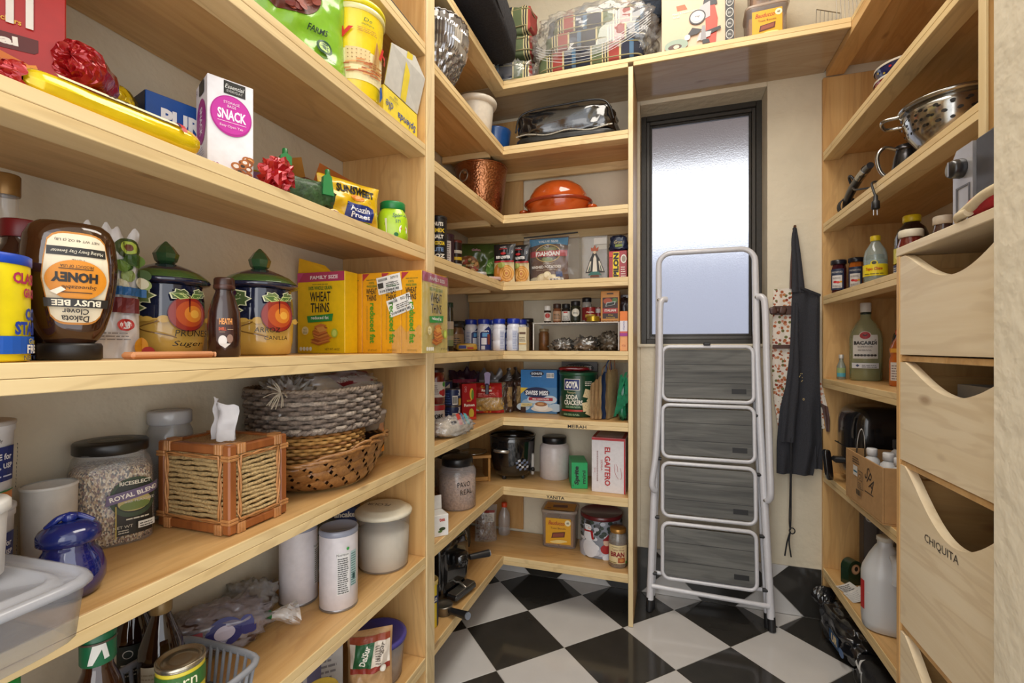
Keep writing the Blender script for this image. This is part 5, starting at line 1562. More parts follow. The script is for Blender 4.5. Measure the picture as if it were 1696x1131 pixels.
p.ell(-.085, .028, .048, .026, '8EA08E', 18); p.ell(-.09, .022, .028, .012, '4A2A20'); p.ell(-.084, .022, .012, .008, 'D9C9A8'); p.poly([(.02, .012), (.05, .012), (.045, .03), (.02, .03)], '1E1C20')
p.rect(.108, .002, .142, .39, '2A2827')
for k in range(5):
    p.ell(.125, .03 + k * .045, .0145, .019, 'C9C6C0', 14); p.ell(.125, .03 + k * .045, .012, .016, '3A3836', 14); p.lines(.118, .026 + k * .045, .132, .036 + k * .045, 2, 'C9C6C0')
p.done(t)
def biscuit_tub(label, loc, rz, s_=1.):
    t = T('biscuit_tub', label, 'tub', loc, rz, 'square clear biscuit tubs')
    w, d, h = .155 * s_, .13 * s_, .16 * s_
    turned(t, 'tub_body', [(w / 2 * .93, 0), (w / 2 * .96, .003), (w / 2, h * .9), (w / 2 * 1.02, h * .91), (w / 2 * 1.02, h * .95)], film('E2DCDA', .78, .18), 44, e=7, sy=.84)
    lid = turned(t, 'lid', [(w / 2 * 1.03, h * .955), (w / 2 * 1.05, h * .965), (w / 2 * 1.05, h * 1.02), (w / 2 * .98, h * 1.04), (w / 2 * .94, h * 1.02), (.0001, h * 1.02)], film('E9D9C8', .65, .2), 44, e=7, sy=.84)
    m = MB()
    for r in range(2):
        for k in range(7):
            box(m, -w * .42 + r * w * .43, -d * .36 + k * d * .1, .004, -w * .42 + r * w * .43 + w * .40, -d * .36 + k * d * .1 + d * .08, h * .75, col('C08A4A', .8, bump=.4))
    ob('biscuits', m, t, kind='stuff')
    p = Print(front(-w / 2 * .84 - .0012)); lw = w * .36
    p.rect(-lw, .02 * s_, lw, h * .83, 'E0A51E'); p.text('Bauducco', -.008 * s_, h * .70, .018 * s_, 'A8321E', shear=.3, bold=.02, w=lw * 1.3); p.ell(lw * .76, h * .72, .013 * s_, .013 * s_, 'F0E6C0'); p.text('60', lw * .76, h * .72, .009 * s_, '2A1A12', bold=.03)
    p.text('Toast Biscuits', 0, h * .56, .008 * s_, '6B2A1A', w=lw * 1.2); p.poly([(-lw * .55, h * .28), (lw * .5, h * .33), (lw * .56, h * .48), (-lw * .45, h * .43)], '5E2A1C'); p.poly([(-lw * .45, h * .31), (lw * .42, h * .35), (lw * .46, h * .45), (-lw * .38, h * .41)], '8E4A34')
    for k in range(3):
        p.ell(-.01 + .012 * k, h * (.18 + .02 * k), lw * .5, .005 * s_, 'F0D68A', 10)
    p.done(t)
    p = Print(topf(h * 1.022), step=.0006); p.rect(-w * .44, -d * .38, w * .44, d * .38, 'D99A1E'); p.poly([(-w * .2, -d * .15), (w * .22, -d * .1), (w * .2, d * .15), (-w * .22, d * .12)], '6B2E1E'); p.text('60', -w * .3, -d * .25, .016 * s_, '8A2A1A', bold=.03); p.done(t, 'lid_print')
    return t
bt = biscuit_tub('square biscuit tub with a yellow label on the top shelf beside the appliance box', (.400, 2.26, K0), -.04)
dup(bt, (.415, 2.265, K0 + .1665), 'square biscuit tub stacked on top of the other on the top shelf', -.02)
t = T('wire_rack', 'steel wire rack standing at the right end of the top shelf', 'rack', (.700, 2.36, K0 + .006), .5)
m = MB(); stl = col('9A948A', .3, .9)
for y in (-.05, .05):
    for z in (.004, .09, .2):
        tube(m, [(-.06, y, z), (.06, y, z)], .002, stl, 6)
ob('frame_wire', m, t)
for k in range(7):
    x = -.06 + .02 * k
    m = MB(); tube(m, smooth_path([(x, -.05, .2), (x, -.052, .004), (x, 0, .002), (x, .052, .004), (x, .05, .2)], 3), .0016, stl, 5); ob('wire', m, t)

# -- crystal bowl shelf
t = T('crystal_bowl', 'big cut crystal bowl standing behind the tall divider post', 'bowl', (-.832, 1.60, K1))
gl_, gln, glb = new_mat('cut_crystal')
glb.inputs['Base Color'].default_value = (.34, .33, .33, 1); glb.inputs['Roughness'].default_value = .06; glb.inputs['Metallic'].default_value = .75; glb.inputs['Specular IOR Level'].default_value = .8
def cutw(a, h):
    if h > .20:
        return 1 + .035 * (abs(((a * 24 / PI) % 2) - 1) - .5)
    if h > .12:
        k = abs(((a * 6 / PI + .5 * int(h * 20)) % 2) - 1)
        return 1 + .07 * (k - .5) + .03 * abs(sin(a * 36))
    return 1 + .045 * (abs(((a * 18 / PI + h * 55) % 2) - 1) + abs(((a * 18 / PI - h * 55) % 2) - 1) - 1)
pr_ = [(.052, 0), (.054, .006), (.045, .016)] + [(.045 + .083 * sin(PI / 2 * (k / 22)) ** .8, .016 + .214 * (k / 22) ** 1.25) for k in range(1, 23)] + [(.124, .230), (.118, .2), (.09, .09), (.05, .03), (.0001, .026)]
m = MB(); lathe(m, pr_, gl_, 144, wob=cutw, smooth=False, caps=False); ob('bowl_body', m, t)
m = MB(); tube(m, [((.128 + .0015 * (k % 2)) * cos(PI * k / 36), (.128 + .0015 * (k % 2)) * sin(PI * k / 36), .231 + .003 * (k % 2)) for k in range(72)], .0028, gl_, 6, closed=True); ob('scalloped_rim', m, t)
p = Print(lambda u, v, l: Vector(((.131 + l) * cos(-PI / 3 + u / .13), (.131 + l) * sin(-PI / 3 + u / .13), v)), True); p.ell(0, .212, .0085, .010, 'E6E2DC'); p.done(t, 'round_sticker')

t = T('ribbed_planter', 'white ribbed porcelain planter with a wide rim', 'planter', (-.862, 2.085, K1))
wpor = col('E2DACB', .35, coat=.3)
turned(t, 'planter_body', [(.062, 0), (.066, .003), (.083, .17), (.084, .178)], wpor, 96, wob=lambda a, h: 1 + .016 * abs(sin(a * 24)))
turned(t, 'rim', [(.084, .178), (.094, .181), (.100, .190), (.101, .199), (.098, .204), (.090, .203), (.084, .19), (.08, .16), (.0001, .15)], wpor, 60, caps=False)
t = T('blue_bowl', 'deep blue glazed bowl behind the white ribbed planter', 'bowl', (-.835, 2.285, K1))
turned(t, 'bowl_body', [(.045, 0), (.05, .003), (.072, .08), (.08, .14), (.081, .146), (.076, .145), (.05, .02), (.0001, .012)], col('24508E', .25, coat=.5), 44)
turned(t, 'foot_ring', [(.046, .0), (.048, .001), (.048, .008), (.046, .009)], col('C9C2B4', .5), 30)

t = T('vinyl_case', 'shiny black zipped vinyl case with brown contents on the upper back shelf', 'case', (-.455, 2.275, K1), .03)
bv = film('16171A', .22, .12, .9)
m = MB(); softbox(m, .46, .27, .135, bv, 5, .022, 22, 5, nu=64, nv=30, z0=.028); ob('case_body', m, t)
m = MB(); softbox(m, .38, .2, .10, col('7A5638', .6, bump=.5, scale=30, vary=.4), 3.5, .02, 20, 9, z0=.036); ob('contents', m, t)
m = MB(); softbox(m, .475, .285, .035, col('22221F', .35, vary=.4), 6, .006, 20, 7, nu=56); ob('base_flap', m, t)
m = MB()
zp = col('B9B4A6', .4, .6)
for i in range(72):
    x = -.22 + .44 * i / 71
    box(m, x - .0022, -.1455, .030 + .006 * sin(i * .2), x + .0022, -.1395, .036 + .006 * sin(i * .2), zp, .0005)
ob('zip', m, t, kind='stuff')
m = MB(); tube(m, smooth_path([(-.23, -.128, .06), (-.19, -.130, .145), (0, -.126, .165), (.18, -.128, .158), (.228, -.126, .07)], 8), .004, col('101012', .25), 6); ob('piping', m, t)
m = MB(); tube(m, smooth_path([(-.02, -.02, .16), (.0, -.03, .19), (.05, -.03, .196), (.08, -.02, .16)], 8), .006, col('1A1A1A', .5, bump=.6, scale=200), 8); ob('carry_loop', m, t)

# -- copper pot and clay casserole
cop, cpn, cpb = new_mat('hammered_copper')
cpb.inputs['Base Color'].default_value = lin('A06A48'); cpb.inputs['Metallic'].default_value = .92; cpb.inputs['Roughness'].default_value = .26
v_ = cpn.nodes.new('ShaderNodeTexVoronoi'); v_.inputs['Scale'].default_value = 95
tc_ = cpn.nodes.new('ShaderNodeTexCoord'); cpn.links.new(tc_.outputs['Object'], v_.inputs['Vector'])
b_2 = cpn.nodes.new('ShaderNodeBump'); b_2.inputs['Strength'].default_value = .5; b_2.inputs['Distance'].default_value = .003; b_2.invert = True
cpn.links.new(v_.outputs['Distance'], b_2.inputs['Height']); cpn.links.new(b_2.outputs[0], cpb.inputs['Normal'])
t = T('copper_pot', 'hammered copper pot with ring handles in the shelf corner', 'pot', (-.885, 2.21, K2), FC(-.88, 2.2))
turned(t, 'pot_body', [(.085, 0), (.095, .004), (.118, .14), (.130, .255), (.131, .262), (.126, .26), (.112, .14), (.09, .012), (.0001, .01)], cop, 56)
turned(t, 'rolled_rim', [(.129, .256), (.133, .258), (.1345, .263), (.131, .267), (.128, .264)], cop, 56, caps=False)
for a in (-2.2, .9):
    m = MB(); cx, cy_ = .134 * cos(a), .134 * sin(a)
    tube(m, [(cx + .008 * cos(a) - .024 * sin(a) * cos(q), cy_ + .008 * sin(a) + .024 * cos(a) * cos(q), .190 + .026 * sin(q)) for q in [2 * PI * k / 24 for k in range(24)]], .0035, col('8E8A84', .3, .8), 8, closed=True)
    h_ = ob('ring_handle', m, t)
    ob('handle_bracket', lathe(MB(), [(.014, 0), (.014, .006), (.006, .010), (.0001, .011)], col('9A7A5A', .35, .8), 16).xform(Matrix.Translation((cx - .004 * cos(a), cy_ - .004 * sin(a), .214)) @ Matrix.Rotation(a, 4, 'Z') @ Matrix.Rotation(PI / 2, 4, 'Y')), h_)
t = T('clay_casserole', 'glossy orange oval clay casserole with a domed lid', 'casserole', (-.507, 2.285, K2))
org = col('B04A18', .12, coat=.9, vary=.25, scale=8); 
turned(t, 'casserole_base', [(.10, 0), (.115, .003), (.140, .03), (.158, .062), (.160, .068), (.150, .068)], org, 52, sy=.82)
lid = turned(t, 'lid', [(.162, .0685), (.166, .073), (.164, .080), (.150, .085), (.142, .110), (.122, .145), (.085, .172), (.04, .184), (.0001, .186)], org, 52, sy=.82)
ob('rim_band', lathe(MB(), [(.1635, .068), (.1695, .074), (.1675, .082), (.160, .084)], col('8E3018', .2, coat=.6), 52, sy=.82, caps=False), lid)
m = MB()
for s_ in (-1, 1):
    softbox(m, .05, .09, .026, org, 2.4, .002, 10, 3, nu=20, nv=10, z0=.030)
    for i in range(len(m.v) - 20 * 11, len(m.v)):
        x, y, z = m.v[i]; m.v[i] = (x + s_ * .170, y, z)
ob('side_handles', m, t)

# -- tins, packets and coffee
def small_tin(name, label, loc, r, h, c_, lid, group=None, prn=None, metal=0., rz=None, rim='A8A49A', lid_h=.012):
    t = tin(name, label, 'can', loc, r, h, c_ if not isinstance(c_, str) else col(c_, .35, metal), lid=lid, lid_h=lid_h, rim=None if lid else rim, group=group, n=28, rz=rz)
    if prn:
        p = Print(around(r), True); prn(p); p.done(t)
    return t
def pr_tall(p):
    for k, c_ in enumerate(('E5E1D6', 'E2C22A', 'E5E1D6', 'E2C22A', '6A86B0', 'D8D4C8')):
        p.text(('NUTS', 'MIX', 'SALT', 'COCOA', 'LITE', 'OZ')[k], .005 * (k % 2), .155 - k * .024, .015, c_, bold=.05, w=.036)
small_tin('tall_tin', 'tall black tin with white and yellow lettering beside the divider post', (-.83, 1.635, K3), .032, .182, '16171C', '1C1C20', prn=pr_tall)
small_tin('cocoa_tin', 'purple cocoa tin with a pale facts panel', (-.878, 1.80, K3), .033, .155, '2E1526', '3A1A2E', prn=lambda p: (p.rect(-.012, .015, .020, .130, 'CFC9C6'), p.lines(-.009, .02, .017, .126, 12, '5A4A52')))
small_tin('spice_tin', 'small red brown tin with yellow bands next to the cocoa tin', (-.905, 1.955, K3), .027, .165, '2A1614', '6B2A1E', prn=lambda p: [p.rect(-.03, .02 + k * .03, .03, .034 + k * .03, ('E2C22A', 'D9D2C2', 'E2C22A', 'D9D2C2')[k]) for k in range(4)])
t, p = pouch_thing('vegetable_bag', 'green frozen style vegetable bag with a stir fry picture', (-.900, 2.18, K3), .24, .215, .07, .40, '3E5226', 51, rx=-.16)
p.text('Gefen', .0, .168, .017, 'B58A9A', bold=.05, w=.045); p.ell(-.045, .085, .062, .055, '8A5A30', 20)
rnd = random.Random(12)
for k in range(60):
    a = rnd.random() * 6.28; q = rnd.random() ** .5
    p.ell(-.045 + .056 * q * cos(a), .085 + .049 * q * sin(a), .009, .006, rnd.choice(['C99A5A', 'D9B07A', '8E4A2A', '5A7A34', 'E0C9A0', 'A8442A', '3E5A24']), 6)
p.poly([(.045, .04), (.11, .05), (.112, .15), (.06, .11)], '4E7A2A'); p.text('green', .085, .10, .02, 'B9D08A', rot=.6); p.done(t)
for k, (x, y, c_, lb) in enumerate(((-.80, 1.965, 'A9A6A4', 'grey flat sachet lying on the shelf edge before the green bag'), (-.788, 2.095, 'C9A9A0', 'pinkish flat sachet lying nearer the shelf corner'))):
    t = T('sachet', lb, 'packet', (x, y, K3), .35 + .3 * k)
    m = MB(); softbox(m, .075, .12, .022 - .004 * k, col(c_, .3, coat=.4, bump=.2), 5, .004, 18, k); ob('sachet_body', m, t)
    p = Print(topf(.0225 - .004 * k)); p.rect(-.03, -.03, .03, .01, 'B5322E' if k else '6A6870'); p.lines(-.03, .015, .03, .04, 3, '5A5860'); p.done(t)
def seafood(label, loc, rz):
    t = T('seafood_packet', label, 'packet', loc, rz, 'black seafood packets')
    fn = bag(t, .112, .188, .03, col('1C1A1C', .3, coat=.4), 61, .3)
    p = Print(fn, True, .0006)
    p.rect(-.053, .004, .053, .098, 'CDB98A'); p.ell(-.02, .05, .035, .045, 'B5742A', 16); p.ell(.016, .045, .036, .04, 'C98A34', 16)
    for k in range(6):
        p.ell(.016, .045, .032 - .005 * k, .035 - .0055 * k, ['D9A24A', 'C07E2C', 'DCA852', 'BA7628', 'E0B05A', 'B8702A'][k], 14)
    p.ell(-.01, .085, .02, .014, '9AA04A', 10); p.rect(-.05, .098, .053, .105, 'A8262A'); p.text('RED LOBSTER', .0, .122, .014, 'E5E1DC', bold=.05, w=.075); p.ell(0, .140, .014, .006, 'B52A2A', 10); p.text('3', .044, .146, .012, 'E5E1DC'); p.rect(-.02, .160, .02, .163, 'B52A2A'); p.text('ALASKA', 0, .170, .007, 'C9B8B8'); p.done(t)
    return t
s0 = seafood('black seafood packet with a golden patty picture beside the green bag', (-.745, 2.165, K3), .02)
dup(s0, (-.682, 2.208, K3), 'black seafood packet standing half hidden behind the first', -.06)
t = T('potato_bag', 'brown mashed potato bag with a blue top inside a clear zip bag', 'bag', (-.548, 2.265, K3), 0)
fn = bag(t, .20, .228, .055, col('5E3A26', .3, coat=.4), 71, .3)
p = Print(fn, True, .0006)
p.rect(-.098, .182, .098, .222, '3A86B0'); p.poly([(-.098, .182), (-.04, .192), (.04, .192), (.098, .182), (.06, .170), (-.06, .170)], '4E2E1E'); p.text('VALUE SIZE', 0, .206, .013, 'D9E6EA', bold=.04, w=.10)
p.ell(0, .146, .068, .044, 'C9A85A', 22); p.ell(0, .146, .063, .040, '3A2618', 22); p.ell(-.02, .165, .025, .014, '6B6A3A', 10); p.ell(.025, .165, .022, .012, '7A7A44', 10); p.ell(0, .116, .03, .010, '6B7A34', 10)
p.rect(-.098, .130, .098, .158, 'B0222A'); p.text('IDAHOAN', .0, .1435, .022, 'F0ECE4', bold=.05, w=.125); p.text('ORIGINAL', 0, .095, .008, 'D8C8B0'); p.text('MASHED POTATOES', -.008, .080, .014, 'EDE6DA', bold=.03, w=.155); p.lines(-.06, .064, .06, .069, 1, 'C8B49A')
for (x, y, rx_, ry_) in ((-.06, .016, .035, .016), (-.02, .022, .038, .026), (.0, .038, .02, .02), (.03, .02, .035, .022)):
    p.ell(x, y, rx_, ry_, 'D9CCA4', 14); p.ell(x - .004, y + .003, rx_ * .7, ry_ * .6, 'E9DFC0', 12)
p.rect(.042, .03, .075, .055, '3A4A7A'); p.bars(.01, .006, .078, .024, 20); p.done(t)
m = MB()
bulge, edge = pouch(.275, .235, .075, 5)
for sd in (-1, 1):
    grid(m, lambda a, b: ((a - .5) * .275 + .012, sd * (bulge((a - .5) * .275, b * .235) + .002) + .004 * nz(a * 9, b * 9, sd), b * .235), 20, 16, film('FFFFFF', .94, .08, .6))
zb = ob('zip_bag', m, t)
ob('zip_strip', BX(-.122, -.004, .236, .150, .004, .242, col('232120', .5), .001).xform(Matrix.Rotation(-.03, 4, 'Y')), zb)
t = T('acrylic_statuette', 'clear acrylic block with a robed figure cut-out on a wooden foot', 'ornament', (-.327, 2.285, K3), .0)
ob('acrylic_block', BX(-.062, -.018, .014, .062, .018, .222, film('F2F0EC', .84, .06, .6), .003), t)
ob('wooden_foot', BX(-.066, -.025, 0, .066, .025, .0135, wood('X', 'B5803E', '8E5E2A', scale=2), .002), t)
p = Print(front(-.0185)); p.rect(-.002, .18, .058, .21, 'DAD6CE'); p.rect(.012, .155, .058, .176, 'C9C4B8')
p.poly([(-.042, .045), (.050, .045), (.022, .115), (.006, .145), (-.004, .145), (-.018, .115)], '26221F'); p.poly([(-.008, .05), (.014, .05), (.010, .115), (.003, .13), (-.004, .115)], 'E6DFD0'); p.poly([(-.036, .05), (-.018, .055), (-.014, .1), (-.02, .1)], 'D9D0BE'); p.poly([(.044, .05), (.026, .055), (.02, .1), (.026, .1)], 'D9D0BE')
p.poly([(-.03, .052), (-.02, .056), (-.017, .09)], '3A5A4E'); p.poly([(.038, .052), (.03, .056), (.026, .09)], '3A5A4E'); p.poly([(-.03, .034), (.036, .034), (.02, .05), (-.015, .05)], '2E6E66'); p.ell(.002, .142, .007, .008, 'E0C8A8'); p.poly([(-.014, .148), (.018, .148), (.022, .168), (.010, .160), (.003, .176), (-.006, .160), (-.016, .166)], 'B5542A'); p.poly([(-.02, .024), (.026, .024), (.02, .034), (-.014, .034)], '6B3A1E'); p.done(t, 'robed_figure')
t = carton('coffee_brick', 'red and yellow brick of ground coffee at the right end of the shelf', 'package', (-.209, 2.215, K3), (.080, .05, .128), -.02, '9E1E22', rough=.25)
p = Print(front(-.025)); p.rect(-.022, .006, .006, .122, 'E5CB1E'); p.text('PILON', -.008, .064, .024, '1A1614', rot=PI / 2, bold=.06, w=.108); p.ell(.026, .09, .013, .020, 'E6E2DA'); p.ell(.026, .09, .009, .014, '9A8A7A'); p.lines(.014, .01, .036, .06, 5, 'E9D9D0'); p.rect(-.039, .1, -.024, .122, 'C9443A'); p.done(t)
t = T('coffee_bag', 'navy foil coffee bag lying on top of the red coffee brick', 'bag', (-.208, 2.222, K3 + .1285), -.05)
m = MB(); softbox(m, .09, .055, .075, col('16243E', .25, coat=.4, bump=.3), 3, .012, 26, 9, nu=30, nv=18, taper=.2); ob('bag_body', m, t)
p = Print(front(-.029, 0, .01), step=.0006); p.text('Gran', .0, .03, .014, 'C9B87A', shear=.3); p.rect(-.012, .008, .02, .019, '7A8A3A'); p.done(t)

# -- blue-capped bottles and the wire rack
def shake(label, loc, rz):
    t = T('shake_bottle', label, 'bottle', loc, rz, 'white shake bottles with blue caps')
    turned(t, 'bottle_body', [(.030, 0), (.033, .003), (.0335, .045), (.031, .05), (.0335, .055), (.0335, .10), (.031, .105), (.033, .11), (.031, .122), (.026, .128), (.0255, .131)], col('D9DBE4', .3, coat=.3), 32)
    turned(t, 'cap', [(.0295, .130), (.0305, .132), (.031, .150), (.029, .154), (.0001, .154)], col('16309A', .3, coat=.3), 32)
    p = Print(around(.0338), True, .0006)
    p.rect(-.036, .006, -.012, .10, 'C9CCD8'); p.lines(-.034, .01, -.014, .095, 12, '6A7AA8'); p.poly([(-.01, .004), (.05, .004), (.05, .10), (.03, .118), (-.01, .085)], '1E2C6E'); p.rect(-.004, .03, .02, .062, 'DADDE8'); p.rect(.0, .068, .03, .086, '5A9AD0'); p.poly([(.024, .03), (.036, .03), (.038, .08), (.022, .08)], '7A3A2A'); p.rect(-.004, .006, .012, .024, 'C9CCD8'); p.text('Ensure', .014, .096, .010, 'E9ECF4', bold=.04, w=.032); p.done(t)
    return t
sb = shake('white shake bottle with a blue cap, first from the cracker cartons', (-.925, 2.175, K4), .75)
for (x, y, rz_, lb) in ((-.852, 2.165, .15, 'white shake bottle with a blue cap, second from the cracker cartons'), (-.775, 2.172, 1.5, 'white shake bottle with a blue cap, third from the cracker cartons'), (-.700, 2.168, 1.2, 'white shake bottle with a blue cap, fourth from the cracker cartons'), (-.690, 2.252, -.4, 'white shake bottle with a blue cap, nearest the cream carton by the wire rack'), (-.835, 2.245, .5, 'white shake bottle with a blue cap behind the second one')):
    dup(sb, (x, y, K4), lb, rz_)
for k, (x, y) in enumerate(((-.757, 2.305), (-.675, 2.325))):
    t = T('sauce_bottle', ['dark bottle with a black cap behind the third shake bottle', 'dark bottle with a black cap against the wall by the rack'][k], 'bottle', (x, y, K4), 0, 'dark bottles with black caps')
    turned(t, 'bottle_body', [(.03, 0), (.032, .003), (.032, .12), (.026, .14), (.024, .145)], col('2A1C18', .2, coat=.5), 26)
    turned(t, 'cap', [(.029, .145), (.030, .147), (.030, .163), (.0001, .165)], col('17171A', .35), 26)
def spice(name, label, loc, r, h, body, cap, lab, group='spice jars on the wire rack', caph=.022, prn=None):
    t = T(name, label, 'jar', loc, FC(loc[0], loc[1]), group)
    turned(t, 'jar_body', [(r * .9, 0), (r, .002), (r, h * .72), (r * .82, h - caph - .002), (r * .82, h - caph)], body if not isinstance(body, str) else col(body, .2, coat=.5), 26)
    turned(t, 'cap', [(r * .9, h - caph), (r * .95, h - caph + .001), (r * .95, h - .001), (r * .9, h), (.0001, h)], col(cap, .4), 26)
    p = Print(around(r), True, .0005); p.rect(-r * 1.2, h * .1, r * 1.2, h * .6, lab)
    if prn:
        prn(p)
    else:
        p.lines(-r * .8, h * .2, r * .8, h * .5, 4, '3A3430')
    p.done(t); return t
spice('spice_jar', 'tall slim spice jar with a dark green cap behind the cracker cartons', (-.95, 1.985, K4), .017, .222, '3E3A2A', '1F3A28', '8A9A6A', None, prn=lambda p: (p.rect(-.02, .10, .02, .135, 'C9BFB0'), p.rect(-.02, .05, .02, .07, 'B0A88A')))
spice('food_jar', 'squat brown jar with a black lid left of the shake bottles', (-.985, 2.125, K4), .042, .135, '6B4A2E', '2A2622', '9A7A52', None)
spice('food_jar', 'green labelled jar against the wall behind the squat brown jar', (-1.005, 2.225, K4), .038, .15, '4A5A34', '3A3A34', '2E5A3A', None)
t = T('yellow_pack', 'small yellow packet lying before the squat jar', 'packet', (-.905, 2.075, K4), .5)
m = MB(); softbox(m, .10, .06, .035, col('C9A23A', .4, coat=.3), 4, .006, 18, 3); ob('packet_body', m, t)
p = Print(front(-.0305, 0, .003)); p.rect(-.04, .008, -.005, .022, '22318A'); p.rect(.0, .006, .03, .014, 'B5321E'); p.done(t)
t = carton('tea_carton', 'cream carton with a brown picture between shake bottles and wire rack', 'carton', (-.645, 2.158, K4), (.038, .07, .112), .1, 'CFC3A2')
p = Print(front(-.035)); p.rect(-.015, .078, .015, .088, '5A3A20'); p.lines(-.015, .045, .015, .07, 3, '6A5A40'); p.rect(-.018, .030, .018, .035, 'C99A3A'); p.done(t)
t = T('brown_jar', 'brown snack jar under the left end of the wire rack', 'jar', (-.585, 2.31, K4))
turned(t, 'jar_body', [(.024, 0), (.026, .002), (.026, .085), (.02, .095)], col('6B4522', .4, bump=.4, vary=.4), 22)
turned(t, 'lid', [(.023, .0955), (.024, .097), (.024, .109), (.0001, .110)], col('8E7A5A', .4), 22)
t = T('wire_shelf_rack', 'white wire shelf rack holding spice jars on the back shelf', 'rack', (-.405, 2.27, K4))
wht = col('D5D3CE', .35)
RH = .130
for x in (-.20, .20):
    for y in (-.085, .085):
        m = MB(); tube(m, [(x, y, .003), (x, y, RH)], .0032, wht, 8); ob('leg', m, t)
m = MB()
tube(m, [(-.20, -.085, RH), (.20, -.085, RH), (.20, .085, RH), (-.20, .085, RH)], .0034, wht, 8, closed=True)
ob('top_frame', m, t)
for k in range(28):
    x = -.193 + .386 * k / 27
    m = MB(); tube(m, [(x, -.085, RH + .0035), (x, .085, RH + .0035)], .0016, wht, 5, caps=False); ob('wire', m, t)
RT = K4 + RH + .0055
spice('spice_jar', 'small white capped spice jar at the left of the wire rack', (-.552, 2.25, RT), .0175, .082, '3A302C', 'D6D2CA', 'CFC6BA', prn=lambda p: p.ell(0, .034, .011, .012, 'A8322A'))
spice('spice_jar', 'brown paprika jar with a brown cap on the wire rack', (-.505, 2.255, RT), .0205, .092, '7A4A32', '3A2620', 'B08A6A')
spice('spice_jar', 'spice jar with white and red label and black cap', (-.460, 2.25, RT), .0205, .090, '2A2624', '17171A', 'D6D2CA', prn=lambda p: (p.rect(-.012, .045, .006, .052, 'B5322A'), p.lines(-.014, .012, .014, .035, 4, '5A5650')))
spice('spice_jar', 'dark spice jar with a round white label and black cap', (-.414, 2.25, RT), .0235, .102, '22281E', '17171A', '22281E', prn=lambda p: (p.ell(0, .046, .0185, .019, 'D6D2C2'), p.lines(-.01, .04, .01, .05, 2, '3A3A30')))
spice('spice_jar', 'tall half empty grinder jar with a black top behind the red tin', (-.368, 2.30, RT), .0235, .122, film('C9C4BC', .5, .1), '17171A', '8E2A26', prn=lambda p: None)
small_tin('paprika_tin', 'red and gold paprika tin on the wire rack', (-.343, 2.249, RT), .025, .072, '8A1E22', None, prn=lambda p: (p.rect(-.03, .022, .03, .036, 'C9A84A'), p.text('Paprika', 0, .046, .009, 'E9DCC8', bold=.03, w=.036), p.lines(-.018, .025, .018, .033, 2, '4A2A1A')))
small_tin('gold_tin', 'flat gold tin before the paprika tin', (-.322, 2.192, RT), .030, .024, col('B5962E', .3, .7), None, rim='C9B04A')
small_tin('red_tin', 'tiny red and grey tin between paprika tin and breadcrumb carton', (-.309, 2.278, RT), .017, .072, '8A2A2A', None, prn=lambda p: (p.rect(-.02, .045, .02, .065, 'B9B4AE'), p.rect(-.02, .02, .02, .03, 'B9B4AE')))
t = carton('breadcrumb_carton', 'orange breadcrumb carton with a dark picture on the wire rack end', 'carton', (-.248, 2.245, RT), (.085, .045, .142), -.02, 'D08A2C')
p = Print(front(-.0225)); p.rect(-.034, .014, .036, .112, '3A1E16'); p.ell(-.01, .095, .02, .014, 'B5502A'); p.ell(.022, .098, .012, .012, '5A7A34'); p.poly([(-.02, .07), (.022, .078), (.026, .094), (-.016, .088)], 'C9CCC6'); p.poly([(-.017, .072), (.019, .079), (.022, .091), (-.014, .085)], '1E2A22'); p.rect(-.034, .038, .036, .062, 'A8201C'); p.text('ITALIAN', .002, .052, .0115, 'EFE6DC', bold=.04, w=.052); p.text('Crispy', .004, .030, .009, 'E0B53A', shear=.2); p.text('breadcrumbs', .004, .019, .006, 'E0B53A', w=.04); p.rect(-.014, .126, .016, .132, '4A2E14'); p.lines(-.038, .004, .038, .010, 1, '8A5A1E'); p.done(t)
t = carton('wafer_carton', 'narrow orange and white upright carton at the end panel', 'carton', (-.181, 2.185, K4), (.034, .05, .178), 0, 'E09A5A')
p = Print(front(-.025)); p.rect(-.0165, .135, .0165, .1775, 'E0761A'); p.rect(-.0165, .088, .0165, .135, 'D9D4D8'); p.text('vitamin', 0, .112, .010, '6A6A9A', rot=PI / 2, w=.04); p.rect(-.0165, .066, .0165, .080, '9A1E86'); p.rect(-.0165, .0805, .0165, .0875, 'D0574A'); p.text('970', 0, .024, .009, 'A8442A'); p.done(t)
t = T('snack_pack', 'dark wrinkled packet behind the breadcrumb carton', 'bag', (-.189, 2.33, RT), 0)
m = MB(); softbox(m, .05, .07, .12, col('3A2A2A', .3, coat=.4, bump=.4), 3, .012, 24, 9); ob('bag_body', m, t)
ob('seal', BX(-.02, -.003, .118, .02, .003, .134, col('4A3432', .3, coat=.4), .001), t)
foilm = col('8E8C88', .22, .7, bump=.7, scale=45, vary=.5)
for k, (x, y, w, h, rz_, lb) in enumerate(((-.475, 2.26, .105, .055, .3, 'crumpled silver foil pouch at the left under the wire rack'), (-.365, 2.25, .105, .065, -.35, 'crumpled silver foil pouch in the middle under the wire rack'), (-.262, 2.28, .085, .085, .15, 'dark wrinkled pouch at the right under the wire rack'))):
    t = T('foil_pouch', lb, 'bag', (x, y, K4), rz_, 'pouches under the wire rack')
    m = MB(); softbox(m, w, .10, h, foilm if k < 2 else col('5E564A', .3, .3, bump=.7, scale=45, vary=.5), 2.4, .026, 30, 11 + k, nu=36, nv=20); ob('pouch_body', m, t)
    m = MB(); grid(m, lambda a, b: (-w / 2 - .002 + .012 * nz(a * 4, b, k) - .022 * b, (a - .5) * .08, h * .35 + .012 * nz(a * 9, b * 3, k)), 14, 4, foilm, smooth=False); ob('torn_seal', m, t)

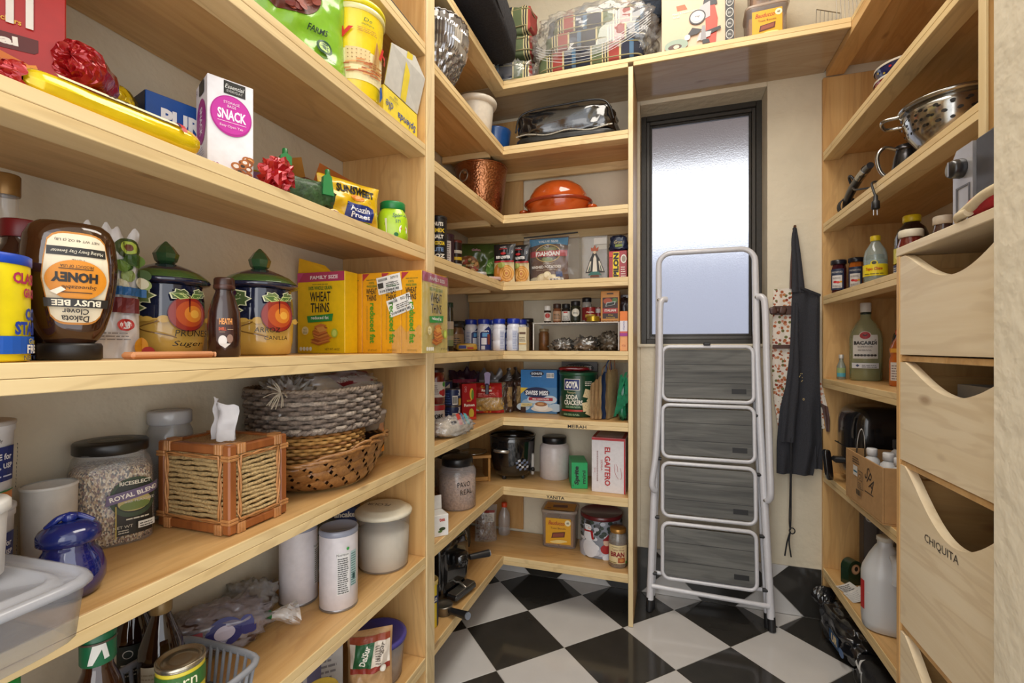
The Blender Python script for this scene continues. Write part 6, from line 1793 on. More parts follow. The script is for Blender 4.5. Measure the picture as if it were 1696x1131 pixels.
# -- sauce jar, cocoa box, cracker tin
def sauce(label, loc, lid):
    t = T('sauce_jar', label, 'jar', loc, FC(loc[0], loc[1], .3))
    turned(t, 'jar_body', [(.034, 0), (.037, .003), (.037, .10), (.033, .118), (.030, .122), (.030, .126)], col('6B1A12', .15, coat=.6), 32)
    turned(t, 'lid', [(.0335, .125), (.0342, .127), (.0342, .139), (.032, .141), (.0001, .141)], col(lid, .35, .3), 32)
    return t
small_tin('bean_can', 'red and white bean can below the cherry sauce jar', (-.872, 1.69, K5), .037, .108, 'C9BDB6', None, prn=lambda p: (p.rect(-.06, .085, .06, .105, 'A8262A'), p.text('PORK', .012, .062, .018, '22201E', bold=.05, w=.045), p.rect(-.06, .005, .06, .03, 'A89A94')))
t = sauce('cherry red sauce jar with a white label stacked on the bean can', (-.872, 1.69, K5 + .1085), '3A2A24')
p = Print(around(.0372), True); p.rect(-.05, .028, .05, .088, 'CFC6BE'); p.ell(.024, .045, .013, .014, '9E1E22'); p.ell(.012, .046, .009, .009, 'B52A2A'); p.ell(.026, .078, .008, .010, '3E8A2E'); p.lines(-.03, .04, .004, .08, 5, '6A5A50'); p.done(t)
t = T('juice_bottle', 'orange juice bottle half hidden by the divider post', 'bottle', (-.830, 1.500, K5), 0)
turned(t, 'bottle_body', [(.026, 0), (.028, .003), (.028, .06), (.012, .105), (.011, .115)], col('C9541A', .2, coat=.5), 24)
turned(t, 'cap', [(.0135, .114), (.014, .116), (.014, .130), (.0001, .131)], col('D8D2C6', .4), 20)
def blue_can(label, loc, h=.075):
    t = small_tin('vegetable_can', label, loc, .036, h, '1D2E5E', None, group='stacked blue food cans', prn=lambda p: (p.bars(.0, h * .1, .024, h * .62, 14), p.lines(-.04, h * .15, -.004, h * .85, 5, '5A74B0'), p.rect(.028, h * .05, .05, h * .45, 'C9A23A'), p.text('Med', .032, h * .78, h * .16, 'E5E5EA', bold=.04, rot=PI / 2)))
    return t
blue_can('blue food can, lower of the stacked pair beside the red packet', (-.895, 1.895, K5))
blue_can('blue food can, upper of the stacked pair beside the red packet', (-.895, 1.895, K5 + .0755))
small_tin('tuna_can', 'dark blue can with a white bird picture behind the stacked blue cans', (-.985, 2.00, K5), .038, .178, '1B2448', None, prn=lambda p: (p.rect(-.01, .125, .03, .17, '22306A'), p.poly([(-.005, .14), (.025, .165), (.028, .13)], 'D8D4CC')))
t = carton('pasta_packet', 'red pasta packet with a yellow corn picture beside the blue cans', 'packet', (-.868, 2.005, K5), (.07, .035, .165), .75, 'A8141E', rough=.25)
p = Print(front(-.0175)); p.ell(.012, .118, .010, .026, 'E0BE3A'); p.ell(.016, .115, .006, .022, '5A8A2E'); p.text('Ramen', .0, .068, .013, 'EFE6DA', bold=.04, w=.05); p.text('SOUP', .0, .088, .008, 'E0A83A', bold=.04, rot=.1); p.text('G&O', -.018, .14, .01, 'E09A9A', rot=PI / 2); p.ell(.01, .03, .012, .022, 'C9B03A'); p.rect(-.034, .002, .034, .014, 'C93A22'); p.done(t)
t, p = pouch_thing('noodle_bag', 'red and clear bag of yellow noodles closed with a purple clip', (-.858, 2.225, K5), .185, .155, .085, .40, film('E9DCC0', .8, .12, .8), 81, lump=.5)
m = MB(); softbox(m, .165, .06, .095, col('CDA53A', .6, bump=.8, scale=60, vary=.4), 3, .012, 26, 5, z0=.002); ob('noodles', m, t, kind='stuff')
p.poly([(-.078, .082), (.08, .082), (.072, .152), (-.066, .152)], 'B01E1C'); p.text('Golden', -.008, .135, .013, 'E2B53A', bold=.04, w=.052); p.text('Ramen', -.004, .118, .013, 'F0E9DA', bold=.04, w=.052); p.lines(-.05, .09, .05, .108, 3, 'E0A09A'); p.poly([(-.08, .004), (.085, .004), (.085, .018), (-.08, .014)], 'B01E1C'); p.ell(0, .012, .02, .006, 'E08A2A'); p.done(t)
m = MB(); prism(m, [(-.012, .145), (.010, .145), (.013, .185), (.016, .200), (.006, .208), (-.008, .208), (-.017, .200), (-.014, .185)], -.032, -.018, col('6A3A86', .35, coat=.3)); ob('bag_clip', m, t); ob('clip_jaw', BX(-.011, -.048, .098, .007, -.036, .150, col('241E38', .4), .003), t)
for k, (x, y, w, h, c_, rz_, lb) in enumerate(((-.985, 2.225, .16, .215, '2E1A30', .55, 'dark purple crisp bag with peaked corners behind the noodle bag'), (-.897, 2.33, .17, .205, '6A6668', .08, 'silver grey snack bag behind the noodle bag'),
                                              )):
    t, p = pouch_thing('crisp_bag', lb, (x, y, K5), w, h, .055, rz_, col(c_, .25, coat=.4), 91 + k, rx=.05, lump=.8, ragged=.05, group='snack bags behind the noodles')
    p.rect(-w * .4, h * .72, w * .4, h * .8, '9A3A5A' if k == 0 else 'A8A4A8'); p.lines(-w * .3, h * .5, w * .3, h * .65, 3, '8A7A8A'); p.done(t)
for k, (x, y, h, lb) in enumerate(((-.775, 2.29, .226, 'brown foil bag with twisted black top left of the cocoa box'), (-.740, 2.36, .228, 'brown foil bag with a pointed top touching the cocoa box'))):
    t, p = pouch_thing('coffee_bag', lb, (x, y, K5), .062, h * .72, .05, .1 - .2 * k, col('4A342A', .3, coat=.4, bump=.3, scale=30), 101 + k, lump=.9, group='brown foil coffee bags')
    m = MB()
    def tw(a, b):
        th = 2 * PI * a
        r = .040 * (1 - b) ** 1.4 + .008 * (b > .8)
        return (r * cos(th + b * 3) * (1 + .3 * sin(3 * th)) + .012 * b * (1 - 2 * k), .4 * r * sin(th + b * 3), h * .70 + b * h * .30)
    grid(m, tw, 18, 8, col('2A211C', .35, coat=.3), smooth=False); ob('twisted_top', m, t)
    p.rect(.008, .03, .030, .13, 'A88A5E'); p.done(t)
t = carton('cocoa_box', 'blue hot cocoa box with a steaming cup picture', 'box', (-.611, 2.345, K5), (.188, .085, .218), 0, '2A74B5')
p = Print(front(-.0425))
p.rect(-.0935, .001, .0935, .130, '4E86B8')
for k in range(7):
    p.ell(-.08 + .028 * k, .03 + .02 * (k % 3), .035, .02, ['B9CBDA', '9AB5CC', 'CBD8E2'][k % 3], 12)
p.rect(-.0935, .001, -.066, .03, '3A2016'); p.poly([(-.0935, .127), (-.0935, .095), (-.055, .127)], 'E0C23A'); p.ell(-.008, .199, .036, .014, '17203A', 16); p.text('DONUTS', -.008, .199, .011, 'DCE6F0', bold=.04, w=.055); p.lines(-.036, .183, .02, .188, 1, 'DCE6F0')
p.bars(.042, .178, .080, .203, 16)
p.ell(-.008, .104, .066, .026, '101C4A', 20); p.text('SWISS MISS', -.008, .102, .023, 'F0F2F6', bold=.04, w=.118); p.rect(-.05, .064, .074, .079, 'B0262C'); p.text('MILK CHOCOLATE', .012, .0715, .008, 'F0ECE8', bold=.03, w=.085)
p.ell(.018, .022, .056, .014, 'E4DCD0', 16); p.ell(.014, .036, .036, .022, 'EFE9DF', 18); p.ell(.014, .046, .031, .011, '9A6236', 16); p.ell(.012, .047, .018, .006, 'C99A66', 12); p.poly([(-.09, .03), (-.035, .036), (-.03, .05), (-.09, .048)], 'E2CF8E'); p.text('MILK SIPPED', -.06, .04, .007, '3A2016', w=.045); p.done(t)
t = carton('cocoa_carton', 'dark cocoa carton lying behind the cracker tin', 'carton', (-.425, 2.428, K5), (.186, .025, .248), 0, '2E2A2C')
p = Print(front(-.0125)); p.rect(-.092, .20, .092, .258, '6A6664'); p.ell(0, .225, .075, .026, '221C1E', 18); p.text('SWISS MISS', 0, .228, .017, 'E2DEDA', bold=.05, w=.125); p.done(t)
t = tin('cracker_tin', 'tall green soda cracker tin with a navy panel', 'tin', (-.411, 2.305, K5), .0915, .205, col('12402A', .3, coat=.3), rz=FC(-.41, 2.3), lid=col('1D5236', .3, coat=.3), lid_h=.016, lid_r=1.025, n=56)
p = Print(around(.0915), True, .0006)
p.rect(-.072, .128, .008, .182, 'D9D4C4'); p.rect(-.069, .131, .005, .179, '1A2A6E'); p.text('GOYA', -.032, .154, .034, 'F0EEE6', bold=.06, w=.062); p.text('Premium', -.032, .118, .010, 'D8CFA0', w=.04); p.text('SODA', -.03, .096, .023, 'EDEADC', w=.058, bold=.02); p.text('CRACKERS', -.024, .070, .023, 'EDEADC', w=.088, bold=.02); p.lines(-.06, .046, .015, .056, 2, 'A9C9A0'); p.rect(-.085, .028, .02, .037, 'A83228'); p.lines(-.07, .010, .01, .020, 2, 'A9C9A0'); p.lines(.03, .15, .07, .175, 3, 'D9D4C4')
for (x, y, a, s_) in ((.045, .112, .5, .028), (.065, .085, .2, .030), (.040, .052, .9, .030), (.062, .03, .3, .034)):
    q = [(x + s_ * cos(a + k * PI / 2), y + s_ * sin(a + k * PI / 2)) for k in range(4)]
    p.poly(q, 'D2BE92')
    for i in range(3):
        for j in range(3):
            p.ell(x + (i - 1) * .011 * cos(a) - (j - 1) * .011 * sin(a), y + (i - 1) * .011 * sin(a) + (j - 1) * .011 * cos(a), .0015, .0015, '8E7448', 5)
p.done(t)
t = T('red_packet', 'red foil packet lying on top of the green cracker tin', 'packet', (-.43, 2.30, K5 + .2145), .2)
m = MB(); softbox(m, .15, .07, .024, col('8A1E26', .22, coat=.5, bump=.4, vary=.3), 2.6, .010, 26, 5); ob('packet_body', m, t)
ob('foil_seal', BX(.07, -.028, .006, .086, .028, .009, col('A8323A', .25, coat=.5), .001), t)
def paper_bag(label, loc, w, d, h, c_, rz, hc=None, ry=0.):
    t = T('paper_bag', label, 'bag', loc, rz, 'flattened paper bags by the end panel', ry=ry)
    m = MB()
    for k in range(3):
        y0 = (k - 1) * d / 2.6
        grid(m, lambda a, b: ((a - .5) * w, y0 + .006 * nz(a * 4, b * 5, k + w * 30), b * h * (1 - .03 * k) + .006 * nz(a * 5, k)), 8, 8, col(c_, .75, bump=.2, vary=.12))
    ob('folded_paper', m, t)
    if hc:
        m = MB(); tube(m, smooth_path([(-w * .25, -d / 3, h * .96), (-w * .22, -d / 3, h * 1.15), (0, -d / 3 - .005, h * 1.26), (w * .22, -d / 3, h * 1.15), (w * .25, -d / 3, h * .96)], 6), .0028, col(hc, .7), 6); ob('handle', m, t)
    return t
for k, (x, y, w, h, c_, hc, lb) in enumerate(((-.308, 2.225, .12, .165, 'CDAE80', None, 'tan folded paper bag nearest the cracker tin'), (-.292, 2.228, .13, .180, 'C4A272', None, 'tan folded paper bag in the middle of the row'), (-.276, 2.232, .13, .195, 'C9A878', '8E6A3E', 'tan folded paper bag with a tall twisted handle'), (-.260, 2.245, .13, .215, '2E4470', '2E4470', 'blue folded gift bag behind the green ribbon bag'), (-.244, 2.250, .13, .225, 'B89E70', '8A5A34', 'beige gift bag between blue bag and green bag'))):
    paper_bag(lb, (x, y, K5 + .003), w, .012, h, c_, 1.25 + .02 * k, hc, .0)
t = T('ribbon_bag', 'shiny green ribbon gift bag crammed against the end panel', 'bag', (-.190, 2.222, K5), .0)
m = MB(); gg = col('17704E', .3, coat=.4, vary=.35)
softbox(m, .050, .12, .185, gg, 3, .02, 24, 7, taper=.3); ob('bag_body', m, t)
for k in range(6):
    m = MB(); x0 = -.03 + .01 * k
    pts = smooth_path([(x0, -.066, .02 + .012 * k), (x0 + .012, -.072, .07 + .015 * k), (x0 + .02 - .008 * (k % 3), -.066, .13), (x0 + .03 - .012 * (k % 2), -.05, .195 + .012 * (k % 3))], 5)
    vs_ = []
    for q, pnt in enumerate(pts):
        vs_ += [(pnt.x - .006, pnt.y, pnt.z), (pnt.x + .006, pnt.y - .003, pnt.z + .003)]
    m.add(vs_, [(2 * i, 2 * i + 1, 2 * i + 3, 2 * i + 2) for i in range(len(pts) - 1)], gg, True); ob('ribbon', m, t)
t = T('rice_cake_bag', 'clear crinkled bag of food with red and blue print at the shelf front', 'bag', (-.768, 1.625, K5), 1.38)
m = MB(); softbox(m, .17, .085, .058, col('B5A58A', .7, bump=.6, scale=60, vary=.3), 3, .01, 20, 33); ob('contents', m, t)
m = MB(); softbox(m, .215, .10, .07, film('FFFFFF', .74, .08, .9), 2.4, .032, 34, 35, nu=44, nv=24); ob('bag_film', m, t)
p = Print(lambda u, v, l: Vector((u, -.03 - v * .25, .066 - v * .5 - u * u * 3 + l)), True, .001); p.rect(-.01, -.03, .012, .05, 'B53A34'); p.rect(.02, -.03, .03, .05, '4A6A9A'); p.poly([(-.05, .0), (-.02, .02), (-.02, .035), (-.05, .03)], '2A2A32'); p.rect(.04, -.03, .06, .05, '5AA9B0'); p.done(t)

# -- jars, slow cooker, cartons
def big_jar(name, label, loc, fill, fill_h, lid='17171A', r=.074, h=.195, body=None):
    t = T(name, label, 'jar', loc, FC(loc[0], loc[1], .1), 'wide plastic jars with black lids')
    if fill:
        turned(t, 'contents', [(r * .9, .003), (r * .955, .006), (r * .955, fill_h), (r * .6, fill_h + .008), (.0001, fill_h + .01)], fill, 40)
    turned(t, 'jar_body', [(r * .94, 0), (r, .004), (r, h * .74), (r * .9, h * .80), (r * .75, h * .845), (r * .74, h * .86)], body or film('DDD8DA', .74, .18), 44)
    turned(t, 'lid', [(r * .80, h * .845), (r * .83, h * .852), (r * .83, h * .985), (r * .80, h), (r * .3, h), (.0001, h)], col(lid, .3), 44)
    return t
oat = col('C9A88A', .8, bump=1., scale=110, vary=.35)
t = big_jar('cereal_jar', 'wide jar of puffed cereal with PAVO REAL in black pen', (-.833, 1.812, K6), oat, .125, r=.078, h=.205)
p = Print(around(.0785), True, .0006); p.text('PAVO', .020, .108, .020, '1A1614', rot=.06, w=.055); p.text('REAL', .030, .078, .020, '1A1614', rot=.08, w=.052); p.done(t, 'hand_lettering')
big_jar('storage_jar', 'wide jar with a black lid behind the cereal jar', (-.955, 1.985, K6), oat, .09, r=.062, h=.185)
big_jar('storage_jar', 'pale empty jar at the divider post left of the cereal jar', (-.965, 1.70, K6), None, 0, r=.060, h=.195)
big_jar('white_jar', 'frosted white jar with a black lid between slow cooker and soda carton', (-.545, 2.368, K6), None, 0, r=.075, h=.208, body=col('CFC6C4', .35, coat=.2))
t = T('pet_feeder', 'small wooden stand holding a steel feeding bowl', 'feeder', (-.930, 2.215, K6), .55)
fw_ = wood('X', 'C9964E', 'A87534', scale=2)
for x in (-.075, .063):
    ob('side_board', BX(x, -.075, 0, x + .012, .075, .115, fw_), t)
ob('stretcher', BX(-.063, -.072, .002, .063, -.060, .022, fw_), t)
ob('top_board', BX(-.078, -.078, .1155, .078, .078, .130, fw_), t)
turned(t, 'feeding_bowl', [(.064, .1305), (.070, .132), (.071, .137), (.066, .138), (.058, .133), (.04, .1312), (.0001, .1312)], col('B5B2AC', .18, .95), 36)
t = T('slow_cooker', 'glossy black slow cooker with a checked fabric picture and steel handle', 'cooker', (-.752, 2.312, K6), FC(-.75, 2.31, .1))
bk = col('141416', .12, coat=.8)
turned(t, 'cooker_body', [(.075, .018), (.088, .020), (.10, .05), (.112, .10), (.117, .19), (.118, .212), (.114, .214), (.108, .19), (.1, .08), (.0001, .05)], bk, 56, sy=.9)
turned(t, 'rim', [(.116, .208), (.1205, .211), (.121, .217), (.116, .220), (.112, .215)], bk, 56, sy=.9, caps=False)
for a in (-2.3, -.8, .8, 2.3):
    turned(t, 'foot', [(.008, 0), (.010, .001), (.009, .020), (.006, .024)], col('2A2A2C', .4), 14, cx=.07 * cos(a), cy=.063 * sin(a))
m = MB(); tube(m, smooth_path([(-.095, -.075, .150), (-.088, -.100, .152), (-.062, -.112, .152), (-.036, -.110, .150), (-.028, -.094, .150)], 6), .009, col('B9B7B2', .25, .85), 10); ob('handle', m, t)
m = MB(); box(m, .088, -.062, .02, .104, -.022, .128, col('B5B3B0', .3, .5), .004); cp_ = ob('control_panel', m, t); ob('knob', lathe(MB(), [(.010, 0), (.011, .002), (.009, .012), (.0001, .013)], col('1A1A1C', .3), 18).xform(Matrix.Translation((.096, -.061, .05)) @ Matrix.Rotation(PI / 2, 4, 'X')), cp_)
p = Print(around(lambda v: .1015 + .0105 * min(1, v / .1) + .004 * v / .2, 0, 0, 1, .9), True, .0008)
for i in range(5):
    for j in range(5):
        if (i + j) % 2 and not (i == 0 and j == 4):
            x, y = .012 + i * .011 - j * .002, .052 + j * .011
            p.poly([(x, y), (x + .011, y + .003), (x + .009, y + .014), (x - .002, y + .011)], 'C9CCD2' if (i * j) % 3 else '6A7690')
p.done(t, 'checked_picture')
t = carton('soda_carton', 'green mini soda can carton beside the white and red box', 'carton', (-.407, 2.275, K6), (.075, .15, .122), .28, '14A05A')
p = Print(front(-.075)); p.text('Sprite', -.012, .062, .026, '0E2A1C', rot=PI / 2, bold=.06, w=.088, shear=.15); p.text('mini', .020, .055, .016, '0E2A1C', rot=PI / 2, bold=.02, w=.062); p.text('6', -.030, .016, .010, '0E2A1C'); p.done(t)
p = Print(rightf(.0375)); p.rect(-.07, .002, .07, .12, '128A4E'); p.text('Sprite', 0, .06, .03, '0E2A1C', bold=.05); p.done(t, 'side_print')
t = carton('cider_box', 'tall white box with red edges and red vertical lettering', 'box', (-.249, 2.265, K6), (.152, .17, .250), -.02, 'DAD6D8')
p = Print(front(-.085)); p.rect(.069, .001, .0755, .249, 'B01E24'); p.rect(-.0755, .238, .0755, .2495, 'B01E24'); p.text('EL GAITERO', -.004, .120, .026, 'B5282A', rot=-PI / 2, bold=.03, w=.175); p.text('SIDRA', -.030, .125, .009, 'B5686A', rot=-PI / 2, w=.05); p.lines(-.052, .05, -.046, .19, 18, 'A88A8A', fill=.8); p.text('famosa', -.060, .1, .006, 'B5686A', rot=-PI / 2)
V = [(.03 + .012 * cos(k * .7) + .002 * k, .10 + .035 * sin(k * .62)) for k in range(12)]
for (x0, y0), (x1, y1) in zip(V, V[1:]):
    p.poly([(x0 - .0008, y0), (x0 + .0008, y0), (x1 + .0008, y1), (x1 - .0008, y1)], 'B5505A')
p.done(t)
p = Print(topf(.25)); p.rect(-.075, -.084, .075, .084, 'A81E24'); p.rect(-.06, -.07, .06, .07, 'C9B9B6'); p.done(t, 'top_print')
t = T('tea_box', 'small opened white tea box at the divider post', 'box', (-.775, 1.520, K6), .85)
ob('carton_body', BX(-.028, -.032, 0, .028, .032, .075, col('DAD8D4', .45)), t)
m = MB(); m.add([(-.028, .032, .0755), (.028, .032, .0755), (.028, .036, .124), (-.028, .036, .124)], [(0, 1, 2, 3)], col('D2CFCA', .5)); ob('open_flap', m, t)
p = Print(front(-.032)); p.text('tea', .004, .058, .012, 'B53A2A', bold=.03); p.ell(.004, .026, .012, .006, '2E3A1E', 8); p.ell(-.004, .018, .008, .004, '4A6A2A', 8); p.done(t)

# -- lowest corner shelf
t = T('espresso_machine', 'black espresso machine with two portafilter handles on the lowest corner shelf', 'machine', (-.885, 1.755, K7), FC(-.88, 1.72, .9))
m = MB(); softbox(m, .21, .17, .245, bk, 6, .003, 6, 3, nu=40, nv=26); ob('machine_body', m, t)
ob('drip_tray', BX(-.07, -.135, .012, .07, -.083, .036, col('1C1C1E', .25, coat=.5), .006), t)
m = MB(); tube(m, [(.0, -.08, .05), (.0, -.1, .056), (.0, -.13, .04)], .006, stl, 8); ob('spout', m, t)
ob('tray_grille', BX(-.065, -.130, .0365, .065, -.090, .040, stl, .001), t)
m = MB(); lathe(m, [(.034, .13), (.036, .132), (.036, .168), (.030, .175), (.0001, .176)], bk, 28, cy=-.10); gh = ob('group_head', m, t)
def grip(name, p0, p1, par):
    m = MB(); tube(m, [Vector(p0).lerp(Vector(p1), k / 6) for k in range(7)], .014, col('1A1A1C', .4), 16, rf=lambda a: .8 + .25 * a); h_ = ob(name, m, par)
    m = MB(); d = (Vector(p1) - Vector(p0)).normalized(); tube(m, [Vector(p1) - d * .001, Vector(p1) + d * .004], .013, col('A9B4C6', .25, .7), 16); ob('end_cap', m, h_)
grip('portafilter_handle', (.03, -.128, .150), (.10, -.175, .150), gh)
ob('water_tank', lathe(MB(), [(.05, .246), (.055, .248), (.06, .28), (.045, .30), (.0001, .302)], film('2A2A2E', .15, .1, .8), 30), t)
t = T('portafilter', 'spare black portafilter lying on the shelf before the espresso machine', 'utensil', (-.792, 1.605, K7), 0)
m = MB(); lathe(m, [(.026, 0), (.030, .002), (.032, .030), (.034, .032), (.032, .036), (.026, .03), (.0001, .028)], stl, 30); ob('filter_cup', m, t)
grip('handle', (.030, -.01, .020), (.115, -.045, .034), t)
t = tin('coffee_can', 'yellow and blue ground coffee can at the divider post', 'can', (-.808, 1.520, K7), .031, .160, 'D9BE2E', lid='C9B06A', lid_h=.014, rz=FC(-.8, 1.52, .2))
p = Print(around(.031), True); p.rect(.024, .004, .05, .15, '1E2A4A'); p.rect(-.03, .09, .03, .115, '22315E'); p.text('BUSTELO', .0, .102, .014, 'E9E4D0', bold=.04, w=.046); p.lines(-.025, .02, .0, .08, 6, '7A6A1E'); p.done(t)
def water(label, loc):
    t = T('water_bottle', label, 'bottle', loc, 0, 'small water bottles with orange caps')
    turned(t, 'bottle_body', [(.026, 0), (.031, .004), (.0315, .03), (.029, .04), (.0315, .05), (.0315, .095), (.026, .118), (.0135, .136), (.013, .146)], film('E6E2E0', .72, .06, .8), 28)
    turned(t, 'cap', [(.0145, .145), (.015, .147), (.015, .166), (.013, .168), (.0001, .168)], col('D8481E', .4), 20)
    return t
wa = water('small clear water bottle with an orange cap, the nearer of two', (-.822, 2.385, K7))
dup(wa, (-.91, 2.39, K7), 'small clear water bottle with an orange cap, half behind the nut bag', .5)
t, p = pouch_thing('nut_bag', 'clear bag of brown nuts with a white label on the lowest corner shelf', (-.885, 2.275, K7), .115, .185, .06, .45, film('E9E4E0', .72, .1, .9), 111)
m = MB(); rnd = random.Random(5); nut = col('6B3A22', .5, vary=.4)
for k in range(110):
    x, y, z = (rnd.random() - .5) * .085, (rnd.random() - .5) * .03, .008 + .11 * rnd.random()
    q = len(m.v); lathe(m, [(.001, -.008), (.006, -.003), (.006, .003), (.001, .008)], nut, 5, cx=0, cy=0, z=0)
    M_ = Matrix.Translation((x, y, z)) @ Matrix.Rotation(rnd.random() * 3, 4, 'X') @ Matrix.Rotation(rnd.random() * 3, 4, 'Y')
    m.xform(M_, q)
ob('nuts', m, t, kind='stuff')
p.rect(-.01, .105, .045, .150, 'D2CEC8'); p.lines(-.005, .11, .04, .145, 5, '5A5650'); p.rect(-.01, .15, .045, .162, '8E2A22'); p.done(t)
for k, (x, y, w, h, d, c_, rz_, lb) in enumerate(((-.955, 2.075, .06, .12, .05, '6B8A3A', .5, 'small green and white juice carton behind the espresso machine'), (-.975, 2.19, .07, .16, .06, '4A4234', .3, 'dark mottled packet against the wall before the nut bag'))):
    t = carton('juice_carton' if k == 0 else 'seed_packet', lb, 'carton' if k == 0 else 'packet', (x, y, K7), (w, d, h), rz_, col(c_, .4, bump=.3, vary=.3))
    p = Print(front(-d / 2)); p.rect(-w * .4, h * .1, w * .4, h * .5, 'C9C6B4' if k == 0 else '6A5E4A'); p.ell(0, h * .68, w * .3, h * .12, 'B5542A' if k == 0 else '7A6A4E'); p.done(t)
t = tin('cream_can', 'cream can with a dark band behind the espresso machine handles', 'can', (-.905, 1.945, K7), .034, .14, 'B59A7A', lid='8A745A')
p = Print(around(.034), True); p.rect(-.05, .06, .05, .11, '2A2A34'); p.text('CREAM', .0, .085, .014, 'E0DAD0', bold=.03); p.done(t)
biscuit_tub('square biscuit tub with a yellow label on the lowest back shelf', (-.513, 2.368, K7), .06, 1.12)
t = tin('snowman_tin', 'big round snowy winter tin with a snowman and a dark red lid', 'tin', (-.302, 2.338, K7), .1, .185, 'A9AAB0', rz=FC(-.3, 2.34), lid=col('5E1A20', .3, coat=.4), lid_h=.02, lid_r=1.02, n=60)
p = Print(around(.1), True, .0003)
rnd = random.Random(31)
p.rect(-.15, .002, .13, .178, '8A8E98')
for k in range(70):
    x, y = rnd.uniform(-.14, .12), rnd.uniform(.08, .172)
    p.ell(x, y, .012, .009, rnd.choice(['2E3A34', '3E4A40', '5A5A60', 'D6D8DE', '26302A', 'B9BCC6']), 6)
for k in range(20):
    p.ell(rnd.uniform(-.14, .12), rnd.uniform(.01, .06), .03, .018, rnd.choice(['C9CCD6', 'B5B9C6', 'DDE0E6']), 8)
p.ell(-.055, .045, .038, .042, 'D9DBE2', 18); p.ell(-.06, .105, .026, .026, 'E2E4EA', 16); p.ell(-.063, .142, .018, .018, 'E6E8EC', 14); p.rect(-.08, .156, -.045, .160, '2A2622'); p.rect(-.074, .160, -.052, .176, '2A2622'); p.poly([(-.085, .120), (-.040, .124), (-.04, .131), (-.085, .128)], 'A81E26'); p.poly([(-.05, .126), (-.038, .126), (-.034, .09), (-.044, .09)], 'A81E26'); p.poly([(-.062, .142), (-.044, .139), (-.062, .138)], 'D8762A')
for y in (.148,):
    p.ell(-.069, y, .002, .002, '1E1A18', 6); p.ell(-.058, y, .002, .002, '1E1A18', 6)
p.ell(.02, .05, .024, .022, 'A82A2A', 12); p.ell(.022, .082, .014, .016, 'D9B59A', 10); p.poly([(.004, .09), (.042, .09), (.03, .118)], '8E2026'); p.done(t)
t = T('bran_jar', 'glass jar of bran with a gold lid before the snowman tin', 'jar', (-.211, 2.210, K7), FC(-.22, 2.22))
turned(t, 'bran', [(.036, .003), (.040, .005), (.040, .09), (.0001, .10)], col('8A6A48', .9, bump=.8, scale=150, vary=.4), 36)
turned(t, 'jar_body', [(.039, 0), (.0425, .003), (.0425, .115), (.038, .140), (.033, .148), (.033, .156)], film('D6CFC6', .74, .06, .7), 40)
turned(t, 'lid', [(.0355, .153), (.0365, .155), (.0365, .170), (.034, .172), (.0001, .172)], col('A87A3A', .3, .6), 36)
p = Print(around(.0428), True, .0006); p.rect(-.046, .022, .046, .104, 'DCC99A'); p.lines(-.03, .094, .03, .099, 1, '6A5A3A'); p.text('Toasted Wheat', 0, .084, .009, '7A2A22', w=.055); p.text('BRAN', -.002, .064, .022, '8A2226', bold=.04, w=.06); p.rect(.0, .028, .030, .050, 'A8542A'); p.ell(.015, .039, .009, .007, 'C98A4A'); p.rect(-.04, .026, -.006, .03, '8A7A4A'); p.ell(.036, .03, .005, .006, '3E7A2E'); p.done(t)
# ================================================================== step ladder, aprons
lad = T('step_ladder', 'white folded four-step ladder with grey wood-look treads leaning against the window', 'ladder', (.1785, 2.281, 0), 0, rx=-.0997)
wl = col('CFCFD4', .28, coat=.4, vary=.03); bkp = col('1E1E20', .45)
m = MB()
def rail(v):
    return .214 + max(0, (1.1 - v)) * .0355
pts = [(-rail(v), 0, v) for v in (.055, .3, .6, .9, 1.15, 1.4, 1.60)]
for k in range(7):
    a = PI - PI / 2 * k / 6
    pts.append((-.154 + .06 * cos(a), 0, 1.635 + .06 * sin(a)))
pts += [(-x, y, z) for x, y, z in reversed(pts)]
tube(m, pts, .0165, wl, 14, rf=lambda q: .76 + .24 * min(1, abs(q - .5) * 4 - .6) if abs(q - .5) > .15 else .76); ob('hoop_rail', m, lad)
for s_ in (-1, 1):
    m = MB()
    ar = [(s_ * .218, -.012, 1.462), (s_ * .238, -.024, 1.455), (s_ * .247, -.030, 1.40), (s_ * .249, -.032, 1.1), (s_ * .252, -.032, .75), (s_ * .254, -.030, .60), (s_ * .250, -.022, .562), (s_ * .240, -.010, .552)]
    if s_ < 0:
        ar = [(x + (.040 if z > 1. else .028 if z > .7 else .012), y, z) for x, y, z in ar]
    tube(m, smooth_path(ar, 6), .0145, wl, 14); ob('side_arm', m, lad)
    for v in (1.46, .552):
        ob('pivot_bolt', lathe(MB(), [(.0001, -.004), (.007, -.004), (.0075, 0), (.006, .003), (.0001, .004)], stl, 14).xform(Matrix.Translation((s_ * rail(v), -.018, v)) @ Matrix.Rotation(PI / 2, 4, 'X')), lad)
    m = MB(); tube(m, [(s_ * (rail(v) - .012), .030, v) for v in (.06, .4, .8, 1.15)], .010, wl, 10); ob('rear_leg', m, lad)
    for y, nm in ((0, 'rubber_foot'), (.030, 'rear_foot')):
        x = s_ * (rail(.03) - (.012 if y else 0))
        m = MB(); tube(m, [(x + s_ * .002, y, .004), (x + s_ * .001, y, .03), (x, y, .064)], .016 if not y else .0125, bkp, 14); ob(nm, m, lad)
    for v in ((.43, .175, .70) if s_ < 0 else (.92, .66, .395, .17)):
        m = MB(); tube(m, [(s_ * (rail(v) - .028), -.006, v), (s_ * (rail(v) - .006), -.006, v)], .0085, bkp, 10); ob('tread_joint', m, lad)
m = MB(); tube(m, [(-.243, -.012, .120), (.243, -.012, .108)], .0105, wl, 12); ob('cross_bar', m, lad)
